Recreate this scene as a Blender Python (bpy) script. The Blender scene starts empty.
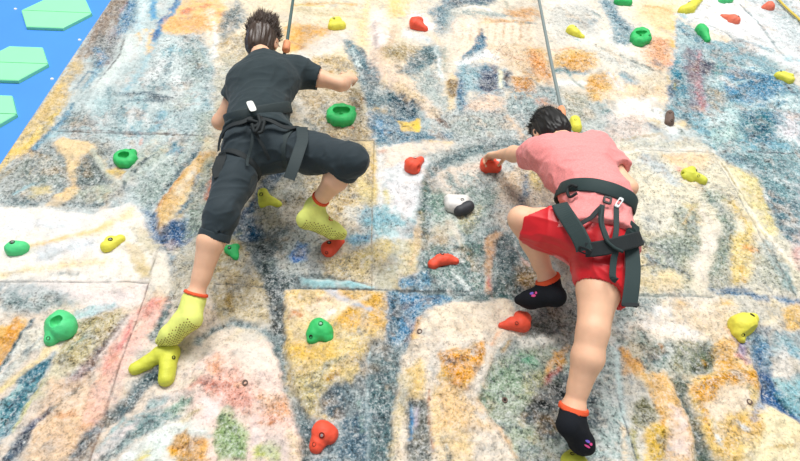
import bpy, math, random
import numpy as np
from mathutils import Vector, Matrix

random.seed(4)
SC = bpy.context.scene
COL = SC.collection

# ---------------------------------------------------------------- camera
cam_d = bpy.data.cameras.new('camera')
cam = bpy.data.objects.new('camera', cam_d)
COL.objects.link(cam)
cam_d.sensor_width = 36.0
cam_d.lens = 23.282
cam.matrix_world = Matrix(((0.998594, -0.021216, -0.048582, 0.010006), (-0.051145, -0.62669, -0.777589, -1.99876), (-0.013948, 0.77898, -0.626894, 1.50011), (0, 0, 0, 1)))
SC.camera = cam

# ---------------------------------------------------------------- light and exposure
SC.view_settings.view_transform = 'Standard'
SC.view_settings.look = 'None'
SC.view_settings.gamma = 1.0
SC.view_settings.exposure = 0.0
world = bpy.data.worlds.new('hall_light')
SC.world = world
world.use_nodes = True
world.node_tree.nodes['Background'].inputs[0].default_value = (0.93, 0.97, 1.0, 1)
world.node_tree.nodes['Background'].inputs[1].default_value = 0.28


def area(name, loc, target, size, size_y, power, col=(1, 1, 1)):
    d = bpy.data.lights.new(name, 'AREA')
    d.shape = 'RECTANGLE'
    d.size = size
    d.size_y = size_y
    d.energy = power
    d.color = col
    o = bpy.data.objects.new(name, d)
    COL.objects.link(o)
    o.location = loc
    o.rotation_euler = (Vector(target) - Vector(loc)).to_track_quat('-Z', 'Y').to_euler()
    return o


area('ceiling_or_fill_lamp', (-3.0, -13.0, 8.6), (0.1, 0, 3.0), 4.0, 2.4, 1330, (1.0, 0.98, 0.95))
area('ceiling_or_fill_lamp', (4.5, -12.0, 8.6), (0.8, 0, 3.0), 3.4, 2.2, 920, (1.0, 0.98, 0.95))
area('ceiling_or_fill_lamp', (0.5, -10, 5.2), (0.3, 0, 2.2), 6.0, 2.4, 350, (0.96, 0.98, 1.0))  # unseen fill light, added well below the ceiling lamps

K_ALB = 1.06       # how bright pure white paint reads under these lamps


# ---------------------------------------------------------------- helpers
def srgb(h):
    v = np.array([int(h[i:i + 2], 16) for i in (0, 2, 4)]) / 255.0
    return np.where(v <= .04045, v / 12.92, ((v + .055) / 1.055) ** 2.4)


def paint(h):
    c = srgb(h) / K_ALB
    return (float(c[0]), float(c[1]), float(c[2]), 1.0)


def material(name, col, rough=.6, spec=.4, bump=0, bscale=200, vary=0, vscale=60, sheen=0, metal=0, sss=0):
    m = bpy.data.materials.new(name)
    m.use_nodes = True
    nt = m.node_tree
    b = nt.nodes['Principled BSDF']
    b.inputs['Base Color'].default_value = paint(col) if isinstance(col, str) else col
    b.inputs['Roughness'].default_value = rough
    b.inputs['Specular IOR Level'].default_value = spec
    b.inputs['Metallic'].default_value = metal
    if sheen:
        b.inputs['Sheen Weight'].default_value = sheen
    if sss:
        b.inputs['Subsurface Weight'].default_value = sss
        b.inputs['Subsurface Radius'].default_value = (.012, .005, .003)
        b.inputs['Subsurface Scale'].default_value = 1.0
    tc = nt.nodes.new('ShaderNodeTexCoord')
    if bump:
        n = nt.nodes.new('ShaderNodeTexNoise')
        n.inputs['Scale'].default_value = bscale
        n.inputs['Detail'].default_value = 4
        nt.links.new(tc.outputs['Object'], n.inputs['Vector'])
        bp = nt.nodes.new('ShaderNodeBump')
        bp.inputs['Strength'].default_value = bump
        bp.inputs['Distance'].default_value = .004
        nt.links.new(n.outputs['Fac'], bp.inputs['Height'])
        nt.links.new(bp.outputs['Normal'], b.inputs['Normal'])
    if vary:
        n = nt.nodes.new('ShaderNodeTexNoise')
        n.inputs['Scale'].default_value = vscale
        n.inputs['Detail'].default_value = 5
        nt.links.new(tc.outputs['Object'], n.inputs['Vector'])
        mr = nt.nodes.new('ShaderNodeMapRange')
        mr.inputs['From Min'].default_value = .3
        mr.inputs['From Max'].default_value = .7
        mr.inputs['To Min'].default_value = 1 - vary
        mr.inputs['To Max'].default_value = 1 + vary
        nt.links.new(n.outputs['Fac'], mr.inputs['Value'])
        mx = nt.nodes.new('ShaderNodeMix')
        mx.data_type = 'RGBA'
        mx.blend_type = 'MULTIPLY'
        mx.inputs['Factor'].default_value = 1
        mx.inputs['A'].default_value = b.inputs['Base Color'].default_value
        nt.links.new(mr.outputs['Result'], mx.inputs['B'])
        nt.links.new(mx.outputs['Result'], b.inputs['Base Color'])
    return m


def mesh_obj(name, V, F, mat, parent=None, smooth=True, mats=None, fmat=None):
    me = bpy.data.meshes.new(name)
    V = np.asarray(V, dtype=float)
    q = parent
    while q is not None:
        V = V - np.array(q.location)
        q = q.parent
    if isinstance(F, np.ndarray):
        nf, k = F.shape
        me.vertices.add(len(V))
        me.vertices.foreach_set('co', V.astype(np.float32).ravel())
        me.loops.add(nf * k)
        me.loops.foreach_set('vertex_index', F.astype(np.int32).ravel())
        me.polygons.add(nf)
        me.polygons.foreach_set('loop_start', np.arange(0, nf * k, k, dtype=np.int32))
        me.update(calc_edges=True)
    else:
        me.from_pydata([tuple(v) for v in V], [], F)
        me.update()
    for m in (mats or [mat]):
        me.materials.append(m)
    if fmat is not None:
        me.polygons.foreach_set('material_index', np.asarray(fmat, dtype=np.int32))
    if smooth:
        me.polygons.foreach_set('use_smooth', [True] * len(me.polygons))
    o = bpy.data.objects.new(name, me)
    COL.objects.link(o)
    if parent is not None:
        o.parent = parent
    return o


def thing(name, loc, label, cat, group=None):
    o = bpy.data.objects.new(name, None)
    o.empty_display_size = .05
    COL.objects.link(o)
    o.location = loc
    return tag(o, label, cat, group)


def tag(o, label, cat, group=None):
    o['label'] = label
    o['category'] = cat
    if group:
        o['group'] = group
    return o


def unit(v):
    v = np.asarray(v, float)
    return v / (np.linalg.norm(v) + 1e-12)


A = lambda *v: np.array(v, float)


# ---------------------------------------------------------------- noise
def hash01(ix, iy, iz, seed):
    h = (ix.astype(np.int64) * 374761393 + iy.astype(np.int64) * 668265263 + iz.astype(np.int64) * 2147483647 + seed * 974634773) & 0xffffffff
    h = ((h ^ (h >> 13)) * 1274126177) & 0xffffffff
    h = ((h ^ (h >> 15)) * 2246822519) & 0xffffffff
    return ((h ^ (h >> 16)) & 0xffff).astype(np.float32) / 65535.0


def noise2(x, z, cell, seed):
    x = x / cell + 1000.37
    z = z / cell + 1000.73
    ix = np.floor(x)
    iz = np.floor(z)
    fx = x - ix
    fz = z - iz
    fx = fx * fx * (3 - 2 * fx)
    fz = fz * fz * (3 - 2 * fz)
    o = np.zeros(1)
    a = hash01(ix, iz, o, seed)
    b = hash01(ix + 1, iz, o, seed)
    c = hash01(ix, iz + 1, o, seed)
    d = hash01(ix + 1, iz + 1, o, seed)
    return (a * (1 - fx) + b * fx) * (1 - fz) + (c * (1 - fx) + d * fx) * fz


def fbm2(x, z, cell, seed, oct=3):
    s = 0
    amp = 1
    t = 0
    for i in range(oct):
        s = s + amp * (noise2(x + 7.1 * i, z - 3.3 * i, cell, seed + i * 17) - .5)
        t += amp
        amp *= .55
        cell *= .5
    return s / t * 2


def noise3(p, cell, seed):
    q = p / cell + 500.3
    i = np.floor(q)
    f = q - i
    f = f * f * (3 - 2 * f)
    r = 0
    for dx in (0, 1):
        for dy in (0, 1):
            for dz in (0, 1):
                w = (f[:, 0] if dx else 1 - f[:, 0]) * (f[:, 1] if dy else 1 - f[:, 1]) * (f[:, 2] if dz else 1 - f[:, 2])
                r = r + w * hash01(i[:, 0] + dx, i[:, 1] + dy, i[:, 2] + dz, seed)
    return r * 2 - 1


# ---------------------------------------------------------------- the painted rock wall
Z0 = 2.773         # height of the seam the wall strokes are measured from
STROKES = """
P;c3ced2;49;0;0.2;0.6;0;-377.8 306.5 -146.6 331.5 -84.0 95.6 -249.7 80.3
P;ecdcc2;72;0;0.2;0.4;0;-146.6 331.5 40.0 351.7 31.7 164.3 -48.2 151.4 -114.3 183.6
P;e4d9c8;74;0;0.2;0.5;0;17.8 349.3 212.0 370.3 148.6 139.1 14.8 129.6
P;ebe1d2;57;0;0.2;0.5;0;202.3 369.3 342.1 384.4 225.8 143.2 138.7 138.6
P;c4cfd4;53;0;0.3;0.8;0;-268.1 112.7 -106.7 135.4 -72.0 34.2 -226.4 39.1
P;c9bfa8;54;0;0.3;0.7;0;-108.2 155.8 2.2 162.5 8.4 6.5 -88.4 4.6
P;c2c8c4;54;0;0.4;0.8;0;-3.8 141.0 151.4 149.6 124.8 0.5 1.6 -1.7
P;e0dac4;39;0;0.35;0.8;0;139.3 105.5 259.5 110.8 206.3 -3.5 109.4 -3.8
P;e6e2dc;46;0;0.2;0.4;0;-227.3 40.7 -110.7 44.3 -91.4 -0.8 -202.6 -3.0
P;e3d3c3;38;0;0.3;0.6;0;-214.3 -0.6 -76.8 2.1 -14.2 -87.4 -171.0 -86.8
P;b9bdb4;40;0;0.4;0.9;0;-20.9 -0.8 108.5 1.6 84.6 -87.7 -19.4 -87.3
P;dcd6c8;41;0;0.35;0.8;0;99.5 -1.3 227.3 1.0 184.7 -88.1 78.2 -87.7
P;a89a8c;17;0;0.3;0.8;0;-194.9 246.9 -182.7 247.9 -178.6 223.4 -179.3 194.2 -179.8 176.2 -189.1 167.1 -194.1 172.4 -193.1 205.7
B;8f857c;9;14;0;0.5;0;-187.4 240.2 -187.8 199.8 -188.0 172.8
P;d8bf92;18;0;0.35;0.7;0;-193.6 171.0 -184.3 164.7 -186.5 135.8 -187.2 112.3 -194.0 112.0 -195.5 147.9
B;e6c58a;15;32;0;0.5;0;-192.1 143.0 -192.6 118.8 -192.7 99.0
B;8fb3d6;20;49;0.35;0.8;0;-178.5 237.4 -176.5 200.6 -179.8 176.2 -175.9 151.7 -178.2 141.3
B;a9a2a6;23;66;0.3;0.7;0;-178.5 206.8 -176.1 179.4 -173.0 165.4
B;c9cdc8;21;46;0.3;0.5;0;-181.1 162.1 -180.6 143.7 -182.5 121.7
B;5f7f9f;8;14;0.3;0.5;0;-182.1 139.8 -180.7 156.7 -171.5 152.0
P;dbe2e4;22;0;0.1;0.4;0.008;-170.0 194.8 -164.1 209.5 -155.3 202.2 -154.1 180.9 -159.1 160.8 -163.1 144.7 -161.6 122.8 -160.8 100.5 -167.5 100.2 -170.2 127.1 -173.3 144.1 -169.3 168.4
B;7f8184;6;11;0;0.5;0;-170.2 194.8 -166.9 175.7 -168.2 160.2 -171.1 144.2
B;c3d5e8;25;61;0.2;0.5;0;-170.4 249.0 -168.5 224.2 -164.3 201.5
B;78a8d4;14;40;0.2;0.5;0;-166.8 249.3 -162.7 231.6 -158.7 221.6
B;efd09c;14;31;0;0.5;0;-160.2 187.9 -160.0 195.5 -159.7 205.7
B;efd3a4;14;30;0;0.5;0;-154.2 205.4 -150.2 179.7
P;f4c990;25;0;0.2;0.4;0.006;-144.6 251.2 -130.2 256.3 -112.1 239.3 -106.1 209.0 -122.3 204.6 -138.5 201.8 -150.0 207.3 -149.8 225.7
B;e39a78;22;40;0.4;0.5;0;-138.4 229.4 -129.3 235.7 -113.5 228.6
B;e8a87c;19;37;0;0.5;0;-133.1 244.8 -121.4 249.5
B;f0b878;14;35;0.3;0.5;0;-150.9 210.5 -130.4 210.4
B;6a98cc;14;36;0.15;0.5;0;-146.9 251.0 -147.2 229.4 -152.2 215.4 -150.0 196.3
B;3f6fb0;14;31;0.2;0.5;0;-151.6 205.6 -149.8 193.2
B;9fbcd6;19;38;0.3;0.5;0;-149.5 193.2 -149.2 164.1 -151.9 137.8
P;dde4e6;32;0;0.25;0.9;0;-145.4 196.6 -121.6 201.5 -103.5 148.2 -112.0 145.1 -136.5 146.3 -145.4 145.8
B;5d8198;18;24;0.45;1;0;-155.3 134.6 -141.9 133.9 -126.9 133.0
B;3a5664;21;33;0.5;1;0;-133.2 131.9 -125.7 131.4
B;6f93a8;31;40;0.6;1;0;-145.4 145.8 -132.1 141.4 -116.2 150.1
B;a9c4d6;44;87;0.4;0.8;0;-143.2 128.5 -143.3 101.3
B;e8ecec;29;58;0.2;0.5;0;-132.6 122.0 -132.5 101.8
B;e8ecec;25;40;0.3;0.9;0;-126.5 154.7 -116.1 125.2
B;8ba0a8;66;148;0.65;1;0;-126.7 194.8 -114.0 160.9
B;b9c3b8;45;90;0.4;0.9;0;-110.8 140.1 -117.8 120.4
B;8ea6b4;44;74;0.5;0.8;0;-162.1 137.2 -157.7 111.6
P;f2c892;37;0;0.2;0.5;0;-143.7 251.3 -116.7 253.7 -117.7 231.7 -130.1 223.8
P;788a92;25;0;0.35;0.9;0;-105.1 250.9 -96.0 230.0 -96.5 213.0 -102.6 199.7 -105.8 190.2 -111.0 211.9 -108.9 232.5
B;eee2d0;23;57;0.15;0.5;0;-93.1 213.3 -99.2 190.6 -101.3 175.7 -102.1 156.2
B;f0e4d4;25;53;0.3;0.5;0;-121.2 231.5 -115.2 195.7
P;c9b48a;34;0;0.45;0.9;0;-102.6 199.7 -89.2 210.3 -83.8 168.3 -96.4 167.5 -102.4 181.5
P;c9c6b4;31;0;0.5;0.8;0;-106.6 178.2 -93.3 176.2 -91.3 148.9 -94.0 117.0 -96.8 116.9
P;c4d3dc;25;0;0.3;0.7;0;-126.7 194.8 -113.3 186.7 -102.8 156.2 -94.9 114.7 -107.6 114.0
B;7f9fb4;22;28;0.6;1;0;-116.5 186.4 -106.7 155.9 -101.2 123.6
B;e9eded;17;27;0.3;0.5;0;-114.9 218.2 -106.6 178.2
P;efb878;25;0;0.15;0.4;0.004;-65.5 215.3 -59.5 224.2 -50.2 219.9 -42.5 213.8 -29.6 217.4 -33.1 204.7 -41.0 196.3 -50.0 183.5 -60.4 187.3
P;f0ba74;21;0;0.2;0.5;0;-63.1 202.5 -51.3 213.1 -52.1 187.8 -60.4 187.3
P;e9dcc4;30;0;0.2;0.5;0;-60.5 258.5 -32.3 261.0 -32.9 228.0 -47.0 223.5 -56.9 233.1
B;e6cf8c;11;15;0;0.5;0;-58.6 248.9 -39.9 248.2
B;d9c4a0;15;18;0.4;0.5;0;-53.7 236.9 -35.2 234.9 -13.2 233.1
P;ece8e0;21;0;0.1;0.3;0.006;-59.5 179.9 -49.1 191.1 -33.1 204.7 -21.5 215.3 -22.5 202.3 -31.8 186.2 -44.3 176.5 -53.8 173.1
P;d8bc8c;30;0;0.4;0.9;0;-44.7 180.9 -31.7 184.7 -18.0 178.3 -12.2 158.9 -23.8 163.7 -37.0 168.4
B;c08c40;16;23;0.4;0.5;0;-35.0 163.0 -29.5 164.7
P;c9b491;31;0;0.4;0.9;0;-50.6 159.3 -22.8 147.7 -9.8 135.7 -6.3 119.1 -47.5 117.0
B;eee9de;30;54;0.2;0.5;0;-46.3 133.7 -43.3 119.5
B;a8865a;25;47;0.4;1;0;-16.4 145.5 -9.8 135.7
P;5f7f90;19;0;0.35;1;-0.012;-24.2 200.6 -15.2 193.4 -8.2 186.3 -1.1 167.9 5.5 151.9 15.0 147.2 22.7 137.4 22.2 120.5 -0.3 119.4 -6.8 135.9 -10.5 153.7 -18.0 178.3
B;dfe8ea;13;20;0.4;1;0;-18.5 190.1 -11.1 172.9 -9.1 161.8
B;46606e;20;36;0.4;1;0;-9.4 170.2 -0.9 154.2
P;f0e6e0;32;0;0.15;0.3;0.01;-7.9 240.6 5.1 245.3 8.8 207.7 7.1 179.9 -1.2 173.5 -5.2 203.5
P;f2cf98;34;0;0.2;0.5;0;7.9 264.5 24.5 265.9 21.9 239.4 10.7 235.0 7.0 249.2
B;f2d4a4;26;44;0.3;0.5;0;-8.4 259.2 -9.6 236.9 -12.5 212.7
B;f0d8b0;29;54;0.4;0.5;0;-9.3 226.4 -10.3 200.0
P;eed8c0;27;0;0.2;0.6;0.008;-3.2 191.2 14.0 195.4 23.6 169.4 24.6 147.8 13.5 151.1 3.8 168.2
B;8f8c88;13;17;0.4;0.5;0;11.2 174.3 15.3 168.9
B;b0a4a0;12;16;0.3;0.5;0;-1.8 207.0 -0.6 188.3
P;e4c48c;24;0;0.4;0.5;0;-2.1 131.2 14.8 129.6 13.1 120.0 -3.3 119.2
P;4f7488;23;0;0.35;1;0;50.0 268.1 92.0 271.8 84.6 260.2 66.8 257.9 54.5 249.4
B;7f9aae;30;64;0.4;1;0;54.0 268.5 50.2 241.7 46.0 220.4
B;b8c4c8;37;74;0.4;0.5;0;54.0 242.0 54.2 221.0
B;f3f1ee;37;74;0.1;0.5;0;27.5 239.9 37.9 223.2
B;f2ede6;12;23;0.1;0.3;0.01;56.2 246.6 62.5 253.0 74.5 257.0 85.7 253.4 90.2 243.4
P;eedcc8;29;0;0.2;0.5;0.01;58.7 242.4 73.9 251.0 95.7 241.7 119.7 247.3 114.9 205.6 103.1 174.4 86.8 179.1 73.0 193.3 60.1 186.3 49.5 182.6 54.2 221.0
B;f0c490;15;26;0.4;0.5;0;77.5 232.4 95.0 236.6 113.5 233.8
B;f0bc84;27;58;0.4;0.5;0;102.1 245.8 121.0 254.8
B;f4e6da;26;48;0.3;0.5;0;68.5 236.0 64.0 208.4
B;f0b890;31;59;0.4;0.8;0;107.4 198.7 110.1 174.8
P;7296b4;14;0;0.3;1;0;73.4 215.7 77.6 210.1 76.2 198.1 69.0 188.4 59.4 181.8 59.4 185.7 66.3 195.9
B;56788e;13;18;0.4;1;0;75.5 222.6 72.7 209.1
B;e8ecee;28;52;0.2;0.8;0;57.8 180.2 71.1 191.6 84.3 186.4
P;80a2bc;23;0;0.3;1;0;63.0 171.9 73.2 179.7 86.2 174.7 86.5 153.9 75.2 142.8 65.8 144.9 60.7 157.8
P;2e4c84;17;0;0.12;1;-0.015;69.1 173.7 78.9 178.1 80.4 167.3 77.4 153.4 70.4 149.8 66.2 155.4
B;34566e;15;23;0.3;1;0;87.8 172.0 84.5 156.5
B;e6e2b8;10;17;0.3;0.5;0;82.9 173.1 80.6 156.3
P;efb478;19;0;0.35;1;0;90.6 165.1 103.3 165.9 98.8 149.3 90.3 137.3 87.7 146.1
P;f0c48c;24;0;0.35;0.9;0.006;103.8 198.5 118.9 202.6 118.5 172.4 114.7 159.6 104.8 164.5 94.5 173.8 89.4 185.2
B;d8a05c;17;27;0.4;1;0;99.2 171.2 107.9 163.3
P;6f8e9c;20;0;0.4;1;-0.01;40.4 202.0 41.1 185.1 32.4 181.5 21.9 166.5 13.6 166.0 20.6 180.8 31.1 190.4
B;e6ecec;12;24;0.1;0.4;0.004;41.7 200.5 42.3 182.2 42.0 159.4
B;3f6068;13;20;0.4;1;0;20.3 167.8 27.3 181.2
P;e6cba0;16;0;0.25;0.6;0;47.7 169.5 54.3 168.5 51.3 146.7 47.0 128.9 43.2 128.7 43.8 148.9
B;9c7a4c;16;32;0.3;1;0;49.6 157.2 48.7 146.5
B;6088ae;16;41;0.3;1;0;54.5 165.7 53.8 144.2 50.3 121.9
B;6890b0;23;49;0.4;1;0;58.6 177.3 57.5 154.9 51.9 131.6
P;ead2bc;19;0;0.2;0.7;0.008;8.7 167.1 16.9 163.4 29.2 145.4 40.6 124.9 35.7 120.0 24.1 132.6 13.4 147.1 5.5 151.9
P;4f7484;19;0;0.35;1;-0.008;5.5 146.7 16.5 143.4 24.1 132.6 26.7 119.5 5.6 118.5
B;a8b4b0;32;64;0.45;0.9;0;25.0 161.2 41.5 138.5
P;ebcfba;22;0;0.3;0.8;0.004;58.9 139.4 70.8 146.5 81.3 140.6 79.4 122.1 54.0 120.9 54.2 131.7
P;9fb0b4;26;0;0.45;1;0;86.9 156.6 106.4 155.1 120.4 158.6 113.0 123.8 80.2 122.2
B;e0a890;32;48;0.5;0.5;0;112.1 134.7 103.9 141.8
P;f2ebe2;34;0;0.15;0.4;0;132.1 271.2 166.1 278.2 171.4 251.4 158.4 208.6 131.2 210.0 125.3 226.3
B;9a9890;8;14;0;0.5;0;144.8 251.1 163.6 251.5
P;eec488;28;0;0.35;0.9;0;122.7 195.1 136.8 202.3 155.5 197.2 149.3 180.2 134.1 174.8 121.4 179.9
B;e6b060;17;28;0.4;1;0;125.0 189.1 144.4 188.8
B;94b0c4;24;37;0.4;0.9;0;123.7 174.2 140.8 173.8
B;eef0ee;23;43;0.2;0.5;0;117.8 162.5 138.0 162.3
B;a0a8a0;13;15;0.4;0.5;0;124.6 178.6 133.9 159.4 145.4 151.9
P;eeba70;23;0;0.35;0.8;0;139.5 165.2 156.6 174.8 157.1 158.0 143.3 144.0 135.7 146.1
P;b9b7a4;25;0;0.4;1;0;120.9 153.2 138.7 151.6 132.0 124.7 113.0 123.8
B;a8c0cc;22;30;0.4;0.5;0;148.0 235.0 142.8 220.8 146.9 214.4
P;a8bccb;23;0;0.3;0.9;0;177.7 275.2 190.3 276.2 185.6 252.5 189.1 231.1 181.0 210.2 171.6 209.5 177.5 244.5
B;8ba3b6;23;35;0.4;1;0;181.9 275.5 181.5 244.8 181.2 223.6
P;f5dfc0;31;0;0.2;0.4;0;206.4 281.7 247.4 285.3 228.7 244.8 217.3 212.7 204.6 208.6 206.1 235.9 196.4 242.3
B;f0c898;20;32;0.35;0.5;0;207.2 258.1 232.9 256.3
P;f0c4a0;32;0;0.35;0.9;0;199.2 214.8 215.4 212.6 204.2 183.6 194.0 177.1 187.1 188.5
B;f0b4a0;29;54;0.4;0.5;0;199.7 205.0 204.7 192.7
B;8f968a;14;21;0.45;1;-0.008;160.9 203.9 177.8 193.4 185.9 184.8 199.4 177.4
B;eceae2;37;92;0.15;0.5;0;168.6 226.1 177.2 203.5
B;d8dcd4;35;69;0.4;0.9;0;162.5 190.0 186.8 176.6
P;efbf78;20;0;0.3;0.9;0;145.3 171.2 157.0 176.2 163.7 172.3 155.4 157.9 145.1 150.6 139.7 149.0
B;7a9fb8;20;37;0.4;1;0;166.4 172.5 170.8 164.3 176.0 159.0
P;f1d8ba;23;0;0.3;0.6;0;143.4 150.5 162.1 163.8 182.1 162.2 195.3 165.7 188.6 146.4 169.6 149.3 150.0 144.3
P;f4f0ea;22;0;0.1;0.4;0;155.4 145.9 181.5 149.9 177.5 128.2 146.7 126.7
B;8fb0b8;22;41;0.5;1;0;142.0 138.8 146.5 131.5
P;8fb2ca;18;0;0.3;1;-0.004;233.1 252.6 237.9 245.5 244.9 235.2 247.2 221.5 270.3 221.5 278.3 205.5 286.6 184.2 288.6 166.9 294.2 157.5 279.8 130.8 180.2 125.9 192.6 151.9 205.9 180.7 220.7 219.6
P;c4d4de;22;0;0.35;0.8;0;232.6 248.8 240.9 234.9 225.1 203.5 218.3 206.3
B;5b8fb4;19;42;0.35;1;0;231.5 241.4 234.1 227.4 238.7 219.2
P;87808e;24;0;0.4;0.9;0;225.0 213.3 235.3 210.7 226.9 182.0 212.5 147.7 204.4 127.1 196.2 126.7 210.6 169.4
B;c48a8c;15;24;0.45;0.9;0;234.0 207.3 218.4 167.1 208.7 137.2
P;4e4e66;25;0;0.4;1;0;230.5 196.0 238.4 194.9 235.2 182.5 227.8 177.7 224.1 181.9
B;2f7a94;25;47;0.5;1;0;243.7 208.0 253.0 199.0 260.2 190.2
B;3f7fb0;28;59;0.5;1;0;243.8 186.1 258.4 178.1 272.5 170.2
P;4d90c4;27;0;0.4;1;0;251.0 177.6 274.0 173.2 266.4 150.6 246.4 144.3 235.6 154.3
B;2f6a9c;27;43;0.4;1;0;193.2 154.6 200.6 166.0
B;2f7fa0;20;33;0.5;1;0;207.3 175.0 193.5 141.5
B;d6e6ee;28;59;0.5;1;0;230.3 170.6 251.0 177.6
B;dce8ee;29;65;0.5;1;0;222.4 143.0 247.4 139.2 274.2 145.7
B;e2ecf2;25;42;0.4;1;0;265.4 193.6 272.5 170.2
B;74a0b0;43;99;0.55;1;0;218.6 158.7 230.3 138.3
P;e9ebee;23;0;0.25;0.62;0.012;236.1 258.5 248.3 265.3 271.1 291.5 361.8 299.5 348.4 243.0 314.5 181.5 295.6 180.3 289.3 189.6 279.9 200.8 269.2 219.0 254.2 238.8 239.8 247.9
P;b8c4cc;60;0;0.5;0.8;0;311.9 286.7 317.7 263.1 315.6 226.4 316.4 212.9 343.8 265.2 343.4 297.8
P;f4f4f5;47;0;0.15;0.4;0;268.7 274.8 298.5 285.5 301.0 254.2 290.5 231.5 271.8 233.7 257.5 247.0
B;86a8c4;22;34;0.45;1;0;270.3 221.5 279.9 217.1 287.7 209.4
B;9aa4aa;7;11;0;0.3;-0.004;255.4 241.8 263.6 233.1 268.3 216.9 274.4 205.2 280.7 190.8
B;8a979e;8;15;0;0.3;-0.006;296.3 280.4 296.8 253.8 298.1 239.2 295.8 218.2 295.3 197.1
B;dfe4e6;27;58;0.4;0.6;0;304.7 262.1 300.4 211.9
B;d8dde2;46;96;0.4;0.7;0;318.5 248.0 312.4 212.7
B;bcd2e6;29;65;0.25;0.5;0;296.5 200.3 311.9 190.4
B;f0f4f6;14;28;0.2;0.5;0;276.9 179.2 286.6 176.8
B;e9c46c;15;27;0.2;0.5;0;228.5 248.5 224.5 237.3
B;eec878;15;26;0.2;0.5;0;217.4 219.4 215.9 212.0
B;e2c06c;14;20;0.2;0.5;0;198.0 174.4 197.4 168.6
B;eee2c8;20;32;0.3;0.5;0;241.5 280.6 233.7 256.4
P;e8c98a;16;0;0.3;0.7;0;-194.9 114.2 -184.0 114.7 -179.4 99.6 -184.0 91.1 -183.8 81.2 -190.6 78.9 -193.1 67.6 -195.5 56.8 -202.1 70.9 -196.5 86.5
B;f0cc80;16;38;0.2;0.5;0;-185.7 95.2 -188.8 86.9 -193.5 82.7
B;c0b090;21;47;0.4;0.8;0;-181.3 81.3 -187.3 71.5 -192.3 60.4
B;7a9fc4;14;31;0.25;0.8;0;-175.1 115.2 -178.4 104.0 -183.7 87.1 -185.1 81.1
B;a8c0d4;19;42;0.3;0.5;0;-175.5 99.8 -179.6 93.4
P;b2c2ca;29;0;0.35;0.9;0;-177.4 108.4 -146.0 119.0 -100.7 121.3 -96.3 101.4 -139.3 97.3 -166.7 98.1
B;8fb0cc;20;31;0.4;0.8;0;-149.5 116.5 -139.2 105.8 -131.8 99.7
B;dbe4e6;20;43;0.3;0.5;0;-134.8 119.5 -133.1 104.0
B;8fb0d0;20;35;0.4;0.5;0;-124.3 117.8 -123.5 104.4
P;a3a8a2;26;0;0.5;1;0;-177.5 91.4 -152.7 96.7 -140.7 89.0 -134.8 58.9 -132.8 45.3 -161.2 44.4 -183.7 47.0 -192.3 60.4 -188.9 75.2
B;c6ac84;26;66;0.5;0.9;0;-185.1 81.1 -176.4 75.7 -178.3 68.1
P;ecd3ae;12;0;0.12;0.5;0.01;-174.2 87.1 -171.0 93.3 -158.9 91.4 -151.2 84.5 -150.7 80.2 -153.0 78.5 -157.7 77.2 -165.2 80.0 -169.0 81.8
P;7c8e94;18;0;0.45;1;0;-156.7 74.6 -150.4 78.6 -139.6 69.6 -136.0 62.4 -141.6 56.9 -151.5 63.7
B;5d747c;13;21;0.4;1;0;-141.6 64.0 -134.8 58.9 -130.0 55.6
B;c4c6b8;11;27;0.15;0.6;0.01;-152.4 82.5 -144.0 71.3 -135.0 63.4 -130.2 59.9 -126.2 72.0 -124.1 77.8 -116.6 84.0
B;5f7278;7;12;0.25;0.9;0;-129.3 57.3 -126.0 71.0 -120.2 77.9 -115.8 81.0
B;dccbac;11;19;0.2;0.5;0;-149.8 80.6 -143.4 77.0 -139.0 67.8
P;e8c69a;13;0;0.2;0.5;0;-139.0 71.5 -135.1 73.5 -131.1 69.0 -130.4 62.6 -134.1 64.3
P;f0cfa2;11;0;0.12;0.5;0.006;-160.3 43.6 -160.7 50.7 -156.6 57.3 -152.6 60.0 -149.7 58.0 -150.7 51.4 -154.1 44.6
B;e6c8a0;10;23;0.25;0.5;0;-159.1 70.7 -155.2 63.5 -151.9 56.5
P;e0cc96;18;0;0.3;0.5;0;-173.9 57.5 -166.4 60.4 -162.8 54.4 -169.5 49.9
B;a4c4da;10;20;0.2;0.5;0;-166.6 64.0 -173.4 59.3 -179.2 53.0
B;6f8890;21;39;0.5;1;0;-166.3 63.1 -159.3 58.0
B;6f868e;22;42;0.5;1;0;-176.7 47.2 -166.6 45.9
P;bcc2ae;18;0;0.35;0.8;0;-152.6 56.5 -140.3 60.5 -131.8 57.2 -132.7 48.6 -144.4 47.4
B;5f7680;10;15;0.4;1;0;-147.6 46.5 -135.7 46.9 -131.3 52.1 -126.9 57.4
B;80a0be;22;47;0.4;0.9;0;-107.5 90.4 -108.6 84.3
B;cdd6d0;22;54;0.25;0.6;0.006;-121.0 100.2 -124.4 83.6 -127.1 66.4
P;aebcb8;27;0;0.4;0.9;0;-127.1 83.5 -113.4 92.2 -100.8 96.9 -101.5 76.7 -109.1 56.3 -116.2 50.9 -124.6 66.5
B;dfe4de;16;30;0.3;0.5;0;-118.6 72.3 -110.0 84.2
B;5d7f8e;11;18;0.25;1;-0.008;-96.7 94.0 -99.9 75.8 -104.7 63.6 -108.6 54.5 -112.3 45.9
P;ead0a2;15;0;0.2;0.6;0.01;-92.7 91.0 -86.6 81.2 -86.9 64.2 -93.8 44.8 -96.9 33.5 -102.4 31.7 -106.9 42.8 -103.7 60.0 -98.4 75.0
P;f0e4d2;16;0;0.15;0.4;0;-93.2 75.2 -94.5 58.5 -99.9 49.7 -102.8 56.5 -97.1 69.3
B;e0a868;13;18;0.35;0.7;0;-105.9 44.5 -100.4 61.9 -96.2 71.2
P;4a7ab0;15;0;0.3;1;-0.01;-113.7 44.2 -108.0 41.1 -102.6 30.2 -97.3 35.0 -90.2 40.0 -89.5 27.5 -106.9 27.0
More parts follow.
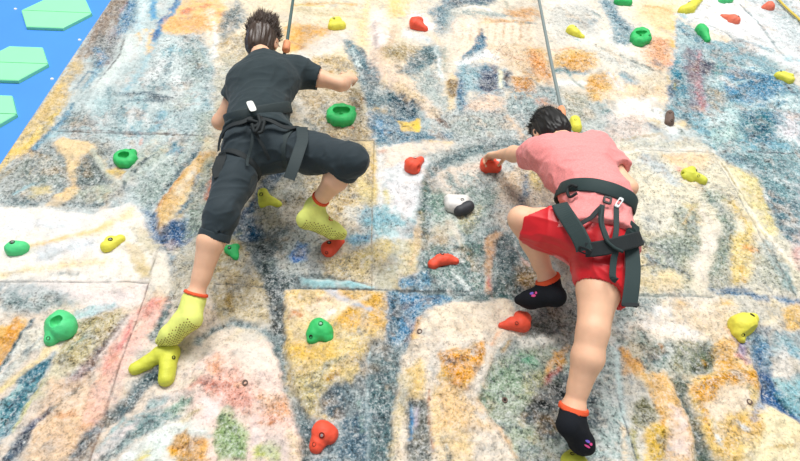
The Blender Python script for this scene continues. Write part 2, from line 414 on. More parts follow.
P;2a5f9c;15;0;0.25;1;0;-100.5 33.4 -96.8 37.4 -90.6 36.8 -88.8 24.5 -98.1 24.2
P;a9b6a8;22;0;0.4;0.9;0;-93.3 53.3 -84.1 57.1 -77.9 27.8 -88.4 27.5
P;f1ebe2;12;0;0.08;0.3;0.012;-188.8 42.7 -160.4 42.4 -145.1 39.7 -136.0 40.6 -131.1 44.0 -121.5 48.1 -114.5 40.9 -109.7 34.7 -104.9 24.1 -99.4 4.3 -107.8 -3.7 -159.6 -19.3
P;f2d6ac;22;0;0.25;0.3;0;-137.3 27.7 -128.4 35.7 -119.0 43.7 -115.2 39.3 -123.2 34.3 -129.3 27.9 -135.7 23.3
B;e4e6ea;36;72;0.3;0.3;0;-169.8 31.4 -147.0 32.1
P;a7b3a4;23;0;0.4;0.9;0;-105.9 118.7 -94.4 119.3 -91.7 99.4 -97.6 95.0 -100.4 94.8
B;c9c4a8;22;54;0.3;0.7;0;-92.2 95.2 -90.6 75.3 -90.4 56.9
P;e09a84;13;0;0.3;0.7;0;-83.6 67.1 -82.8 57.2 -83.9 50.2 -86.7 51.8 -86.5 62.4
P;bcbba8;21;0;0.4;1;0;-61.9 78.3 -37.8 79.3 -33.2 58.9 -46.7 53.1 -59.5 54.5
P;2f6690;15;0;0.3;1;-0.012;-50.9 75.8 -46.7 74.1 -51.7 61.8 -55.5 52.9 -57.4 41.0 -53.0 36.3 -53.1 28.4 -67.3 28.1 -64.8 40.8 -60.8 54.4 -56.3 67.1
B;1f4f74;15;25;0.3;1;0;-62.6 42.5 -56.9 37.8 -54.7 31.5
P;d6cbb8;17;0;0.3;1;0.01;-61.1 40.9 -55.0 49.4 -44.8 48.1 -34.4 45.0 -35.3 30.5 -47.1 28.6 -55.2 34.6
P;8c7848;15;0;0.4;1;0;-46.9 54.9 -40.7 56.8 -33.2 58.9 -33.8 51.8 -42.1 46.5 -47.3 48.0
P;d8bf92;24;0;0.35;1;0.004;-34.9 77.4 -19.2 86.0 -1.5 100.3 1.1 31.4 -18.4 30.9 -27.2 48.6 -35.8 58.8
B;9c8358;16;26;0.5;1;0;-19.9 54.0 -10.1 67.0
B;b89c6c;18;31;0.5;1;0;-16.8 45.6 -7.2 59.8
B;ecd49c;19;45;0.25;0.6;0;-8.0 82.4 -7.3 63.4 -4.4 51.1
P;d6d2c6;20;0;0.35;0.8;0;-14.5 49.0 -0.5 52.9 1.1 29.9 -13.5 29.5
P;8fb4da;18;0;0.3;0.8;0;-6.9 49.3 3.3 52.2 6.0 42.9 1.0 36.2 -6.5 37.6
P;c4b396;26;0;0.45;1;0;-40.6 122.0 -3.4 123.9 -1.5 101.4 -20.0 100.1 -31.8 104.3
B;d8c0a8;21;36;0.4;0.5;0;-15.4 123.3 -16.0 105.1
P;6a8cae;18;0;0.3;1;0;-3.5 126.3 22.4 127.6 21.5 98.1 2.9 98.3 -1.5 101.4
B;4a76aa;21;44;0.35;1;0;4.2 117.3 8.6 106.2
B;dfe4e8;14;20;0.2;0.5;0;-1.5 103.5 12.9 97.7
P;f0eae4;21;0;0.25;0.5;0;0.1 93.0 21.5 96.0 19.7 36.7 8.5 33.2 0.8 53.0
B;e8b8a0;14;20;0.35;0.5;0;2.9 91.0 12.8 91.4
B;c4d6e4;25;51;0.35;0.5;0;8.5 51.5 3.5 36.3
B;eac87c;11;19;0.3;0.5;0;-1.3 90.8 -0.5 67.3 -0.1 54.7
B;6f93ae;26;64;0.35;1;0;11.5 103.0 23.2 105.1 35.0 107.4
B;8ba4b4;21;39;0.4;0.9;0;28.3 123.1 30.8 111.7
P;b6bdbc;30;0;0.4;1;0;36.2 128.3 95.7 131.4 90.4 101.1 47.6 99.2 36.4 105.3
B;e0cfba;27;61;0.4;0.9;0;50.8 119.6 68.9 118.1 85.5 116.6
B;9a7a64;15;21;0.4;1;0;37.3 121.2 43.1 116.9
B;eccbac;15;33;0.25;0.6;0.006;80.7 125.8 86.3 112.0 87.4 101.0
B;6f8490;24;45;0.45;1;0;90.9 121.5 95.4 112.5
P;ecdccc;13;0;0.12;0.4;0.014;5.8 94.2 23.0 100.3 34.7 102.6 46.3 100.5 45.2 95.9 35.6 92.4 25.4 86.8 15.5 79.4 5.8 76.1
B;e8cca4;13;23;0.3;0.5;0;28.8 100.6 43.3 99.5
P;dfe3e6;16;0;0.2;0.4;0.006;5.8 77.1 18.2 80.5 28.2 85.9 32.2 82.0 26.0 66.4 24.0 50.2 23.9 32.1 6.0 31.6
B;f2f0ee;18;39;0.2;0.5;0;16.6 67.9 16.1 43.2
B;74888e;19;63;0.3;1;-0.012;90.3 100.7 69.4 98.5 54.5 95.3 42.4 87.5 33.4 78.1 28.7 66.5 25.6 52.0 24.8 32.1
B;8c9da0;20;43;0.4;1;0;69.1 95.9 57.2 93.3 46.4 84.6
P;e2d2c2;19;0;0.3;0.7;0.008;35.9 74.3 44.6 79.6 60.3 83.2 57.4 69.4 45.5 58.0 35.9 54.1 32.4 61.1
B;8aa0a0;19;33;0.4;1;0;40.6 72.6 42.6 63.3
P;aeb8b4;24;0;0.45;1;0;45.6 74.7 72.6 79.7 78.3 62.7 68.5 33.3 43.3 32.6
P;dcc8b0;22;0;0.4;0.9;0;66.4 75.5 84.6 84.1 105.2 87.0 100.7 52.6 76.3 50.1 66.9 58.7
P;e2c88c;19;0;0.3;0.9;0;85.2 79.1 92.7 81.4 95.2 72.7 89.2 63.1 82.9 65.6
B;5f7f9c;13;22;0.3;1;0;97.3 81.6 98.9 73.8
B;56789a;13;27;0.35;1;0;82.9 74.2 80.4 59.1 76.0 48.4
B;e0d0c0;19;34;0.4;0.9;0;73.7 68.1 70.2 44.8
P;bcc8b8;25;0;0.4;0.9;0;35.9 54.1 55.0 47.8 50.6 31.2 28.2 30.6
B;9a94a0;11;18;0.4;0.5;0;37.5 38.9 43.3 32.6
B;f0c888;17;36;0.3;0.4;0;22.4 40.1 20.5 21.2 16.5 6.7
P;e4d2c6;28;0;0.35;0.8;0;144.9 131.4 169.3 132.7 165.5 111.1 148.6 105.9 137.5 109.9
B;b9a888;9;12;0.4;0.5;0;148.6 105.9 164.0 111.1 172.6 113.8
B;e9edec;34;94;0.3;0.7;0;177.5 133.1 183.0 116.5
P;82b0cc;22;0;0.3;1;0;198.3 136.7 285.4 141.1 263.1 99.8 203.4 97.3 197.6 105.8 195.8 117.1
P;2f78b0;25;0;0.4;1;0;235.4 138.6 261.1 139.9 251.2 119.7 239.0 107.6 228.3 111.7
B;3a84a8;22;40;0.5;1;0;210.7 122.6 216.4 113.5 220.8 109.1
B;d6e4ec;25;46;0.45;1;0;201.7 108.2 221.7 118.4
B;f0f2f4;31;77;0.35;0.8;0;251.2 119.7 258.3 108.5
B;ece8de;15;44;0.15;0.4;0;139.9 96.8 170.6 98.9 199.5 98.9 203.4 97.3
P;e9e0c8;19;0;0.25;0.8;0.006;139.3 94.6 199.5 97.1 201.5 78.6 201.5 55.8 199.6 36.8 127.7 34.9 135.1 64.6
B;ccd4d8;28;71;0.4;0.8;0;155.4 89.0 167.6 73.4
B;f2cca0;23;43;0.4;0.5;0;169.6 91.7 177.9 85.8
B;b8c0b4;25;60;0.5;1;0;182.0 66.3 184.6 55.3
B;d9c88c;19;34;0.4;0.5;0;167.1 53.0 160.5 42.4
B;c0bfa0;18;34;0.5;0.9;0;158.3 47.4 151.3 38.8
P;9cb8c8;19;0;0.35;1;-0.004;201.1 97.2 265.6 104.3 228.8 35.9 211.0 35.4 210.8 49.0 213.9 67.3 210.2 85.0
B;56809c;20;38;0.45;1;0;205.6 95.2 218.1 89.4 219.4 79.2
B;e8eef0;26;64;0.4;0.9;0;228.4 91.9 237.6 86.0
B;e4d8d8;28;70;0.4;0.8;0;236.5 77.9 233.4 60.5
B;3f6f88;16;30;0.45;1;0;222.7 67.6 219.3 49.3
P;efe2bc;16;0;0.2;0.6;0;202.9 88.8 209.7 83.9 216.0 78.1 212.8 63.5 210.3 42.1 211.0 35.4 193.5 35.0 198.9 59.4
B;e6c678;13;24;0.35;0.8;0;194.0 61.1 194.1 48.5 195.0 38.3
B;c0aa60;12;19;0.5;0.8;0;205.1 67.0 211.2 61.6
B;f4f0e2;6;10;0;0.3;0;201.0 95.1 202.7 74.7 202.1 54.1 201.2 40.2
B;f2cc98;11;24;0.15;0.3;0.006;-157.3 18.1 -151.6 20.7 -144.4 25.3 -130.9 29.4 -126.2 32.6
B;f0dcba;16;29;0.25;0.4;0;-165.0 1.0 -151.9 5.3 -133.8 9.0 -121.2 10.7
B;dfe3ec;30;69;0.3;0.4;0;-149.1 14.3 -133.5 20.4
B;c9cbc8;9;12;0.4;0.5;0;-146.9 11.5 -139.7 18.8
P;dcc8a0;10;0;0.2;0.5;0;-115.9 22.3 -108.2 19.6 -98.3 4.3 -102.3 2.9 -109.1 11.0
P;d8cfb8;14;0;0.3;0.6;0;-116.4 31.4 -103.6 31.7 -99.6 21.2 -101.7 12.5 -108.7 21.0
P;2f63a8;12;0;0.3;1;-0.012;-105.9 31.6 -85.9 32.2 -86.5 24.5 -89.7 18.5 -95.6 19.1 -100.4 24.2
B;7f95a8;16;35;0.4;1;0;-98.0 19.8 -91.3 11.4 -88.4 4.6
P;ece4d6;11;0;0.15;0.4;0.008;-101.8 16.8 -96.1 16.9 -87.7 1.9 -86.8 -5.9 -97.5 -2.3
P;b3bcc2;19;0;0.4;0.6;0;-167.9 -1.6 -140.5 -1.8 -129.4 -2.9 -128.7 -10.4 -142.1 -13.1 -156.3 -13.3 -162.4 -13.4
B;8b989c;13;24;0.5;0.9;0;-154.9 -12.1 -150.3 -10.8 -143.1 -10.7
B;a8b0b0;11;18;0.4;0.5;0;-142.5 3.4 -130.7 3.4
P;f0e4de;15;0;0.15;0.3;0;-147.6 0.0 -99.3 0.3 -98.5 -9.9 -111.3 -12.6 -126.7 -10.4 -139.5 -4.3
B;c8d8e4;13;28;0.3;0.6;0;-124.4 -16.4 -117.2 -13.7 -110.7 -11.4
P;c6b690;10;0;0.4;1;0.006;-109.0 -12.6 -104.8 -14.9 -103.8 -23.2 -106.2 -31.1 -108.9 -37.6 -123.3 -37.7 -123.3 -30.2 -120.3 -22.2 -114.2 -16.3
B;9c8c60;14;23;0.5;1;0;-120.2 -27.9 -113.8 -23.3
P;f0c07c;9;0;0.2;0.6;0;-157.5 -23.9 -150.4 -19.8 -145.4 -17.3 -142.0 -18.8 -143.2 -27.1 -144.7 -34.8 -149.4 -41.1
B;3f6070;8;16;0.25;1;0;-140.9 -19.0 -142.5 -24.3 -143.5 -29.9 -143.7 -36.9
B;e2e4e2;10;24;0.2;0.6;0;-139.7 -23.7 -142.3 -31.5 -144.7 -41.0
P;e4dccc;12;0;0.25;0.7;0;-142.7 -23.7 -136.0 -23.0 -133.9 -28.1 -136.0 -32.5 -141.3 -31.5
P;f0bcae;10;0;0.25;0.6;0.006;-89.4 -6.2 -85.9 -5.3 -85.2 -12.2 -91.6 -23.0 -94.4 -31.0 -97.3 -40.6 -102.1 -40.7 -100.3 -27.7 -95.7 -12.3
P;e69a8e;11;0;0.3;0.6;0;-91.9 -7.0 -89.0 -7.9 -95.4 -17.2 -98.8 -19.6 -98.8 -12.4 -95.5 -9.2
P;f2cfc2;10;0;0.2;0.5;0;-98.2 -7.4 -96.6 -11.1 -100.3 -27.7 -101.1 -40.7 -107.8 -40.7 -106.3 -27.8 -102.3 -14.9
B;8f8088;9;15;0.4;0.9;0;-104.0 -16.1 -106.1 -25.5 -108.4 -33.3
B;6f8488;11;32;0.3;1;-0.01;-86.8 -4.0 -86.6 -11.0 -87.6 -17.1 -90.0 -25.3
P;cdc5b0;16;0;0.35;0.9;0;-93.8 21.4 -82.4 21.7 -74.1 -14.5 -84.1 -20.6 -85.9 -9.7
P;7c898b;11;0;0.3;1;-0.012;-68.4 34.3 -43.1 35.0 -33.0 8.4 -19.2 7.3 -10.0 6.4 0.5 1.6 0.5 -1.5 -39.8 -0.9 -37.5 -10.2 -35.5 -30.3 -42.2 -30.4 -43.5 -15.2 -48.9 -2.7 -57.9 17.9 -64.9 28.1
B;d0d6d6;11;19;0.55;1;0;-51.0 22.4 -42.8 13.9 -43.8 4.1
B;4f6064;16;30;0.45;1;0;-51.5 18.0 -48.7 6.7 -43.1 -9.0
B;dfe2e0;9;16;0.4;1;0;-40.7 15.4 -33.0 8.4
B;4a5a60;15;28;0.45;1;0;-44.0 -2.6 -40.2 -22.3
P;c2c6c2;19;0;0.4;1;0;-44.3 34.9 -26.1 35.5 -21.5 7.3 -30.6 7.1 -39.4 14.0
P;4f8fe0;11;0;0.25;1;0;-36.6 25.5 -31.0 22.9 -30.9 15.6 -34.8 14.1 -39.3 15.7
B;2f6cc0;11;19;0.3;1;0;-37.4 16.9 -33.7 20.6
P;bcd6e4;9;0;0.12;0.4;0.02;-33.8 5.7 -24.7 5.2 -9.8 3.4 0.5 0.6 0.5 -1.0 -14.2 -0.4 -32.2 1.0
B;56707c;6;9;0;0.5;0;-21.4 6.5 -9.9 5.3 0.4 2.0
P;c8b48a;13;0;0.35;0.9;0.006;-73.7 24.9 -66.1 28.1 -57.3 17.9 -50.9 2.6 -46.0 -3.9 -44.4 -18.8 -51.4 -17.7 -56.6 -17.8 -66.3 -16.8 -71.6 -1.8
B;e6dcd0;18;37;0.3;0.6;0;-75.1 -0.5 -74.1 -14.5
B;b09458;13;29;0.4;0.9;0;-62.5 2.4 -60.7 -13.0
P;e4d2c4;15;0;0.3;0.7;0;-73.6 -12.0 -68.1 -8.1 -66.0 -18.0 -69.2 -22.7 -73.3 -22.8
P;dcc69c;14;0;0.25;0.8;0;-25.6 15.7 -15.3 18.9 0.0 23.7 0.5 0.9 -9.9 5.5 -21.5 7.0
P;cfcab4;17;0;0.3;0.6;0;0.5 33.0 19.6 33.5 18.6 -0.8 1.1 -0.4
B;8fb8dc;20;49;0.3;0.8;0;-11.0 28.0 -3.7 26.7
B;d8c090;16;35;0.4;0.5;0;13.2 16.6 10.7 1.1
P;f0cc8c;8;0;0.2;0.7;0.012;-39.4 -1.4 -14.1 -1.5 0.5 -1.8 6.7 -1.4 7.5 -13.2 7.1 -29.8 5.8 -39.8 -3.7 -43.0 -11.8 -41.0 -25.0 -48.3 -31.8 -40.1 -35.7 -30.3
P;f2dcc4;15;0;0.3;0.6;0;-38.5 -2.5 -14.0 -2.7 -9.2 -9.7 -17.5 -17.3 -30.2 -17.4 -36.5 -13.9
B;d07840;7;9;0.4;0.5;0;-33.9 -13.8 -30.4 -15.6
B;d8d6dc;9;25;0.15;0.4;0;-16.3 -2.1 -10.4 -7.2 0.7 -11.4
B;f2ece0;10;20;0.2;0.4;0;-19.1 -16.1 -11.3 -11.0 -2.8 -5.1
P;e8a848;15;0;0.3;0.7;0;-32.1 -29.1 -27.2 -26.8 -14.5 -30.1 -16.2 -35.6 -28.4 -34.7
P;6f9cc4;11;0;0.3;1;-0.006;7.9 -1.6 19.8 -1.4 18.8 -30.8 6.8 -31.0 7.5 -19.3
B;45688c;11;20;0.45;1;0;8.4 -4.2 8.9 -24.1
B;86969a;11;32;0.35;1;-0.01;-72.2 -27.4 -67.1 -22.7 -58.5 -19.0 -50.8 -21.3 -36.6 -25.8
P;d4e0e8;19;0;0.3;0.4;0;6.0 36.4 18.5 36.7 20.4 19.7 13.1 8.0 6.1 9.3
P;e4d0a8;17;0;0.3;0.5;0;20.8 30.4 23.0 24.3 20.1 9.6 13.0 2.5 8.4 3.8 18.0 16.7
P;82969a;17;0;0.42;1;-0.006;24.2 24.3 55.1 37.7 69.2 38.1 80.6 16.7 76.7 -4.4 45.7 -4.9 19.6 -5.4 21.2 6.8
B;c8d0ce;15;25;0.5;0.9;0;33.4 33.9 38.9 24.7
B;e6ecec;6;9;0.25;1;0;37.0 15.7 41.0 7.2 44.9 -0.9
B;48625f;12;19;0.3;1;0;25.9 8.3 27.6 7.6
B;4f6a6e;22;41;0.55;1;0;50.0 25.0 49.6 10.2
P;dcb898;10;0;0.25;0.7;0.008;62.4 34.7 67.4 34.8 62.8 28.4 56.8 20.6 56.1 10.3 56.1 -3.4 52.7 -3.5 53.7 10.3 54.7 23.5
B;d87c78;6;9;0.35;0.5;0;55.6 6.1 55.4 -2.1
B;e4c4b8;7;10;0.4;0.5;0;69.6 23.9 72.8 13.6
P;9c8456;14;0;0.4;1;0;68.2 14.9 79.4 16.6 76.3 -0.4 70.2 -1.8 66.6 4.9
P;6c98c4;11;0;0.25;1;-0.006;6.2 -3.0 33.4 -2.5 27.4 -7.8 20.5 -13.0 17.0 -21.6 14.6 -30.9 6.3 -31.0
B;35648c;11;18;0.4;1;0;10.6 -9.4 19.6 -7.3 29.8 -4.1
P;eedecb;9;0;0.15;0.6;0.014;23.3 -11.1 32.9 -8.4 43.2 -6.6 58.2 -4.7 63.4 -4.9 63.9 -12.3 69.4 -19.7 66.6 -23.3 57.5 -25.8 52.6 -30.5 45.3 -47.8 16.3 -48.0 16.8 -27.4 19.2 -19.2
B;f4ece2;22;55;0.2;0.5;0;28.1 -14.1 46.1 -11.3
B;f0b490;8;13;0.35;0.5;0;54.9 -21.1 50.8 -28.2
B;f2c890;13;22;0.35;0.5;0;20.3 -16.7 17.9 -26.3
P;a4a8a0;18;0;0.5;1;0;73.7 -1.8 101.3 1.5 93.5 -30.0 71.9 -30.3 68.8 -23.3
B;5f6660;18;33;0.55;1;0;75.9 -14.7 83.0 -18.3
B;3f4644;16;22;0.55;1;0;75.5 -10.9 81.8 -13.3
P;eae6da;11;0;0.2;0.8;0.006;62.9 -25.7 73.3 -22.6 82.4 -21.3 83.9 -24.3 72.1 -29.1 62.9 -32.6
P;cdc9ae;20;0;0.4;1;0;131.9 39.9 172.0 41.0 159.5 12.5 149.6 -0.4 122.0 -0.9
P;aab2a0;17;0;0.4;1;0;137.2 31.9 162.0 35.8 160.4 24.6 145.2 10.8 134.8 16.4
P;efdcb4;14;0;0.3;0.8;0;128.2 19.2 135.0 20.9 131.7 3.4 122.4 0.5
P;f0d8b0;14;0;0.25;0.7;0;133.6 9.1 145.7 12.2 146.3 3.7 139.7 -1.2 129.2 -0.8
B;7c8a80;8;12;0.4;1;0;134.5 19.4 143.8 13.7 151.6 8.0
P;eee4d2;12;0;0.15;0.4;0.008;169.3 41.0 182.9 41.3 172.7 23.3 157.5 1.1 148.9 1.0 153.9 11.0 164.3 24.7
P;ecd29a;15;0;0.3;0.8;0;186.1 36.4 196.2 35.1 192.0 17.7 182.7 5.8 172.4 4.9 174.6 15.8
B;e8a868;18;33;0.35;0.8;0;189.9 30.0 192.0 26.1
P;b3b7a0;17;0;0.4;1;0;177.4 34.6 184.0 31.5 170.9 7.0 158.7 1.2 164.5 15.6
P;d8d2c0;20;0;0.35;0.9;0;193.2 28.5 205.4 32.0 199.8 0.5 183.2 1.6
P;e0ccc8;15;0;0.3;0.7;0;215.8 42.3 232.4 42.7 213.6 7.8 209.1 13.6
B;f2ebdc;9;18;0.15;0.5;0;197.9 41.8 199.6 25.5 202.4 10.5
B;6f7e80;5;9;0.15;0.5;0;198.9 35.1 200.1 24.0 199.9 10.4 199.5 -0.2
B;3f78b0;9;16;0.35;1;-0.006;162.1 0.5 172.7 0.0 181.4 -2.3 198.9 -3.6
B;2f6ca8;12;23;0.35;1;0;179.7 -3.3 196.2 -4.3
P;bfc8c6;18;0;0.4;1;0;102.3 -3.9 121.4 -2.9 132.9 -7.4 117.2 -20.3 104.4 -29.9 95.7 -30.0
B;88988e;15;26;0.5;1;0;103.0 -22.9 110.9 -26.3
P;f0e2d0;16;0;0.22;0.7;0.006;121.5 -6.2 140.5 -2.6 165.8 -4.8 168.0 -10.7 157.0 -28.2 120.1 -28.6 113.8 -20.3
B;f4f2ee;21;46;0.2;0.5;0;130.8 -10.0 152.5 -8.4
B;eec48c;14;18;0.4;0.5;0;140.9 -4.6 149.1 -11.0
B;f0b868;14;23;0.3;0.5;0;162.5 -4.2 166.7 -5.5
P;f2c47c;14;0;0.25;0.8;0;189.5 -9.1 197.9 -5.6 205.4 -7.5 199.8 -17.9 187.3 -19.3
B;f0e0c0;18;46;0.3;0.7;0;187.3 -5.1 180.4 -14.4
P;6fa0cc;13;0;0.35;1;0;163.0 -22.1 171.0 -17.1 178.9 -17.6 177.4 -23.2 170.0 -31.5 161.0 -31.6
P;8fb4cc;13;0;0.3;0.9;0;180.3 -19.4 199.8 -17.9 192.5 -31.3 173.3 -31.5
B;f0a868;13;22;0.4;0.8;0;158.8 -18.5 159.6 -24.6
P;f0bc78;9;0;0.2;0.6;0;-155.4 -28.4 -144.7 -29.3 -144.2 -35.8 -148.9 -42.1
B;dfe2dd;10;26;0.2;0.7;0;-141.3 -29.3 -139.9 -36.8 -142.8 -43.1 -146.1 -48.1
B;2f6478;8;14;0.35;1;0;-144.2 -29.3 -143.7 -36.9 -145.2 -42.1
B;c9ccc4;12;26;0.3;0.8;0;-133.5 -29.2 -137.5 -35.8 -141.0 -43.1
B;eed4a4;10;26;0.25;0.6;0;-129.6 -29.2 -129.4 -36.7 -136.8 -44.0 -144.7 -51.0
P;7aa6c4;9;0;0.3;1;-0.01;-126.4 -33.5 -126.4 -41.9 -127.4 -50.9 -127.8 -58.5 -129.5 -64.8 -135.3 -70.9 -142.9 -54.8 -136.0 -50.0 -132.5 -40.9 -128.5 -36.7
B;3a6c90;9;19;0.45;1;0;-128.7 -40.9 -130.4 -48.0 -132.1 -54.8 -131.6 -63.9
B;cfdde4;11;19;0.45;1;0;-132.9 -52.9 -134.1 -60.3
P;e0d6b2;12;0;0.3;0.7;0.004;-126.4 -33.5 -121.2 -27.9 -111.3 -27.8 -114.7 -37.7 -120.1 -45.9 -124.2 -51.9 -126.6 -52.8 -125.6 -44.0
P;c8b0ac;14;0;0.4;0.9;0;-108.5 -30.0 -105.8 -32.2 -111.5 -43.8 -116.9 -51.8 -120.1 -57.5 -122.7 -55.7 -117.3 -45.9 -114.1 -36.6
B;92807c;9;14;0.45;1;0;-108.2 -31.1 -111.8 -37.6 -116.6 -42.9
B;5f6a90;9;20;0.3;1;-0.006;-118.1 -55.6 -120.8 -60.3 -123.3 -64.8 -125.4 -70.0 -127.3 -73.4
B;7f93a4;13;23;0.4;1;0;-123.6 -68.3 -125.6 -73.4
P;f0b8ac;12;0;0.22;0.6;0.006;-106.6 -30.0 -100.3 -27.7 -98.5 -42.7 -100.5 -56.5 -100.7 -63.9 -106.5 -67.4 -108.0 -58.4 -106.0 -45.8
P;f2d6bc;13;0;0.3;0.7;0.006;-117.1 -53.7 -109.0 -50.8 -106.4 -63.0 -102.2 -64.7 -104.5 -75.1 -120.7 -75.1 -121.5 -69.2 -119.5 -61.2
B;e8b490;11;19;0.45;0.8;0;-114.0 -59.3 -111.1 -57.5
P;f2cfc6;10;0;0.2;0.5;0;-100.3 -27.7 -90.3 -27.6 -95.0 -38.5 -95.0 -50.7 -98.1 -55.5 -98.5 -42.7
B;6f8690;11;41;0.35;1;-0.01;-80.6 -41.5 -86.8 -46.7 -93.2 -53.6 -98.0 -61.1 -101.0 -65.6 -104.6 -72.6
B;2f4a58;12;20;0.4;1;0;-83.4 -38.4 -86.1 -42.6 -88.2 -48.7
B;a9bcc0;13;33;0.3;0.9;0;-72.5 -50.6 -82.5 -55.5 -89.4 -62.9 -95.6 -70.9 -99.1 -75.9
B;6f9a98;11;19;0.45;1;0;-71.1 -52.5 -76.4 -57.3
B;7c98a0;11;20;0.4;1;0;-72.5 -58.3 -83.7 -63.8 -92.8 -74.2
P;e8d4c8;14;0;0.3;0.7;0;-76.7 -41.5 -65.7 -34.0 -58.8 -57.3 -66.7 -59.2 -73.4 -54.5 -78.5 -56.4
B;f0c0ae;16;29;0.4;0.5;0;-70.4 -47.6 -63.2 -45.5
P;eaeeea;11;0;0.12;0.5;0.008;-89.0 -75.1 -85.7 -69.1 -80.1 -63.8 -73.8 -60.1 -66.5 -60.1 -61.8 -64.7 -60.8 -69.1 -68.0 -75.9
P;f0bc68;7;0;0.2;0.7;0;-71.8 -69.5 -70.4 -66.5 -69.5 -62.7 -66.6 -63.8 -65.1 -66.0 -61.2 -67.3 -55.5 -69.1 -54.0 -75.9 -68.0 -75.9
B;e4c868;8;16;0.3;0.5;0;-80.6 -74.3 -78.9 -71.3
B;c4d0c0;13;23;0.4;0.5;0;-74.2 -69.1 -75.4 -74.3
P;f2d8cc;10;0;0.2;0.6;0.016;-71.4 -39.4 -67.5 -35.1 -63.3 -31.2 -51.7 -28.2 -41.5 -27.6 -37.8 -32.6 -33.9 -43.2 -29.9 -56.2 -25.5 -66.4 -20.3 -77.6 -62.4 -77.6
P;f0c0b0;16;0;0.4;0.8;0;-61.6 -39.3 -52.0 -38.1 -47.0 -44.4 -33.0 -54.3 -30.1 -62.8 -40.5 -60.9 -49.7 -56.3 -59.3 -50.5
P;f0b090;12;0;0.4;0.8;0;-65.8 -38.3 -62.7 -33.9 -58.3 -36.0 -59.2 -41.4 -62.9 -42.4
P;f3e8da;14;0;0.15;0.4;0;-56.6 -29.4 -40.4 -28.7 -36.8 -40.1 -43.5 -41.2 -51.0 -38.1
B;e8a898;10;11;0.45;0.9;0;-52.6 -50.5 -46.7 -57.2 -35.1 -60.0
B;f4e6e0;13;28;0.3;0.5;0;-42.5 -60.0 -40.5 -72.6
P;b9c49a;9;0;0.35;0.9;0;-56.1 -56.8 -50.7 -61.0 -43.8 -63.7 -42.3 -72.6 -47.2 -75.1 -53.0 -72.6 -56.7 -67.3
B;d8d890;13;27;0.4;0.5;0;-38.9 -71.7 -33.2 -73.4
B;dfe6e0;9;18;0.3;0.5;0;-62.9 -63.8 -57.6 -67.3
P;e8d0b0;11;0;0.4;0.7;0;-30.9 -63.7 -24.9 -67.3 -21.4 -75.1 -27.7 -75.1
P;f0c49c;11;0;0.3;0.5;0;-61.4 -66.4 -57.4 -68.2 -59.5 -75.1 -61.2 -75.1
P;7c8f94;8;0;0.25;1;-0.016;-40.6 -27.0 -36.5 -26.9 -32.8 -40.1 -28.8 -49.3 -25.0 -58.1 -21.3 -67.3 -19.6 -76.0 -21.8 -76.0 -24.9 -67.3 -28.7 -58.1 -33.2 -45.3 -37.4 -35.8
B;3f5560;8;14;0.35;1;0;-37.9 -31.5 -35.3 -35.8
P;e4c88c;12;0;0.25;0.8;0.008;-35.7 -29.2 -12.6 -26.6 1.0 -26.5 -1.9 -35.5 -3.6 -45.1 -11.5 -45.1 -17.4 -46.2 -20.2 -59.0 -24.0 -58.1 -29.6 -50.3 -33.4 -39.0
P;f0c060;12;0;0.25;0.6;0;-34.0 -30.3 -14.7 -26.7 -14.3 -33.4 -25.3 -35.7 -32.3 -35.8
B;e0a848;10;16;0.35;0.9;0;-16.6 -43.1 -12.8 -40.5
B;a8a890;12;22;0.45;1;0;-20.7 -42.1 -16.1 -36.7 -9.1 -34.5
B;cdb488;14;31;0.4;0.9;0;-12.0 -37.8 -3.9 -35.5
P;7f94a4;10;0;0.3;1;-0.01;1.0 -26.5 -5.6 -45.1 -11.6 -44.6 -17.3 -47.7 -18.5 -56.1 -16.4 -59.0 -22.0 -60.0 -25.1 -57.1 -22.2 -67.3 -18.7 -76.0 2.9 -76.0 2.1 -26.5
B;4f6878;16;30;0.45;1;0;-17.1 -50.3 -11.4 -47.2 -7.3 -50.2
B;55707f;17;32;0.5;1;0;-6.8 -62.7 -4.5 -72.5
B;c9b888;12;19;0.4;1;0;-22.5 -54.2 -18.4 -58.1 -14.5 -59.0
P;72888f;10;0;0.35;1;-0.008;0.5 -26.5 12.6 -26.3 15.6 -33.1 11.3 -43.9 9.3 -54.1 8.3 -76.0 0.6 -76.0
B;3f5a60;18;34;0.5;1;0;4.3 -41.9 5.4 -56.0
B;c2cfd4;3;5;0.1;0.4;0;1.0 -28.8 -0.2 -41.9 -0.6 -54.1 -0.7 -62.7 -0.4 -76.0
P;efdfcc;10;0;0.18;0.7;0.014;15.8 -26.3 47.8 -25.9 46.8 -35.0 43.5 -45.8 41.6 -53.9 45.9 -59.7 51.7 -66.3 55.5 -72.5 55.6 -77.7 10.1 -77.7 8.3 -59.8 12.4 -41.8 13.5 -33.1
P;eecb90;12;0;0.3;0.7;0;13.4 -39.7 19.7 -36.4 22.5 -41.8 21.2 -50.0 16.1 -53.1 12.2 -54.1
P;eab868;10;0;0.22;0.8;0.006;29.5 -35.8 33.4 -31.8 38.8 -30.1 47.4 -29.2 46.2 -35.0 43.0 -40.5 40.5 -45.8 35.6 -48.9 32.5 -44.8 29.4 -44.9 28.1 -41.7
B;d08c34;9;15;0.4;1;0;31.0 -36.3 39.4 -35.1 44.8 -33.9
P;f2d4a8;12;0;0.3;0.7;0;27.3 -46.9 35.1 -48.9 38.5 -55.9 38.5 -65.4 39.4 -75.2 25.6 -75.1 23.5 -61.7 24.0 -52.0
B;f0c07c;12;22;0.4;0.8;0;32.0 -51.0 35.5 -55.9 40.5 -54.9
B;c8825c;6;9;0.4;0.8;0;24.2 -48.0 23.6 -59.8 24.5 -70.8
P;a9aaa0;11;0;0.45;1;-0.008;17.2 -51.1 23.0 -52.0 24.0 -62.6 24.6 -76.0 14.6 -76.0 15.8 -66.3
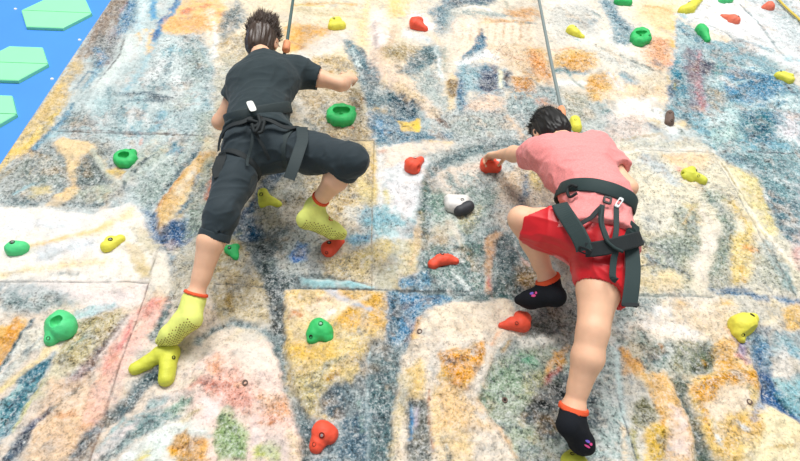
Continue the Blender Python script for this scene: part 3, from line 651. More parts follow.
B;6fa0d8;7;15;0.2;0.7;0;17.1 -53.5 17.1 -58.9 16.2 -66.3
B;4f5a56;11;19;0.5;1;0;20.6 -63.6 21.1 -72.5
B;6f7c74;11;19;0.5;1;0;28.8 -69.0 30.2 -75.1
B;f4ece2;10;24;0.15;0.5;0.006;48.9 -30.5 45.7 -39.4 43.0 -48.9 44.4 -55.9
P;adb8a0;10;0;0.4;1;-0.008;54.3 -33.8 63.3 -30.4 79.0 -26.7 86.4 -32.4 78.2 -59.6 70.8 -76.0 55.9 -76.0 53.4 -68.1 48.7 -60.7 44.1 -53.9 45.3 -47.8 48.2 -40.5
B;6fae98;17;32;0.5;1;0;62.9 -32.6 67.8 -34.8
P;4c5c60;18;0;0.45;1;0;66.8 -46.7 79.9 -38.0 77.6 -57.7 71.9 -70.8 65.0 -67.1 61.8 -57.7
B;2c3a40;18;33;0.5;1;0;67.9 -51.8 67.8 -62.5
B;e2e4da;9;16;0.5;1;0;64.1 -38.2 67.3 -43.5
P;e0a868;11;0;0.3;0.9;0;85.3 -27.8 81.9 -33.6 75.9 -37.0 69.0 -45.6 71.2 -39.2 78.1 -31.3 82.1 -27.8
B;b04a50;9;14;0.4;0.9;0;78.7 -38.6 74.0 -41.3 70.5 -45.6
B;ecc49c;8;15;0.3;0.6;0;42.6 -53.9 45.9 -59.7 51.7 -66.3 55.4 -73.4
P;8c9a94;13;0;0.5;1;0;57.0 -69.0 65.0 -67.1 73.4 -72.5 70.4 -77.8 55.6 -77.7
P;b0c0c0;14;0;0.45;1;0;78.6 -39.1 107.9 -25.2 104.4 -41.1 101.1 -59.5 98.1 -76.1 70.8 -76.0
B;d4e2e6;8;18;0.2;0.5;0;105.7 -25.2 102.5 -38.9 100.4 -51.6 99.5 -61.5
B;f0dcc0;10;21;0.3;0.6;0;98.2 -62.4 95.5 -75.2
P;b8beb0;15;0;0.4;1;0;109.0 -25.2 132.5 -24.9 129.2 -43.1 123.6 -40.9 114.3 -39.9 107.4 -34.4
B;84a0a0;15;28;0.5;1;0;116.1 -34.4 121.9 -36.6
P;f0cc98;9;0;0.22;0.7;0.008;107.3 -29.3 109.6 -34.4 114.1 -40.5 122.7 -40.4 124.2 -45.2 125.0 -54.5 124.6 -68.9 122.8 -76.1 107.6 -76.1 113.5 -67.1 115.4 -58.5 114.7 -51.5 111.2 -43.2 106.3 -34.5
B;eebc78;9;16;0.35;0.8;0;108.4 -31.0 111.5 -38.9 116.5 -49.5 115.1 -59.5
P;f2dccc;13;0;0.25;0.6;0;117.8 -57.5 123.6 -55.5 123.0 -70.7 121.9 -76.1 113.3 -76.1
P;94905e;10;0;0.45;1;-0.008;105.4 -53.6 110.9 -50.5 114.2 -54.6 111.8 -60.5 106.2 -62.4 102.8 -60.5
P;ecc884;8;0;0.22;0.7;0.008;106.2 -62.4 111.6 -60.9 115.1 -62.4 112.1 -72.5 107.6 -76.1 101.9 -76.1 105.5 -70.7 104.5 -66.2
B;a88838;9;13;0.4;0.9;0;111.5 -67.1 108.1 -74.3
B;b0a860;9;15;0.4;0.8;0;101.9 -63.4 100.2 -75.2
P;7d8a78;8;0;0.3;1;-0.014;122.7 -42.0 126.0 -43.1 128.4 -49.4 127.2 -59.4 127.0 -68.0 130.9 -75.2 123.5 -76.9 124.7 -66.1 125.7 -55.5 125.5 -47.3
P;a2a68c;13;0;0.45;1;0;133.6 -24.9 152.8 -24.7 146.9 -36.3 137.9 -39.7 129.6 -42.0 125.4 -38.7
B;4f5a40;13;23;0.5;1;0;136.4 -35.3 145.0 -32.9
P;ead0a0;13;0;0.35;0.9;0;151.2 -25.9 165.3 -24.5 165.6 -36.2 161.3 -40.6 151.9 -37.4 144.4 -39.7
B;b8a0b4;10;17;0.4;0.5;0;160.3 -28.1 162.2 -33.9
P;f0cc84;9;0;0.2;0.8;0.014;130.5 -45.2 137.7 -40.3 153.1 -37.2 163.2 -39.0 160.5 -47.1 152.5 -55.4 156.6 -55.4 160.9 -59.3 154.7 -76.1 131.5 -76.1 128.3 -67.1 129.4 -56.5
P;eab45c;13;0;0.35;0.9;0;132.4 -43.0 143.3 -39.7 156.0 -37.9 162.4 -40.6 159.4 -47.1 153.8 -42.9 140.5 -44.1 132.1 -49.4
P;f0e0ce;10;0;0.2;0.6;0;134.4 -51.4 143.9 -46.2 153.4 -44.0 155.3 -49.2 151.4 -55.4 143.3 -57.4 137.0 -60.4 132.7 -58.4
B;e0ecf0;9;16;0.3;0.5;0;134.8 -63.3 134.5 -68.9
B;cfe0e8;10;20;0.3;0.5;0;144.7 -61.3 146.5 -64.2
P;4a88c0;9;0;0.25;1;-0.01;168.8 -24.5 176.8 -24.4 171.1 -38.3 170.1 -49.2 173.3 -55.3 177.0 -60.3 175.4 -63.2 169.2 -59.3 163.4 -54.3 160.6 -49.2 163.4 -38.4
B;2f62a0;13;27;0.4;1;0;168.8 -29.2 165.7 -40.6 165.3 -48.1
P;8fbcd6;12;0;0.3;0.9;0;169.5 -41.7 177.2 -39.4 189.4 -37.1 177.5 -59.3 171.8 -56.3 169.6 -48.1
P;f0e6da;13;0;0.25;0.7;0;174.5 -29.2 182.5 -26.7 183.4 -33.7 176.6 -40.5 171.7 -39.5
B;7fa8c8;13;26;0.4;0.9;0;183.6 -26.7 186.8 -33.7
P;f4e6c8;8;0;0.15;0.6;0.014;143.6 -66.1 153.2 -58.4 161.8 -53.3 165.2 -54.8 170.2 -59.3 174.4 -65.1 167.9 -77.0 136.9 -77.0
P;f0cc88;13;0;0.35;0.8;0;134.5 -68.9 144.4 -64.2 153.0 -63.2 146.7 -72.5 133.4 -76.1
B;c9b894;39;39;0.3;0.5;0;-59.4 242.9 -41.4 238.6 -21.0 243.2
B;d9a868;21;21;0.4;0.5;0;-63.0 248.5 -42.5 253.2 -15.4 252.5
P;e0a862;34;0;0.3;0.6;0;-60.9 217.7 -45.6 220.2 -35.2 214.3 -40.2 206.1 -49.1 197.9 -57.5 199.8
B;c08858;19;14;0.3;0.6;0;-55.7 196.2 -51.0 190.3
P;dcd4ca;42;0;0.3;0.4;0;-48.8 195.4 -33.6 211.8 -15.5 218.5 -19.1 202.5 -34.7 189.0 -45.0 183.5
B;b8a07c;34;34;0.5;1;0;-38.5 170.0 -28.1 170.7 -22.2 160.0
B;a08450;29;27;0.45;1;0;-35.1 177.1 -27.4 180.0 -20.3 171.2
B;4f8098;22;35;0.4;1;0;-20.3 199.9 -11.6 185.8 -4.5 172.2 0.9 161.4
B;d8e2e6;11;16;0.5;1;0;-18.7 195.0 -9.8 174.1
B;3a5a6c;13;19;0.4;1;0;-11.8 193.0 -3.3 176.9 2.2 159.2
B;e9ddd6;44;64;0.3;0.3;0;-0.1 242.0 1.7 211.8
B;c4b4b0;25;25;0.4;0.5;0;-2.8 224.9 -1.0 203.8 0.5 193.9
B;d2b69a;36;42;0.4;0.6;0;11.7 223.2 8.8 199.4 0.6 184.2
B;ecd0bc;34;53;0.3;0.5;0;-2.1 184.0 4.8 161.6 16.3 149.4
P;b09a6c;30;0;0.45;1;0;4.6 196.6 17.2 202.6 31.0 196.0 25.0 181.0 14.1 178.0 6.1 182.2
B;4f4a34;16;21;0.45;1;0;12.7 173.3 20.7 171.5
P;3f6f80;24;0;0.4;1;0;22.3 183.2 34.0 201.2 42.3 199.3 39.8 179.7 28.5 167.5 20.5 164.7
B;24505f;14;22;0.35;1;0;23.4 174.0 34.9 191.3
B;e2eaf0;34;57;0.3;0.4;0;21.7 215.9 34.4 208.9
B;eef2f2;8;14;0.2;0.5;0;40.2 199.1 41.7 177.4 40.8 163.8
P;8ea0a0;31;0;0.5;1;0;27.2 167.4 40.9 175.1 42.0 150.9 26.4 145.8
B;6f8ca0;36;60;0.4;1;0;48.2 245.9 48.5 228.8 42.1 245.4
B;36587a;25;41;0.35;1;0;52.3 261.9 69.9 265.9 89.1 267.6
B;5f86a0;36;69;0.45;1;0;48.6 251.9 48.7 231.6
P;b4beb8;33;0;0.45;0.8;0;53.0 249.3 63.9 251.6 96.1 249.8 94.8 240.9 76.7 242.4 58.4 240.9 52.6 223.6 48.9 212.6
B;eee6da;11;15;0.2;0.4;0;60.6 248.4 70.6 256.7 82.8 254.7 88.3 249.2
B;d8a474;21;24;0.45;0.7;0;80.7 236.9 94.0 235.1 115.8 238.2
B;97a4a4;18;27;0.5;0.9;0;89.1 243.3 100.3 247.2 102.6 241.5
B;97a4a4;15;21;0.5;0.9;0;103.0 234.4 118.1 234.1
P;dca470;28;0;0.4;0.7;0;98.5 256.0 119.2 257.7 123.3 246.1 110.1 240.7 100.3 247.2
B;b8b4a0;16;16;0.4;0.8;0;98.7 268.4 100.1 256.1
B;d0ac8c;13;7;0.5;0.6;0;56.2 232.2 53.6 206.2
B;d0ac8c;13;7;0.5;0.6;0;62.2 229.3 59.6 206.6
B;d0ac8c;13;7;0.5;0.6;0;68.2 226.4 65.6 207.0
B;d0ac8c;13;7;0.5;0.6;0;75.0 231.9 71.7 207.4
B;d0ac8c;13;7;0.5;0.6;0;80.9 229.0 77.8 207.9
B;d0ac8c;13;7;0.5;0.6;0;87.9 234.6 83.9 208.3
B;d0ac8c;13;7;0.5;0.6;0;93.8 231.7 90.0 208.7
B;d0ac8c;13;7;0.5;0.6;0;99.7 228.8 96.1 209.2
B;d0ac8c;13;7;0.5;0.6;0;106.9 234.4 102.3 209.6
B;d0ac8c;13;7;0.5;0.6;0;112.8 231.5 108.5 210.0
B;f0dcd0;29;44;0.3;0.5;0;59.2 232.4 55.3 202.7
P;3a76a0;13;0;0.25;1;0;73.9 217.1 77.5 210.7 75.6 200.3 66.8 191.0 58.6 184.4 60.5 190.6 69.3 201.1
B;20486a;9;11;0.3;1;0;74.3 214.4 75.5 205.4
B;eaeef0;19;28;0.35;0.8;0;56.0 178.3 66.3 186.1 77.0 194.1
P;e4cbb0;33;0;0.3;0.8;0;78.2 204.3 98.5 205.7 107.5 191.3 110.6 163.5 100.6 167.4 91.5 178.3 79.2 189.4
B;c08c5c;14;11;0.4;0.9;0;83.0 197.0 95.3 185.6 100.6 183.6
P;e49a5c;27;0;0.35;0.9;0;108.8 198.8 113.7 194.1 117.0 168.4 112.9 161.4 104.7 167.6 104.8 183.8
P;d8924c;24;0;0.4;1;0;89.4 164.5 100.6 167.4 100.6 152.1 89.8 150.4
P;16305e;13;0;0.2;1;0;66.6 163.1 73.1 173.6 78.7 175.1 79.6 161.7 76.5 152.8 67.7 150.2
B;163054;13;21;0.35;1;0;86.1 169.9 84.3 155.4
B;f0f0d8;11;16;0.3;0.5;0;82.8 173.1 80.3 153.0
B;24505a;13;19;0.45;1;0;62.9 166.2 68.1 165.4
P;9cb8cc;24;0;0.45;0.9;0;55.8 176.0 68.3 179.1 66.7 152.3 54.6 148.4
B;3a6c9c;12;16;0.4;1;0;55.0 160.2 53.3 147.3
B;6f5030;16;18;0.4;0.9;0;47.8 159.8 47.6 149.1
B;3f5f5f;22;30;0.45;1;0;29.0 181.3 37.7 191.5
B;c8d0cc;39;78;0.5;0.8;0;33.8 167.8 36.8 150.6
B;9aa69c;30;30;0.5;0.9;0;46.4 197.0 46.1 173.1
B;4f6468;13;16;0.5;1;0;101.4 164.1 106.7 156.7 108.3 151.4
P;d0ccc2;39;0;0.4;0.7;0;132.0 258.8 156.5 254.7 145.2 219.6 128.9 213.1 127.3 234.8
B;a8b4b4;25;31;0.5;0.8;0;149.3 251.1 151.3 239.6
P;e0aa58;25;0;0.35;0.9;0;125.2 194.9 143.2 198.6 139.1 181.3 127.3 178.2 121.2 182.5
B;5f8890;16;24;0.45;1;0;123.7 174.5 136.3 175.3
P;d8d6ce;40;0;0.4;0.7;0;136.5 265.3 167.7 268.0 171.1 244.0 155.8 220.4 135.8 224.3 130.4 235.1
B;8fa0a0;22;28;0.5;0.9;0;166.9 258.6 171.0 249.9
B;9aaab4;27;37;0.5;0.9;0;148.9 242.3 158.5 237.2 164.7 243.5
P;7d9cb4;27;0;0.4;1;0;179.3 275.3 189.4 276.2 187.2 251.2 194.0 237.1 186.5 217.2 178.7 211.3 173.4 213.6 178.2 235.9
B;4f7c9c;16;16;0.4;1;0;180.1 272.2 184.1 256.9 183.7 233.5
P;eccfa4;37;0;0.25;0.5;0;206.7 268.1 238.3 273.9 220.9 225.1 213.4 230.1 208.7 244.0
B;e8b480;19;22;0.35;0.6;0;213.4 268.6 225.8 266.5 233.7 261.0
P;eeb088;29;0;0.35;0.9;0;203.0 226.5 216.8 222.1 206.6 192.9 194.5 187.2 190.6 201.8
B;e88c70;24;24;0.5;0.9;0;204.3 221.2 209.3 213.5
B;6f7c6c;10;10;0.4;1;0;157.6 209.9 165.3 200.1 177.1 190.9 191.5 182.2
B;5a6a60;10;13;0.4;1;0;180.0 191.1 189.4 184.5
P;dfddd4;34;0;0.4;0.8;0;153.1 209.5 169.7 200.4 186.5 184.3 174.2 181.1 156.7 189.6
B;5f8aa0;16;25;0.4;1;0;168.4 176.1 175.5 167.3
P;e4a450;25;0;0.35;0.9;0;127.9 187.7 147.0 196.4 153.2 187.0 142.2 176.8 128.2 175.9
P;dc9a48;21;0;0.4;0.9;0;140.8 165.3 152.6 173.9 159.4 168.6 148.1 156.9 138.0 154.2
B;4f8494;16;22;0.45;1;0;119.5 174.2 128.4 177.1 129.7 170.3
B;dc9c78;14;14;0.45;0.7;0;124.8 199.9 140.0 203.5
P;e2d2b8;30;0;0.4;0.7;0;177.0 172.0 203.1 182.9 194.9 159.6 174.8 156.3
B;e8ecf0;27;35;0.4;0.6;0;157.9 173.1 161.7 157.7
B;e0b050;15;24;0.2;0.6;0;215.2 215.2 216.5 212.7
B;a8c0d8;19;31;0.35;0.6;0;237.6 258.2 242.4 249.6
P;2f84a8;22;0;0.35;1;0;204.0 185.4 212.5 193.2 211.5 178.7 208.9 160.4 202.6 147.1 200.1 151.2 203.5 164.5 198.5 162.0
B;1f6a9c;16;29;0.35;1;0;195.7 161.8 193.2 150.9
B;c8b83c;13;13;0.4;0.9;0;201.5 166.6 199.8 159.9
B;2a6a80;18;25;0.45;1;0;201.2 147.1 195.6 126.6 192.7 120.8
P;8a7078;22;0;0.4;0.9;0;216.6 188.6 225.5 189.2 221.3 174.7 215.7 167.5 212.3 169.5
P;c07a82;19;0;0.35;0.9;0;219.0 172.2 217.9 158.7 211.6 139.4 208.9 139.2 212.6 154.1
P;4a3f60;20;0;0.45;1;0;228.7 191.8 238.5 192.5 233.4 180.1 226.1 179.6
P;2f8f9c;25;0;0.45;1;0;238.5 192.5 249.0 193.1 242.3 180.6 233.9 177.7
P;3a8cc0;25;0;0.35;1;0;243.7 180.7 266.0 191.8 277.0 178.0 280.0 166.7 269.7 157.2 254.7 160.8 242.2 151.4 231.5 148.7 234.3 161.8
B;16608c;14;25;0.4;1;0;249.6 181.1 256.0 169.8 270.0 175.3
B;16607c;13;21;0.45;1;0;233.3 153.1 244.1 155.8 253.9 165.2
B;d8e8f0;20;34;0.5;0.9;0;254.0 191.0 263.7 186.7 271.6 184.8
B;c8dce8;12;19;0.5;1;0;240.6 166.7 255.3 174.4
P;b4a890;24;0;0.5;1;0;222.0 165.6 233.4 159.6 228.3 144.3 216.5 141.7
P;d4e4ec;23;0;0.4;0.9;0;209.9 135.2 232.8 142.5 231.9 128.4 216.2 121.9 207.0 121.4
P;b0ccd0;27;0;0.5;1;0;205.7 121.4 227.5 124.3 220.5 105.5 204.0 104.8
P;257a94;23;0;0.4;1;0;235.5 136.5 253.9 141.6 252.8 125.5 237.9 108.0 225.9 109.3 225.8 120.4
B;104f70;13;23;0.4;1;0;239.1 132.7 241.6 121.2 230.2 113.2
B;cfe0e8;10;15;0.5;1;0;231.9 122.6 242.6 128.9
B;e6eef4;24;40;0.4;0.8;0;247.2 147.4 267.5 152.8 281.4 155.7
B;5090bc;18;34;0.45;1;0;260.8 141.9 269.2 150.7
P;e0dce0;30;0;0.45;0.9;0;260.1 137.8 273.9 138.5 259.5 110.8 248.4 114.0
B;2f4456;11;14;0.4;0.9;0;280.9 171.3 282.0 162.3
B;5f7468;10;12;0.5;1;0;186.2 116.7 187.3 113.1
B;4f5a78;12;17;0.45;0.9;0;167.9 122.4 172.8 117.9
P;d8c0a4;26;0;0.4;0.9;0;174.8 160.6 190.7 159.3 192.0 155.1 176.8 150.0 170.7 147.5
P;7d6c3c;20;0;0.45;1;0;-17.7 145.4 -11.5 147.8 -9.6 129.8 -14.7 133.5
P;4a7898;19;0;0.35;1;0;-3.2 113.3 0.2 126.5 6.2 121.1 13.3 105.1 26.3 109.2 45.1 108.3 47.1 103.1 17.8 100.1 1.7 97.7
B;76a0d0;21;40;0.4;0.9;0;1.5 117.1 5.1 106.5
P;26566c;17;0;0.4;1;0;7.4 140.6 15.0 147.2 27.4 137.7 28.2 127.9 18.2 119.8 13.5 123.3
B;16404f;12;20;0.4;1;0;11.2 138.8 17.3 135.2
B;3f6f90;17;24;0.35;1;0;14.6 119.6 24.3 122.0
P;f2ca68;6;0;0.1;0.4;0;11.0 121.3 14.6 117.8 19.4 117.1 24.3 122.0 27.0 122.1 26.0 109.2 15.7 108.7
B;3a3020;5;6;0.1;0.5;0;13.4 116.8 15.7 113.2 18.7 113.9 20.4 111.7 22.0 115.4
B;7c5c48;14;19;0.4;1;0;40.0 120.9 43.8 114.6
P;e0c8a8;20;0;0.3;0.8;0;3.6 157.2 15.1 155.7 29.9 139.9 39.2 126.5 36.5 122.6 24.8 135.6 12.5 147.1
P;b0bab4;31;0;0.5;1;0;45.0 123.0 63.9 127.8 75.6 122.7 73.4 106.1 49.7 106.8
B;7c9098;19;24;0.5;1;0;55.5 117.9 64.7 112.8
P;9c7c44;18;0;0.4;1;0;46.5 159.7 53.1 160.1 50.5 145.1 46.5 142.8
B;3f78a8;15;23;0.4;1;0;55.5 158.1 52.9 143.1 55.8 133.2
P;5f7c84;25;0;0.4;1;0;43.5 87.8 53.5 96.5 70.3 100.7 72.2 97.3 55.1 89.9 46.3 79.8
B;c4ccd0;39;69;0.4;0.8;0;157.2 89.1 162.7 84.3
P;f0d2b0;28;0;0.3;0.6;0;169.1 96.3 194.9 97.4 199.0 92.4 185.3 82.0 172.8 86.4
B;f09890;16;23;0.2;0.6;0;173.4 81.5 174.6 80.0
B;5a5048;5;5;0;0.5;0;167.6 75.0 173.3 74.9
P;b4bca8;28;0;0.5;1;0;180.3 66.2 191.9 69.6 191.6 60.6 182.9 53.1 177.9 57.2
B;4f7c78;15;22;0.5;1;0;182.5 63.3 182.4 57.4
B;7f9068;13;15;0.5;1;0;188.1 60.5 192.1 59.2
P;d6c690;23;0;0.4;0.8;0;165.1 52.5 173.4 54.2 168.5 44.3 162.5 42.8
B;9fb0a8;21;27;0.5;1;0;160.7 49.6 158.8 41.3
B;e8c880;15;24;0.35;0.8;0;191.4 57.7 192.3 52.0
P;8fa890;23;0;0.5;1;0;181.6 47.4 190.0 49.1 186.3 38.1 177.7 37.9
B;fbf6e6;6;7;0.1;0.3;0;199.1 94.1 199.8 74.6 201.7 58.0 201.7 41.2
B;a89868;7;7;0.25;0.4;0;200.8 92.5 200.8 71.5 203.1 53.7
P;e6d498;22;0;0.3;0.8;0;209.3 82.9 218.6 80.0 215.5 65.9 213.0 51.2 211.3 38.8 204.8 38.6 206.0 55.3 207.1 70.2
P;7aa0b0;22;0;0.4;1;0;212.8 96.4 253.8 99.8 222.3 39.1 212.4 38.8 215.1 55.5 218.7 75.2 218.0 86.5
B;2f6878;14;28;0.4;1;0;222.6 83.4 223.9 78.6
B;2f6480;15;33;0.45;1;0;220.2 66.0 220.4 57.2 225.8 54.4
B;e8ecee;20;39;0.45;0.8;0;230.3 77.3 238.6 72.8
B;e4e0e0;21;36;0.45;0.8;0;221.9 55.8 223.3 43.2
B;eef0f0;11;17;0.4;0.8;0;216.2 67.4 213.9 48.4
P;9c8674;19;0;0.35;0.9;0;-195.4 243.2 -185.7 244.0 -184.6 227.0 -187.9 208.0 -189.7 190.3 -191.5 180.7 -193.5 197.5
B;c86848;10;9;0.4;0.8;0;-184.1 241.2 -183.2 227.1
P;4f84b8;23;0;0.4;1;0;-184.3 244.1 -177.4 244.7 -169.8 214.7 -171.9 204.1 -176.3 201.2 -179.9 216.5
P;8a8e8c;24;0;0.45;1;0;-187.6 195.4 -179.4 198.5 -172.7 194.0 -170.0 177.5 -174.0 159.3 -179.5 161.1 -184.4 178.8
B;5a94d0;18;28;0.4;0.9;0;-184.0 181.2 -175.2 170.3 -176.7 163.5
B;d8e2e8;23;43;0.25;0.5;0;-170.4 245.3 -165.8 215.0
B;6aa4dc;13;20;0.2;0.5;0;-164.0 242.9 -159.3 223.6
B;3a70b8;12;17;0.2;0.7;0;-147.8 247.2 -151.1 227.0 -154.4 215.9
B;2f66b0;19;36;0.2;0.8;0;-151.5 200.5 -149.2 196.9
P;d8dfdc;23;0;0.2;0.5;0;-169.5 194.2 -164.1 204.7 -157.4 200.1 -157.5 178.3 -163.7 157.8 -167.1 138.9 -171.7 138.7 -168.7 161.8 -169.0 182.2
B;e8c898;14;22;0.2;0.5;0;-162.6 199.7 -159.1 192.5
B;e8cca0;16;27;0.25;0.5;0;-154.1 197.8 -150.6 181.1
B;5f6060;7;7;0.3;0.5;0;-170.0 191.8 -166.8 175.4 -168.5 157.5
P;ecb47c;31;0;0.3;0.6;0;-150.4 218.8 -140.9 225.0 -122.1 229.3 -114.9 208.4 -127.7 204.8 -143.6 208.8
B;dc8468;23;29;0.45;0.7;0;-139.4 230.7 -132.4 236.9 -124.5 240.4
B;3f7898;23;33;0.55;1;0;-136.7 182.1 -133.9 161.8 -131.4 143.0
P;9caca8;34;0;0.55;1;0;-129.5 189.8 -113.4 188.5 -105.2 150.7 -115.9 143.9 -123.9 166.9
B;4f6c74;18;23;0.55;1;0;-116.2 171.9 -111.0 154.6
B;e8eaea;31;51;0.4;0.9;0;-140.0 170.3 -142.6 148.5
B;7fb0d0;27;40;0.5;1;0;-139.9 179.5 -135.3 186.9 -125.9 180.5
B;c8a058;25;35;0.45;1;0;-106.0 191.4 -101.7 196.6
P;6f7c7c;26;0;0.45;1;0;-111.5 232.9 -102.7 239.4 -99.2 220.1 -104.1 209.2 -109.2 214.0
P;a9b6b8;17;0;0.45;1;0;-159.3 -6.7 -149.0 -7.5 -138.2 -5.3 -131.2 -8.2 -137.6 -15.2 -148.9 -15.4 -156.2 -13.6
B;5f7c80;10;12;0.5;1;0;-152.0 -12.0 -146.1 -10.5 -138.7 -10.3
B;f0e2de;17;35;0.2;0.4;0;-127.4 -7.1 -107.6 -5.8
B;bcd4e0;10;14;0.35;0.7;0;-124.9 -14.0 -118.4 -11.5 -111.4 -9.9
P;eda552;10;0;0.2;0.7;0;-150.7 -27.4 -149.6 -21.0 -147.9 -17.7 -143.5 -19.5 -144.5 -25.5 -145.3 -32.6 -145.6 -38.6
B;2a5f70;6;11;0.2;1;0;-140.9 -19.0 -142.9 -23.7 -143.7 -30.9 -144.1 -36.9 -144.9 -40.2
P;e2dacb;11;0;0.3;0.7;0;-142.1 -23.7 -136.2 -22.7 -133.9 -28.1 -137.2 -35.1 -141.1 -36.9 -141.8 -30.0
B;a8b0b0;8;11;0.4;0.9;0;-135.1 -27.2 -138.8 -35.1 -142.3 -41.0
B;eed8b4;8;17;0.2;0.5;0;-127.4 -30.7 -133.5 -38.5 -138.2 -45.1
P;3a7c9c;8;0;0.25;1;0;-126.7 -35.4 -126.7 -38.4 -127.8 -45.0 -135.6 -45.8 -134.0 -41.0 -130.1 -37.6
P;c4b488;11;0;0.4;1;0;-122.5 -20.6 -116.4 -14.9 -107.9 -12.8 -105.9 -16.6 -108.6 -23.2 -111.0 -30.5 -114.7 -37.4 -117.2 -39.1 -122.5 -39.2 -126.6 -36.7 -125.1 -30.6
B;8c7c50;12;12;0.5;1;0;-124.2 -22.5 -117.8 -17.8 -109.8 -14.8
B;a8b49c;11;16;0.4;0.9;0;-119.7 -32.3 -116.0 -25.2
P;8a7a7c;11;0;0.45;1;0;-105.7 -17.1 -103.6 -18.5 -107.4 -26.9 -109.6 -36.5 -110.7 -42.4 -112.9 -42.4 -111.6 -33.1 -108.3 -24.2
B;64585a;7;8;0.5;1;0;-105.8 -19.5 -109.1 -31.4 -110.5 -40.8
B;f2e4dc;7;15;0.2;0.4;0;-102.6 -16.6 -106.1 -26.0 -108.7 -34.8
P;e88c86;12;0;0.25;0.7;0;-91.8 -7.5 -95.7 -11.6 -99.0 -14.6 -100.3 -21.3 -100.9 -32.1 -102.4 -37.3 -104.8 -44.0 -105.7 -45.6 -104.9 -39.0 -102.8 -28.6 -101.7 -19.4 -98.8 -12.6
B;f2c8be;12;25;0.2;0.5;0;-91.3 -15.4 -95.7 -25.8 -97.7 -37.3
B;4a5450;12;12;0.45;1;0;-87.6 -23.0 -89.8 -26.7
P;4a92ac;9;0;0.35;1;0;-127.7 -40.5 -126.9 -45.4 -129.3 -50.1 -128.9 -56.2 -129.6 -62.8 -132.2 -66.4 -138.5 -52.5 -135.9 -48.6 -132.4 -44.6
B;1c5478;8;11;0.4;1;0;-129.0 -42.1 -131.1 -47.8 -134.2 -52.5 -134.7 -57.8
B;1c5478;7;9;0.4;1;0;-131.9 -50.9 -131.5 -58.5 -131.9 -65.7
B;b8d4de;6;9;0.45;1;0;-136.3 -51.0 -133.2 -46.2
B;efdcae;7;12;0.2;0.5;0;-133.4 -40.5 -137.3 -45.5 -140.7 -47.9
P;d8d496;9;0;0.3;0.7;0;-126.1 -44.6 -123.8 -43.7 -125.3 -49.3 -127.1 -55.5 -127.7 -60.7 -128.7 -65.0 -129.6 -62.8 -128.3 -57.7
P;eccbb0;18;0;0.35;0.7;0;-122.1 -46.1 -107.9 -43.6 -104.2 -50.0 -105.8 -56.1 -114.3 -58.4 -122.4 -59.9 -123.4 -54.0
B;8c7060;7;8;0.5;1;0;-108.5 -42.0 -111.3 -46.9 -115.5 -51.6
B;6f6a58;8;8;0.4;1;0;-111.5 -48.5 -116.9 -55.4 -120.1 -58.4
P;2f4060;9;0;0.3;1;0;-119.0 -56.6 -119.1 -59.2 -121.9 -62.8 -121.5 -67.1 -123.1 -69.8 -124.7 -72.6 -125.8 -74.6 -127.8 -73.2 -126.0 -66.4 -122.5 -61.4
B;161c34;7;12;0.3;1;0;-125.3 -66.4 -122.1 -65.7 -123.0 -68.5
B;3f6c80;9;11;0.4;1;0;-127.4 -72.6 -126.8 -69.2
P;f0c4b4;15;0;0.25;0.6;0;-107.4 -45.2 -100.6 -42.7 -99.5 -50.7 -99.6 -59.1 -102.7 -62.8 -106.8 -61.3 -107.0 -54.6
P;f0c8a4;15;0;0.3;0.7;0;-116.5 -58.4 -109.3 -58.4 -103.1 -63.5 -104.6 -69.1 -108.6 -73.2 -117.8 -72.6 -120.7 -65.7
B;e09c70;10;10;0.4;0.8;0;-114.8 -59.2 -109.9 -58.8
B;e8b088;10;13;0.35;0.8;0;-106.0 -63.5 -102.7 -62.8
P;5f7c88;11;0;0.35;1;-0.006;-82.9 -40.1 -84.6 -45.1 -87.1 -52.2 -90.2 -56.8 -94.3 -62.0 -98.9 -63.5 -99.9 -58.4 -94.5 -52.3 -91.8 -46.7 -89.9 -42.7
B;24404a;9;12;0.4;1;0;-83.6 -43.4 -88.0 -49.1 -90.4 -56.1
B;24404a;7;8;0.45;1;0;-93.1 -52.3 -95.0 -59.8
B;a8c4cc;7;12;0.25;0.7;0;-91.9 -60.6 -94.6 -65.6 -97.4 -71.9
P;5a6a7c;9;0;0.35;1;0;-99.1 -62.8 -98.6 -66.3 -99.5 -71.9 -101.5 -73.9 -105.4 -74.6 -105.5 -70.5 -102.8 -66.3
P;e8dcd8;10;0;0.25;0.5;0;-93.2 -65.6 -88.6 -62.0 -85.1 -59.1 -86.7 -65.6 -91.6 -70.5 -96.7 -73.9 -99.0 -73.2
P;8aa8ac;12;0;0.4;1;0;-78.6 -56.0 -77.2 -61.2 -83.7 -66.3 -88.8 -70.5 -92.1 -73.2 -94.5 -74.2 -91.5 -68.4 -86.7 -63.5
B;3f6870;7;9;0.5;1;0;-79.3 -59.0 -87.5 -65.6
B;4f6470;7;9;0.4;1;0;-89.2 -69.1 -94.8 -73.2
B;24484c;11;16;0.4;1;0;-89.0 -45.9 -85.1 -43.4 -81.4 -45.9
P;88b098;12;0;0.4;1;0;-76.4 -56.0 -72.4 -51.4 -68.4 -52.1 -69.5 -56.7 -74.1 -59.0
B;2f6c64;8;9;0.5;1;0;-74.7 -56.8 -69.2 -52.1
B;7fa0a8;12;23;0.4;1;0;-84.5 -61.3 -80.9 -58.3 -75.3 -57.5
P;e8f0ea;15;0;0.2;0.5;0.006;-82.1 -69.1 -73.0 -60.5 -65.7 -60.5 -58.7 -65.6 -68.8 -65.6 -72.6 -70.5 -72.2 -74.6 -80.5 -74.6
P;f0a83c;9;0;0.2;0.9;0.006;-71.3 -69.8 -69.9 -64.1 -66.6 -63.0 -64.9 -67.0 -58.8 -68.4 -57.5 -74.6 -66.6 -74.6 -68.7 -71.9
B;d88c28;7;7;0.35;1;0;-69.9 -69.8 -65.1 -69.1 -60.3 -68.4
B;e0d468;9;14;0.3;0.6;0;-79.3 -73.9 -77.8 -71.9
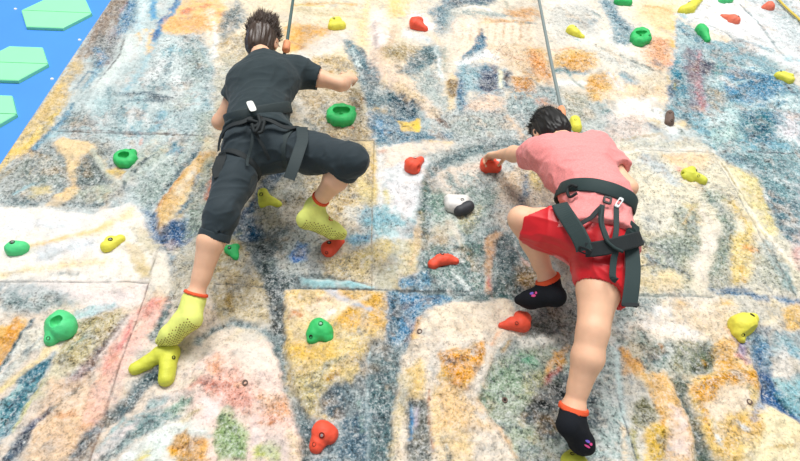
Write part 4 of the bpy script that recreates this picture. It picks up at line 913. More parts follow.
P;e8a898;19;0;0.4;0.9;0;-67.0 -44.9 -57.5 -42.4 -45.6 -48.0 -44.6 -54.3 -50.3 -55.9 -55.1 -54.4 -65.0 -50.5
B;c87864;11;8;0.45;0.9;0;-69.7 -46.6 -63.4 -47.3 -55.1 -46.5
P;f4e0dc;18;0;0.2;0.5;0;-65.6 -51.3 -56.3 -52.1 -56.0 -57.4 -59.3 -62.7 -63.2 -61.9
P;9ab47c;10;0;0.35;1;0;-55.6 -55.9 -51.4 -58.2 -47.5 -63.4 -43.0 -68.4 -42.4 -74.3 -52.6 -74.3 -55.8 -69.1 -56.6 -61.9
B;5c7c3c;7;7;0.5;1;0;-55.7 -58.9 -51.9 -63.4 -48.6 -65.5
B;6c8c4c;7;7;0.5;1;0;-52.5 -67.7 -44.8 -70.5
B;f2d8d0;9;16;0.2;0.5;0;-43.8 -54.3 -41.1 -73.2
P;ccd080;12;0;0.35;0.8;0;-39.8 -70.5 -36.5 -68.4 -32.6 -70.5 -32.7 -74.6 -39.8 -74.6
B;c07c50;7;7;0.35;0.9;0;-43.4 -61.1 -37.5 -61.5 -33.2 -60.0
P;eab088;15;0;0.4;0.9;0;-41.9 -52.0 -33.1 -48.8 -29.0 -57.3 -33.3 -59.6 -39.6 -57.4
B;f0a478;9;14;0.4;0.8;0;-33.1 -55.1 -30.4 -58.1
B;d8c498;11;15;0.45;0.9;0;-69.7 -59.0 -63.8 -56.0
P;efe0c8;14;0;0.25;0.5;0;-76.2 -45.0 -66.8 -42.5 -69.3 -45.0 -73.9 -48.2
P;3f5c64;11;0;0.35;1;-0.008;-29.9 -49.5 -26.1 -49.5 -22.9 -58.1 -22.1 -66.2 -20.7 -73.9 -22.0 -74.6 -24.3 -66.2 -26.5 -59.6
B;cdd4cc;5;6;0.5;1;0;-28.2 -51.1 -24.5 -57.3
P;3f6478;11;0;0.35;1;0;-17.6 -48.7 -12.3 -44.9 -9.7 -49.4 -7.9 -54.2 -10.8 -58.0 -15.3 -58.0 -18.6 -55.0
B;1c3c4c;8;9;0.4;1;0;-16.6 -51.8 -12.2 -47.8
P;d0c090;14;0;0.35;1;0;-32.4 -42.2 -19.8 -40.4 -15.5 -44.6 -19.1 -48.7 -19.4 -54.2 -23.1 -55.8 -27.7 -48.7
B;e0a030;6;8;0.3;0.9;0;-15.6 -43.3 -12.5 -42.0
P;56748c;13;0;0.45;1;0;-10.7 -58.8 -1.0 -54.1 -0.4 -74.6 -9.8 -74.6
B;8fa8a4;8;11;0.4;0.9;0;-3.4 -51.8 -2.6 -63.2
P;5c7c84;12;0;0.45;1;0;0.2 -39.4 12.4 -39.3 11.5 -44.4 9.1 -54.1 8.3 -63.2 9.0 -74.6 1.0 -74.6
B;24444c;10;11;0.5;1;0;5.9 -41.9 4.4 -52.5
B;24444c;9;11;0.5;1;0;6.8 -56.4 3.1 -65.4 4.6 -71.9
B;9cb8b8;7;10;0.5;1;0;2.7 -44.4 8.3 -49.3
B;e8c890;6;11;0.2;0.6;0;-17.6 -57.7 -17.3 -59.6
P;e2d0ac;11;0;0.25;0.8;0.006;12.4 -41.0 17.2 -42.6 15.3 -54.0 12.1 -63.2 9.7 -74.6 7.9 -74.6 9.1 -63.2 9.9 -52.5
P;6c6e64;11;0;0.45;1;-0.006;13.8 -54.0 17.0 -51.7 23.2 -52.4 23.5 -63.2 23.6 -74.6 14.8 -74.6 15.1 -63.2
B;2f3c34;7;8;0.4;1;0;20.1 -52.4 22.1 -51.6
B;2f3c34;7;9;0.5;1;0;16.5 -69.0 22.2 -72.5
B;4a94d8;5;12;0.15;0.6;0;16.9 -54.8 17.1 -60.2 16.2 -66.5
B;2860a8;5;6;0.2;0.6;0;16.7 -55.6 16.9 -58.7
B;cfc4d8;9;15;0.35;0.6;0;19.2 -55.6 18.2 -61.7
B;e0ccb0;6;9;0.4;0.9;0;11.3 -69.0 11.9 -73.9
P;4a5c5c;15;0;0.4;1;0;-61.3 25.2 -46.2 25.6 -45.3 18.4 -51.3 14.8 -46.5 7.1 -36.1 4.0 -35.7 0.2 -49.0 -0.0 -52.0 8.0 -56.0 15.9
B;1c2c2c;11;13;0.45;1;0;-54.4 23.0 -47.3 19.6
B;1c2c2c;9;11;0.45;1;0;-50.6 4.8 -41.5 3.9 -33.6 5.1
B;b0bcb4;7;7;0.5;1;0;-52.2 14.8 -48.2 12.6 -43.1 16.2
B;b0bcb4;6;7;0.5;1;0;-43.9 8.2 -39.5 9.4
P;2f3c3c;10;0;0.3;1;-0.008;-48.0 -0.5 -39.6 -0.4 -36.3 -23.2 -42.1 -23.3 -43.6 -12.7 -46.2 -6.8
B;9cacac;5;6;0.5;1;0;-44.4 -7.7 -39.3 -6.6
B;9cacac;5;6;0.5;1;0;-42.5 -14.7 -38.7 -17.6
P;c4c8c0;19;0;0.4;1;0;-45.4 19.6 -39.4 16.3 -35.1 10.6 -38.3 7.2 -43.4 11.6
P;3f80dc;7;0;0.2;1;0;-39.0 16.8 -37.2 21.0 -31.9 24.7 -31.8 18.8 -30.9 14.7 -36.5 14.9
B;2058b4;7;11;0.3;1;0;-36.9 18.6 -34.0 17.5
B;3c5040;9;11;0.45;1;0;-28.3 7.4 -20.0 6.5 -12.6 4.5
P;a4cce0;8;0;0.12;0.5;0.008;-29.9 4.7 -21.7 4.3 -12.6 3.4 0.2 0.9 0.3 -0.7 -12.3 -0.9 -24.9 -0.1 -33.2 1.9
B;e0eef4;5;9;0.15;0.5;0;-27.1 4.2 -18.0 3.3
B;24343c;5;8;0.2;0.8;0;-14.4 4.4 -7.1 3.5 -0.7 2.3
B;1c2c3c;4;7;0.1;0.6;0;-24.9 -0.7 -12.3 -1.1 0.3 -1.3
P;d4bc8c;17;0;0.35;1;0;-22.6 15.5 -0.2 24.3 0.2 3.6 -10.8 4.5 -20.1 7.6
B;b08850;9;9;0.45;1;0;-24.2 13.1 -20.2 8.7
P;c0bca4;17;0;0.35;0.7;0;0.7 26.8 13.3 27.1 13.0 0.6 1.2 0.4
P;ecc88c;16;0;0.25;0.7;0;-38.5 -2.5 -29.3 -1.2 -19.4 -2.1 -22.5 -7.4 -30.8 -12.5 -34.4 -10.6
B;c48448;9;7;0.4;0.9;0;-34.6 -16.5 -31.5 -13.5
B;c88c50;11;11;0.4;0.9;0;-23.4 -7.4 -18.2 -7.3
P;e8b054;16;0;0.3;0.8;0;-15.0 -2.0 -0.6 -2.8 5.7 -3.8 5.8 -20.8 -7.8 -22.9 -15.5 -21.1 -13.5 -12.3 -8.3 -10.2
B;c0c4d0;8;21;0.15;0.4;0;-19.4 -2.1 -12.9 -7.2 -0.4 -11.6
B;f0e4d0;8;14;0.2;0.4;0;-15.8 -16.3 -10.1 -10.2 -1.4 -4.9
P;4f7490;11;0;0.4;1;0;7.1 -2.7 12.9 -1.5 12.6 -22.6 7.1 -22.7
P;d4c8a0;17;0;0.35;0.8;0;13.3 27.1 23.1 27.4 20.7 13.0 16.7 3.9 13.0 1.7
P;6f9088;21;0;0.45;1;0;25.0 24.9 54.8 28.2 53.2 14.9 52.4 0.3 47.6 -2.0 44.0 8.9 27.0 6.4 24.5 14.2
B;2f4c48;12;13;0.5;1;0;43.2 20.6 49.1 12.5 52.0 20.8
B;24383c;8;15;0.3;1;0;26.2 9.7 27.5 7.5
B;e4ece8;4;6;0.15;0.8;0;38.0 10.0 42.8 5.6 45.4 -0.9
B;d4dcd8;14;29;0.35;0.7;0;39.7 25.3 41.3 21.7
P;d4a888;9;0;0.25;0.7;0;54.8 28.2 61.8 28.3 60.1 23.4 56.4 17.3 56.2 8.1 56.2 -2.9 53.0 -2.9 53.6 10.3 53.5 17.2
B;d06c64;5;6;0.4;0.5;0;54.6 10.3 55.1 -0.7
P;3f5c58;19;0;0.45;1;0;58.9 13.8 67.7 21.1 69.7 9.5 67.9 -1.6 56.8 -1.8
P;8c7040;13;0;0.4;1;0;68.3 12.9 75.1 13.0 77.3 4.0 72.8 -0.4 66.6 1.6
B;c4a068;8;9;0.45;1;0;68.0 5.0 77.0 7.4
B;e8c0b4;6;8;0.3;0.7;0;69.6 21.2 75.1 13.0
P;4f8cc0;13;0;0.35;1;0;13.0 6.1 25.3 9.7 27.7 2.0 23.9 -0.3 13.0 0.6
P;4a88bc;11;0;0.3;1;0;12.9 -3.6 34.7 -3.2 40.0 -4.2 27.9 -9.6 22.4 -14.7 18.7 -21.6 12.6 -22.6
B;1c4c7c;9;13;0.45;1;0;14.6 -9.8 21.8 -6.6 31.0 -4.4
B;1c3440;4;5;0;0.4;0;12.9 -1.7 27.5 -1.8 42.0 -2.3
P;3f6c6c;15;0;0.4;1;0;45.6 -3.1 57.1 0.4 67.9 -1.6 69.4 -3.7 63.6 -5.9 55.5 -5.0 48.8 -7.2
P;efdec8;12;0;0.18;0.6;0;22.4 -15.7 28.8 -9.6 41.5 -8.3 50.5 -8.2 60.0 -4.9 64.3 -6.9 62.6 -12.1 56.7 -16.2 57.6 -22.0 18.6 -22.5
B;e8bc90;9;16;0.3;0.8;0;20.6 -16.7 17.8 -22.5
P;74786c;14;0;0.5;1;0;69.7 -13.0 84.6 -10.7 82.3 -21.7 71.7 -21.8
B;dcdcd0;6;7;0.5;1;0;73.6 -15.9 81.9 -14.8
B;20241c;8;9;0.5;1;0;75.1 -12.9 82.6 -11.8
P;eaa03c;12;0;0.25;1;0.006;29.1 -34.3 35.3 -29.8 41.0 -31.5 47.8 -27.8 46.1 -35.0 43.5 -40.3 38.8 -46.2 34.2 -43.8 30.4 -38.7
B;c47824;8;8;0.4;1;0;30.6 -36.9 37.3 -36.0 45.9 -33.3
B;f4c890;8;10;0.4;0.9;0;34.2 -32.5 40.8 -34.2
P;f0c898;16;0;0.3;0.8;0;28.5 -43.8 36.4 -46.3 39.1 -51.9 43.1 -58.2 46.4 -63.5 27.2 -64.3
B;e09454;10;8;0.4;0.9;0;33.3 -44.6 39.5 -47.1
B;f0e6d8;7;15;0.2;0.6;0;55.1 -27.7 47.3 -35.9 43.5 -43.7 43.6 -50.3
B;c89c50;8;9;0.4;0.9;0;56.4 -30.4 59.5 -26.7
P;94ac90;16;0;0.45;1;0;50.1 -40.2 56.6 -34.9 65.7 -31.2 69.3 -34.8 62.8 -43.6 61.7 -50.2 51.5 -54.3 44.6 -51.9 44.2 -48.7
B;3f6c54;10;12;0.5;1;0;50.6 -42.8 56.1 -38.5 62.4 -35.8
B;1c6c5c;8;13;0.35;1;0;44.0 -50.7 46.3 -51.1
B;7cc4a0;13;25;0.4;1;0;65.2 -34.0 68.5 -34.8
B;34583c;8;9;0.5;1;0;45.9 -54.3 48.1 -55.8
P;b8b888;15;0;0.45;1;0;64.0 -41.0 71.9 -39.2 70.6 -46.0 65.7 -50.2 62.9 -47.7
P;e0a048;12;0;0.3;1;0;78.2 -32.9 84.6 -27.4 82.7 -35.6 78.8 -38.3 76.6 -36.5
P;b84434;8;0;0.35;1;0;77.9 -38.3 78.9 -39.6 73.5 -43.5 70.7 -45.2 72.2 -41.8
B;d8743c;7;12;0.35;1;0;79.0 -37.4 74.9 -40.9
P;1c2c2c;13;0;0.35;1;-0.006;74.2 -44.3 81.6 -40.8 79.2 -51.7 75.0 -59.6 70.8 -61.2 66.5 -58.9 60.9 -59.7 61.3 -52.6 68.3 -49.3
B;101818;9;17;0.4;1;0;66.4 -51.0 70.0 -53.4 63.5 -58.1
B;4a6454;8;10;0.5;1;0;77.0 -42.6 79.6 -46.0
B;a4b8bc;6;6;0.55;1;0;67.1 -55.8 74.8 -57.3
B;7f9c94;11;17;0.5;1;0;49.2 -59.7 58.1 -62.7
B;2c4c40;5;6;0.4;1;0;50.4 -62.0 54.0 -64.2
B;e4bc94;5;8;0.25;0.6;0;43.1 -51.1 47.0 -58.2 51.0 -63.5
P;4c6068;13;0;0.5;1;0;87.3 -48.4 94.4 -43.3 88.9 -64.1 81.9 -64.2
B;1c2c34;8;10;0.5;1;0;87.3 -51.7 90.1 -56.5
B;6c8080;7;7;0.4;0.9;0;118.4 -1.8 133.6 -1.7 148.9 -1.8
P;b4c0bc;18;0;0.45;1;0;114.3 -2.9 135.8 -3.6 131.2 -9.0 119.9 -15.3 112.6 -15.4 104.2 -19.5 106.9 -9.4
B;3f5454;7;9;0.4;1;0;102.1 -20.5 101.8 -28.1
P;ecd8bc;22;0;0.3;0.7;0;135.1 -5.7 164.7 -5.3 160.0 -20.7 148.2 -22.8 136.5 -15.0
B;f2eee8;21;44;0.25;0.5;0;122.6 -18.2 141.6 -20.9
B;d8a870;9;9;0.4;0.8;0;140.6 -8.8 141.9 -7.7
B;e0b878;9;13;0.3;0.7;0;162.5 -5.8 165.6 -5.2
B;2f5c8c;8;13;0.3;1;0;165.5 1.3 175.3 1.5 180.2 -2.8
P;7c948c;17;0;0.45;1;0;116.8 -19.3 121.6 -21.2 126.5 -30.6 125.7 -37.9 116.2 -37.9 117.1 -29.8
B;2c3c34;9;11;0.4;1;0;119.2 -20.2 120.7 -24.1
B;4f7080;12;15;0.5;1;0;118.3 -34.3 125.9 -32.4
B;b88050;8;10;0.4;0.9;0;124.8 -27.8 125.2 -30.6
P;eeae68;14;0;0.3;0.8;0;106.6 -29.9 110.7 -30.8 113.9 -37.1 112.3 -39.7 105.4 -39.8
P;5c7048;15;0;0.45;1;0;141.8 -27.6 148.8 -25.7 148.4 -33.1 142.2 -37.7 134.4 -37.8 135.5 -32.4
B;202c1c;10;12;0.4;1;0;142.6 -27.6 145.5 -29.5
B;202c1c;10;14;0.4;1;0;135.2 -37.8 142.0 -35.9
B;d0a040;10;19;0.35;0.9;0;141.0 -34.1 141.2 -35.9
P;e8b060;17;0;0.35;0.9;0;152.8 -24.7 160.0 -22.6 158.6 -32.1 160.6 -39.3 146.7 -39.4 147.0 -32.2
P;8c80b8;14;0;0.4;0.9;0;160.0 -22.6 165.1 -23.5 162.6 -31.2 159.4 -30.3
P;2f6ca4;12;0;0.35;1;0;167.8 -23.5 173.4 -19.5 164.1 -39.3 163.2 -35.7
B;e0a0a0;10;12;0.4;0.8;0;159.0 -31.2 160.9 -34.8
P;ecbc80;14;0;0.3;0.8;0;115.5 -40.1 122.1 -41.0 124.5 -46.1 124.6 -52.7 124.7 -61.4 123.4 -68.9 121.3 -74.7 112.0 -74.7 116.9 -62.9 116.4 -55.2 114.7 -47.8
B;dc9c40;7;8;0.3;0.9;0;114.2 -49.5 115.3 -56.0 113.7 -62.9
P;f2dcd0;16;0;0.25;0.6;0;119.1 -54.3 123.8 -55.1 123.3 -65.2 121.8 -73.2 113.3 -73.2 116.9 -62.9
P;7c7c60;11;0;0.45;1;0;108.7 -51.2 112.5 -51.9 113.3 -58.3 110.3 -61.4 106.0 -62.2 106.0 -59.9
P;dcb040;8;0;0.25;0.9;0.006;106.6 -63.0 110.9 -61.8 113.7 -62.9 113.3 -68.9 110.5 -74.7 105.9 -74.7 105.5 -68.9
B;8c6c14;6;9;0.35;1;0;113.5 -66.0 112.3 -71.8
P;4c6450;9;0;0.35;1;-0.008;126.3 -40.9 131.4 -43.5 128.0 -50.2 128.3 -58.3 128.5 -65.9 129.4 -71.8 129.8 -74.7 125.1 -74.7 125.4 -65.9 125.6 -56.7 125.6 -47.8
B;1c3430;6;6;0.4;1;0;126.9 -51.1 126.4 -59.1 126.7 -66.7
B;206474;7;12;0.35;1;0;126.3 -69.6 126.0 -72.5
B;1c3430;8;10;0.4;1;0;134.7 -39.1 141.0 -38.6
P;eba844;13;0;0.3;1;0.004;131.3 -46.0 139.6 -42.1 149.6 -40.7 157.7 -38.0 164.8 -38.0 161.1 -45.8 158.0 -45.0 150.8 -45.9 140.9 -49.3 135.1 -53.5 132.6 -59.8 132.8 -65.2 130.4 -65.2 130.3 -55.1
B;c8882c;7;7;0.4;1;0;133.8 -46.0 143.7 -42.5 154.8 -40.7
P;f0dcc4;15;0;0.2;0.6;0;133.4 -53.5 144.0 -45.9 153.3 -44.2 152.7 -49.3 145.8 -57.4 137.6 -61.4 133.7 -59.0
P;ecc078;14;0;0.3;0.9;0;142.2 -58.2 155.0 -59.0 151.7 -65.9 140.8 -68.9 135.2 -74.7 131.1 -73.2 130.9 -65.9
B;dce8f0;9;16;0.25;0.5;0;144.1 -61.3 146.3 -63.6
B;dce4e4;9;15;0.3;0.6;0;134.1 -65.9 133.7 -68.9
B;8c9cc0;10;16;0.4;0.8;0;157.6 -53.3 150.8 -59.0
P;1c5ca4;8;0;0.25;1;-0.008;165.6 -37.9 170.9 -37.9 168.4 -44.9 169.7 -52.5 171.9 -58.1 170.9 -60.1 165.2 -54.9 162.2 -52.5 157.6 -53.3 161.9 -45.8
B;103c70;8;12;0.3;1;0;166.1 -40.6 163.7 -47.5
B;2c7474;7;10;0.35;1;0;168.0 -47.5 170.2 -54.9
P;88bcd4;12;0;0.3;0.9;0;172.3 -44.0 180.6 -41.4 172.3 -57.3 170.2 -51.6
B;f0e8dc;14;25;0.25;0.6;0;172.7 -39.7 178.4 -38.7
P;f4e4c0;8;0;0.18;0.6;0;155.3 -58.2 164.1 -53.7 168.1 -55.7 170.7 -60.5 163.3 -74.7 141.4 -74.7 151.7 -65.9
B;dcb878;8;8;0.45;0.8;0;152.8 -70.3 163.1 -68.9
P;dcc08c;16;0;0.35;0.7;0;-195.4 133.4 -183.6 136.0 -181.6 124.5 -183.7 109.8 -191.0 100.8 -193.8 92.3 -198.0 102.2 -192.7 112.9
B;e8c878;11;29;0.25;0.7;0;-183.9 118.8 -184.6 101.1 -189.0 90.9 -191.0 86.0
B;6c98c0;11;23;0.3;0.9;0;-177.1 124.8 -178.1 106.6 -181.6 96.2 -184.2 84.7
P;8c9898;25;0;0.45;1;0;-175.5 117.4 -168.0 121.5 -162.3 105.6 -171.8 101.7 -176.8 103.2
B;b8ccd8;35;70;0.35;0.7;0;-162.5 125.6 -158.1 109.3
B;1c4c64;17;27;0.45;1;0;-150.1 133.9 -137.9 136.6 -123.6 131.5
B;2f5c74;17;24;0.5;1;0;-144.9 128.4 -128.9 129.3
B;7c9cac;19;35;0.4;0.9;0;-150.0 126.2 -143.8 103.0
B;e0e4e4;19;35;0.3;0.6;0;-142.7 122.8 -140.0 104.9
B;84a8c0;16;26;0.4;0.9;0;-137.0 125.0 -134.0 107.0
B;84acc4;16;28;0.35;0.9;0;-123.1 116.5 -126.4 103.8
B;6c6058;5;5;0.1;0.4;0;-171.2 100.0 -160.6 100.9 -145.2 100.6 -130.0 101.1 -114.4 100.4
P;ecd0a8;10;0;0.12;0.5;0.006;-175.0 89.1 -172.9 93.3 -161.8 92.1 -153.1 90.0 -151.2 84.5 -152.7 81.3 -157.2 79.5 -153.3 63.2 -157.8 64.5 -162.7 74.7 -170.3 83.7
P;6c7c78;17;0;0.45;1;0;-156.5 71.9 -154.2 79.7 -150.1 79.8 -138.9 65.2 -140.5 60.8 -153.3 60.4
B;24403c;7;8;0.4;1;0;-141.9 62.2 -140.4 66.6
B;c8ccbc;7;17;0.15;0.6;0.006;-152.2 84.4 -143.9 73.9 -136.5 63.8
B;c8ccbc;7;19;0.15;0.6;0.006;-128.0 62.7 -127.1 73.1 -123.7 79.3 -117.7 84.3
B;34504c;5;8;0.2;1;0;-126.8 68.6 -125.3 73.9 -121.4 78.7 -119.2 81.9
B;e0bc70;13;32;0.25;0.7;0;-137.3 69.7 -132.8 68.4
P;c0c8b8;22;0;0.3;0.7;0;-123.6 71.7 -112.4 84.5 -115.8 89.2 -121.2 77.9 -123.9 65.8
B;4a84a8;18;37;0.35;1;0;-110.5 89.4 -107.2 84.7
P;909c94;23;0;0.5;1;0;-187.7 78.3 -172.1 80.5 -158.4 65.9 -160.1 60.1 -179.6 59.4
B;b89868;13;13;0.4;0.9;0;-178.2 80.2 -174.0 77.3
B;dcb0a0;9;9;0.35;0.6;0;-132.0 100.1 -129.6 90.2
P;a4b4b0;23;0;0.4;1;0;-122.9 55.8 -116.4 64.6 -104.7 70.9 -101.0 77.2 -104.2 60.7 -109.2 49.4 -114.6 47.9
B;34545c;5;8;0.2;1;0;-125.8 68.6 -123.9 76.2 -118.3 82.7
B;6c9cc0;15;31;0.35;0.9;0;-111.4 84.6 -107.6 86.3
B;3c5c6c;9;13;0.3;1;-0.005;-98.5 86.7 -101.0 77.2 -104.6 66.5 -108.7 54.9
P;e0b478;12;0;0.25;0.7;0.006;-99.6 71.1 -95.8 86.8 -87.2 87.2 -90.6 77.6 -91.4 67.0 -92.8 59.7 -97.1 48.4 -99.6 39.1 -102.0 30.2 -106.9 42.8 -107.6 50.8 -103.2 60.7
P;f0e2cc;15;0;0.2;0.5;0;-94.8 77.4 -93.8 63.9 -97.8 51.1 -101.1 56.5 -98.2 65.2
B;d88c38;9;10;0.3;0.9;0;-107.5 46.7 -103.5 57.9 -100.3 69.6
P;8c9c94;19;0;0.45;1;0;-89.9 74.5 -87.0 80.8 -83.5 68.7 -85.1 57.1 -87.3 48.7 -92.2 48.6 -90.8 59.7
P;cc8068;12;0;0.35;0.8;0;-85.3 62.8 -81.8 65.8 -81.4 58.6 -83.6 50.2 -85.6 50.2
B;5c7c94;10;16;0.35;1;0;-91.4 67.0 -92.2 52.7 -96.4 41.8
P;2060a0;12;0;0.3;1;-0.006;-112.9 45.2 -107.0 41.5 -101.9 26.5 -100.2 34.0 -94.5 38.0 -91.1 31.8 -94.5 23.1 -101.9 22.9 -109.0 35.0
B;103c7c;10;17;0.3;1;0;-98.9 32.8 -98.8 25.4
P;98a89c;20;0;0.45;1;0;-93.2 44.5 -84.3 48.8 -81.1 38.4 -82.7 28.3 -89.6 25.7
P;184c7c;12;0;0.3;1;0;-59.0 59.4 -56.4 69.7 -50.7 74.5 -51.0 68.5 -57.4 62.3 -59.2 53.8 -62.6 44.1 -64.2 36.3 -54.7 31.5 -57.8 26.5 -67.4 27.5 -65.9 40.1
P;1c6090;14;0;0.3;1;0;-65.9 35.0 -59.4 36.4 -54.0 32.8 -55.1 27.8 -62.7 27.6
P;ccc4ac;16;0;0.35;0.9;0;-57.1 47.0 -47.3 48.7 -45.5 34.3 -52.2 34.1 -61.2 41.6
B;a4a888;12;25;0.35;0.8;0;-66.5 27.5 -64.3 31.2
P;e0cc98;21;0;0.35;0.7;0;-7.5 67.1 -1.1 67.3 1.2 58.6 -0.7 46.1 -7.0 52.7
B;dccc88;15;25;0.35;0.7;0;6.4 58.8 7.5 51.8
P;e0dcdc;19;0;0.3;0.7;0;6.4 67.6 24.7 68.2 22.1 55.1 15.6 43.9 9.5 51.8
B;f4f2f0;8;10;0.2;0.5;0;9.6 64.7 14.6 45.2
P;90b8d0;20;0;0.35;0.9;0;-6.8 47.2 1.3 50.2 21.6 40.1 20.2 28.5 12.4 32.1 1.7 26.8 -6.0 25.4
B;4f8cc0;12;20;0.35;1;0;-6.1 27.8 0.7 29.2
P;dcc488;19;0;0.35;0.8;0;-5.9 21.8 7.5 28.2 11.4 23.4 3.8 12.6 -5.5 9.0
B;4a6c64;12;27;0.4;1;0;27.9 68.3 25.1 51.0 25.0 37.5 26.1 28.7
B;24443c;8;10;0.4;1;0;25.5 36.3 25.2 29.9
B;c8b070;10;12;0.35;0.7;0;23.9 46.8 24.7 41.5
B;dcc09c;10;21;0.3;0.7;0;22.5 36.2 22.1 24.9 17.9 12.9
P;7c9c90;21;0;0.45;1;0;27.7 63.9 36.9 57.0 36.9 41.8 33.7 39.1 27.8 42.9
P;e4dccc;14;0;0.25;0.6;0;35.9 41.8 40.1 43.3 43.4 34.2 42.7 26.6 38.9 27.8
P;c8bca4;18;0;0.35;0.8;0;29.5 36.4 36.7 39.2 37.8 26.5 30.8 25.1
B;34505c;8;10;0.35;1;0;37.8 26.5 40.6 24.7
P;708c84;23;0;0.5;1;0;43.4 34.2 58.7 43.8 67.2 60.9 52.5 64.8 43.6 61.5 46.0 40.8
B;2f4c4c;11;14;0.45;1;0;58.3 41.1 61.9 45.2
P;c4bc94;21;0;0.45;1;0;44.6 47.4 57.4 50.6 54.2 41.0 45.4 34.2
P;d8ccbc;21;0;0.35;0.9;0;67.2 60.9 70.9 56.7 67.9 36.1 62.5 41.2
P;d4a880;10;0;0.25;0.7;0;54.8 28.2 59.4 33.3 64.6 34.8 61.9 29.6 57.1 23.3 55.4 9.2 52.5 9.1
P;304c50;16;0;0.4;1;0;60.8 28.3 69.5 33.6 71.2 18.8 68.1 11.7 58.9 13.8
P;507068;19;0;0.5;1;0;42.5 24.2 53.8 28.1 51.9 11.4 41.4 11.2
P;e4e0d0;25;0;0.35;0.8;0;142.6 57.6 162.7 58.2 155.7 38.6 143.3 33.0 136.1 36.7
B;5c5040;9;8;0.3;1;0;148.8 43.7 149.1 42.9
P;a4b0a0;21;0;0.5;1;0;161.1 53.8 172.8 50.0 165.4 33.6 157.3 37.3
B;dcb878;11;11;0.4;0.8;0;169.5 52.7 162.0 41.4
P;9ca898;18;0;0.45;1;0;137.8 29.0 153.8 33.3 166.0 32.3 164.0 24.7 154.9 19.6 140.7 19.2
B;24343c;9;14;0.35;1;0;135.9 32.8 136.0 26.5 139.9 29.1
B;3c4c48;6;8;0.3;1;0;129.1 14.2 139.7 16.2 147.7 13.4 152.9 8.9
B;7c9cb4;14;20;0.45;0.9;0;136.0 20.3 140.3 18.0
P;f0dcb4;15;0;0.25;0.7;0;137.3 12.1 146.5 12.8 149.0 8.8 149.7 5.4 135.0 5.2
P;f2e8da;16;0;0.25;0.6;0;173.9 50.0 178.8 37.9 171.8 26.1 164.6 21.0 157.0 6.7 154.1 14.8 164.5 25.9
P;84988c;18;0;0.5;1;0;184.6 54.6 189.5 50.5 183.4 31.5 171.3 15.1 160.0 4.5 161.8 11.4 173.4 24.9 178.2 36.5
B;3c4c3c;7;8;0.4;1;0;184.7 39.4 182.4 31.4
P;ecd08c;18;0;0.35;0.9;0;185.7 36.7 196.1 38.4 190.1 25.3 182.5 13.0 176.8 4.8 171.4 5.9 178.0 18.9
B;e89448;14;26;0.35;0.9;0;189.2 27.8 191.5 26.0
B;dcac54;10;14;0.4;0.9;0;180.5 15.3 178.9 7.1
P;c4c4b0;18;0;0.45;1;0;192.8 26.6 203.0 21.9 201.0 7.6 195.7 2.9 181.9 7.2
P;98b0b4;14;0;0.35;0.9;0;196.2 31.8 201.6 31.9 204.1 15.8 200.5 0.8 196.6 3.0 197.2 20.5
B;24343c;4;5;0;0.5;0;199.6 16.9 199.9 7.6 200.0 0.8
B;fbf4e4;6;15;0.12;0.4;0;198.9 59.4 200.8 43.9 204.6 29.5 208.3 15.9
B;d8b870;5;6;0.3;0.5;0;193.6 54.9 197.3 41.1
P;d8a8a0;14;0;0.35;0.8;0;211.9 27.1 216.8 28.5 209.1 13.6 208.5 18.3
P;5c8498;17;0;0.5;1;0;214.9 59.9 233.4 60.5 217.5 29.8 212.4 32.2 211.8 44.2
B;184458;12;15;0.45;1;0;214.4 54.1 215.6 42.9 217.1 31.0
B;e8ecec;13;23;0.4;0.8;0;216.7 43.0 222.6 41.8
B;2c64a0;8;13;0.35;1;0;159.2 2.5 171.9 2.5 179.2 1.3
B;54605c;18;29;0.45;1;0;-41.5 116.2 -34.2 107.5
P;c8b088;22;0;0.45;1;0;-35.9 118.8 -29.0 125.0 -13.5 114.1 -3.1 107.9 -4.3 101.2 -12.9 100.9 -27.5 104.5
B;8c7c48;15;15;0.5;1;0;-33.5 116.6 -29.9 107.7
B;8c6c20;18;23;0.45;1;0;-13.6 134.3 -10.3 128.3
B;d87c64;9;12;0.35;0.7;0;-15.9 110.6 -14.5 111.2
P;e8d0a8;14;0;0.2;0.4;0;-14.3 99.7 -0.7 100.3 -0.5 84.7 -2.6 88.7 -8.5 95.7
B;4a4a46;3;6;0;0.2;-0.006;-177.1 99.8 -148.1 99.4 -99.8 99.5
B;6f7472;3;5;0;0.2;-0.006;-98.6 99.1 -86.3 98.8
B;4a4a46;3;7;0;0.2;-0.006;-192.3 197.5 -184.4 197.5
B;7b7874;2;4;0;0.2;-0.006;-162.1 -0.6 -136.9 -0.1 -99.2 0.6
B;7a5a50;2;4;0;0.2;-0.006;-99.2 0.6 -99.0 -40.7 -98.5 -74.6
B;8a8678;2;4;0;0.2;-0.006;-100.1 20.0 -99.4 4.3
B;4a4a46;2;4;0;0.2;-0.006;-69.3 0.1 -49.8 -0.6
B;33454c;2;7;0;0.2;-0.006;-49.8 -0.6 -0.2 -1.0 44.9 -0.9
B;8a7a5c;3;4;0;0.2;-0.006;-0.6 99.3 -0.8 52.9 0.1 -1.2
B;4a4a46;3;5;0;0.2;-0.006;-17.2 100.2 -0.6 99.7
B;3f4a50;3;7;0;0.2;-0.006;66.6 99.2 85.4 99.2
B;6a7470;2;4;0;0.2;-0.006;44.9 -0.9 77.3 -1.1
B;8a8878;3;5;0;0.2;-0.006;155.5 98.7 198.8 98.0
B;3a4a58;3;10;0;0.2;-0.006;222.9 99.9 253.8 99.8
B;747e78;2;4;0;0.2;-0.006;124.1 -1.7 159.8 -2.1
B;9a9684;3;4;0;0.2;-0.006;198.8 98.0 199.3 41.8 199.6 -2.0
B;5c6a70;2;4;0;0.2;-0.006;99.7 -49.6 99.9 -61.5 99.8 -74.7
B;8d8c86;4;5;0;0.2;-0.006;143.7 250.7 165.2 251.6
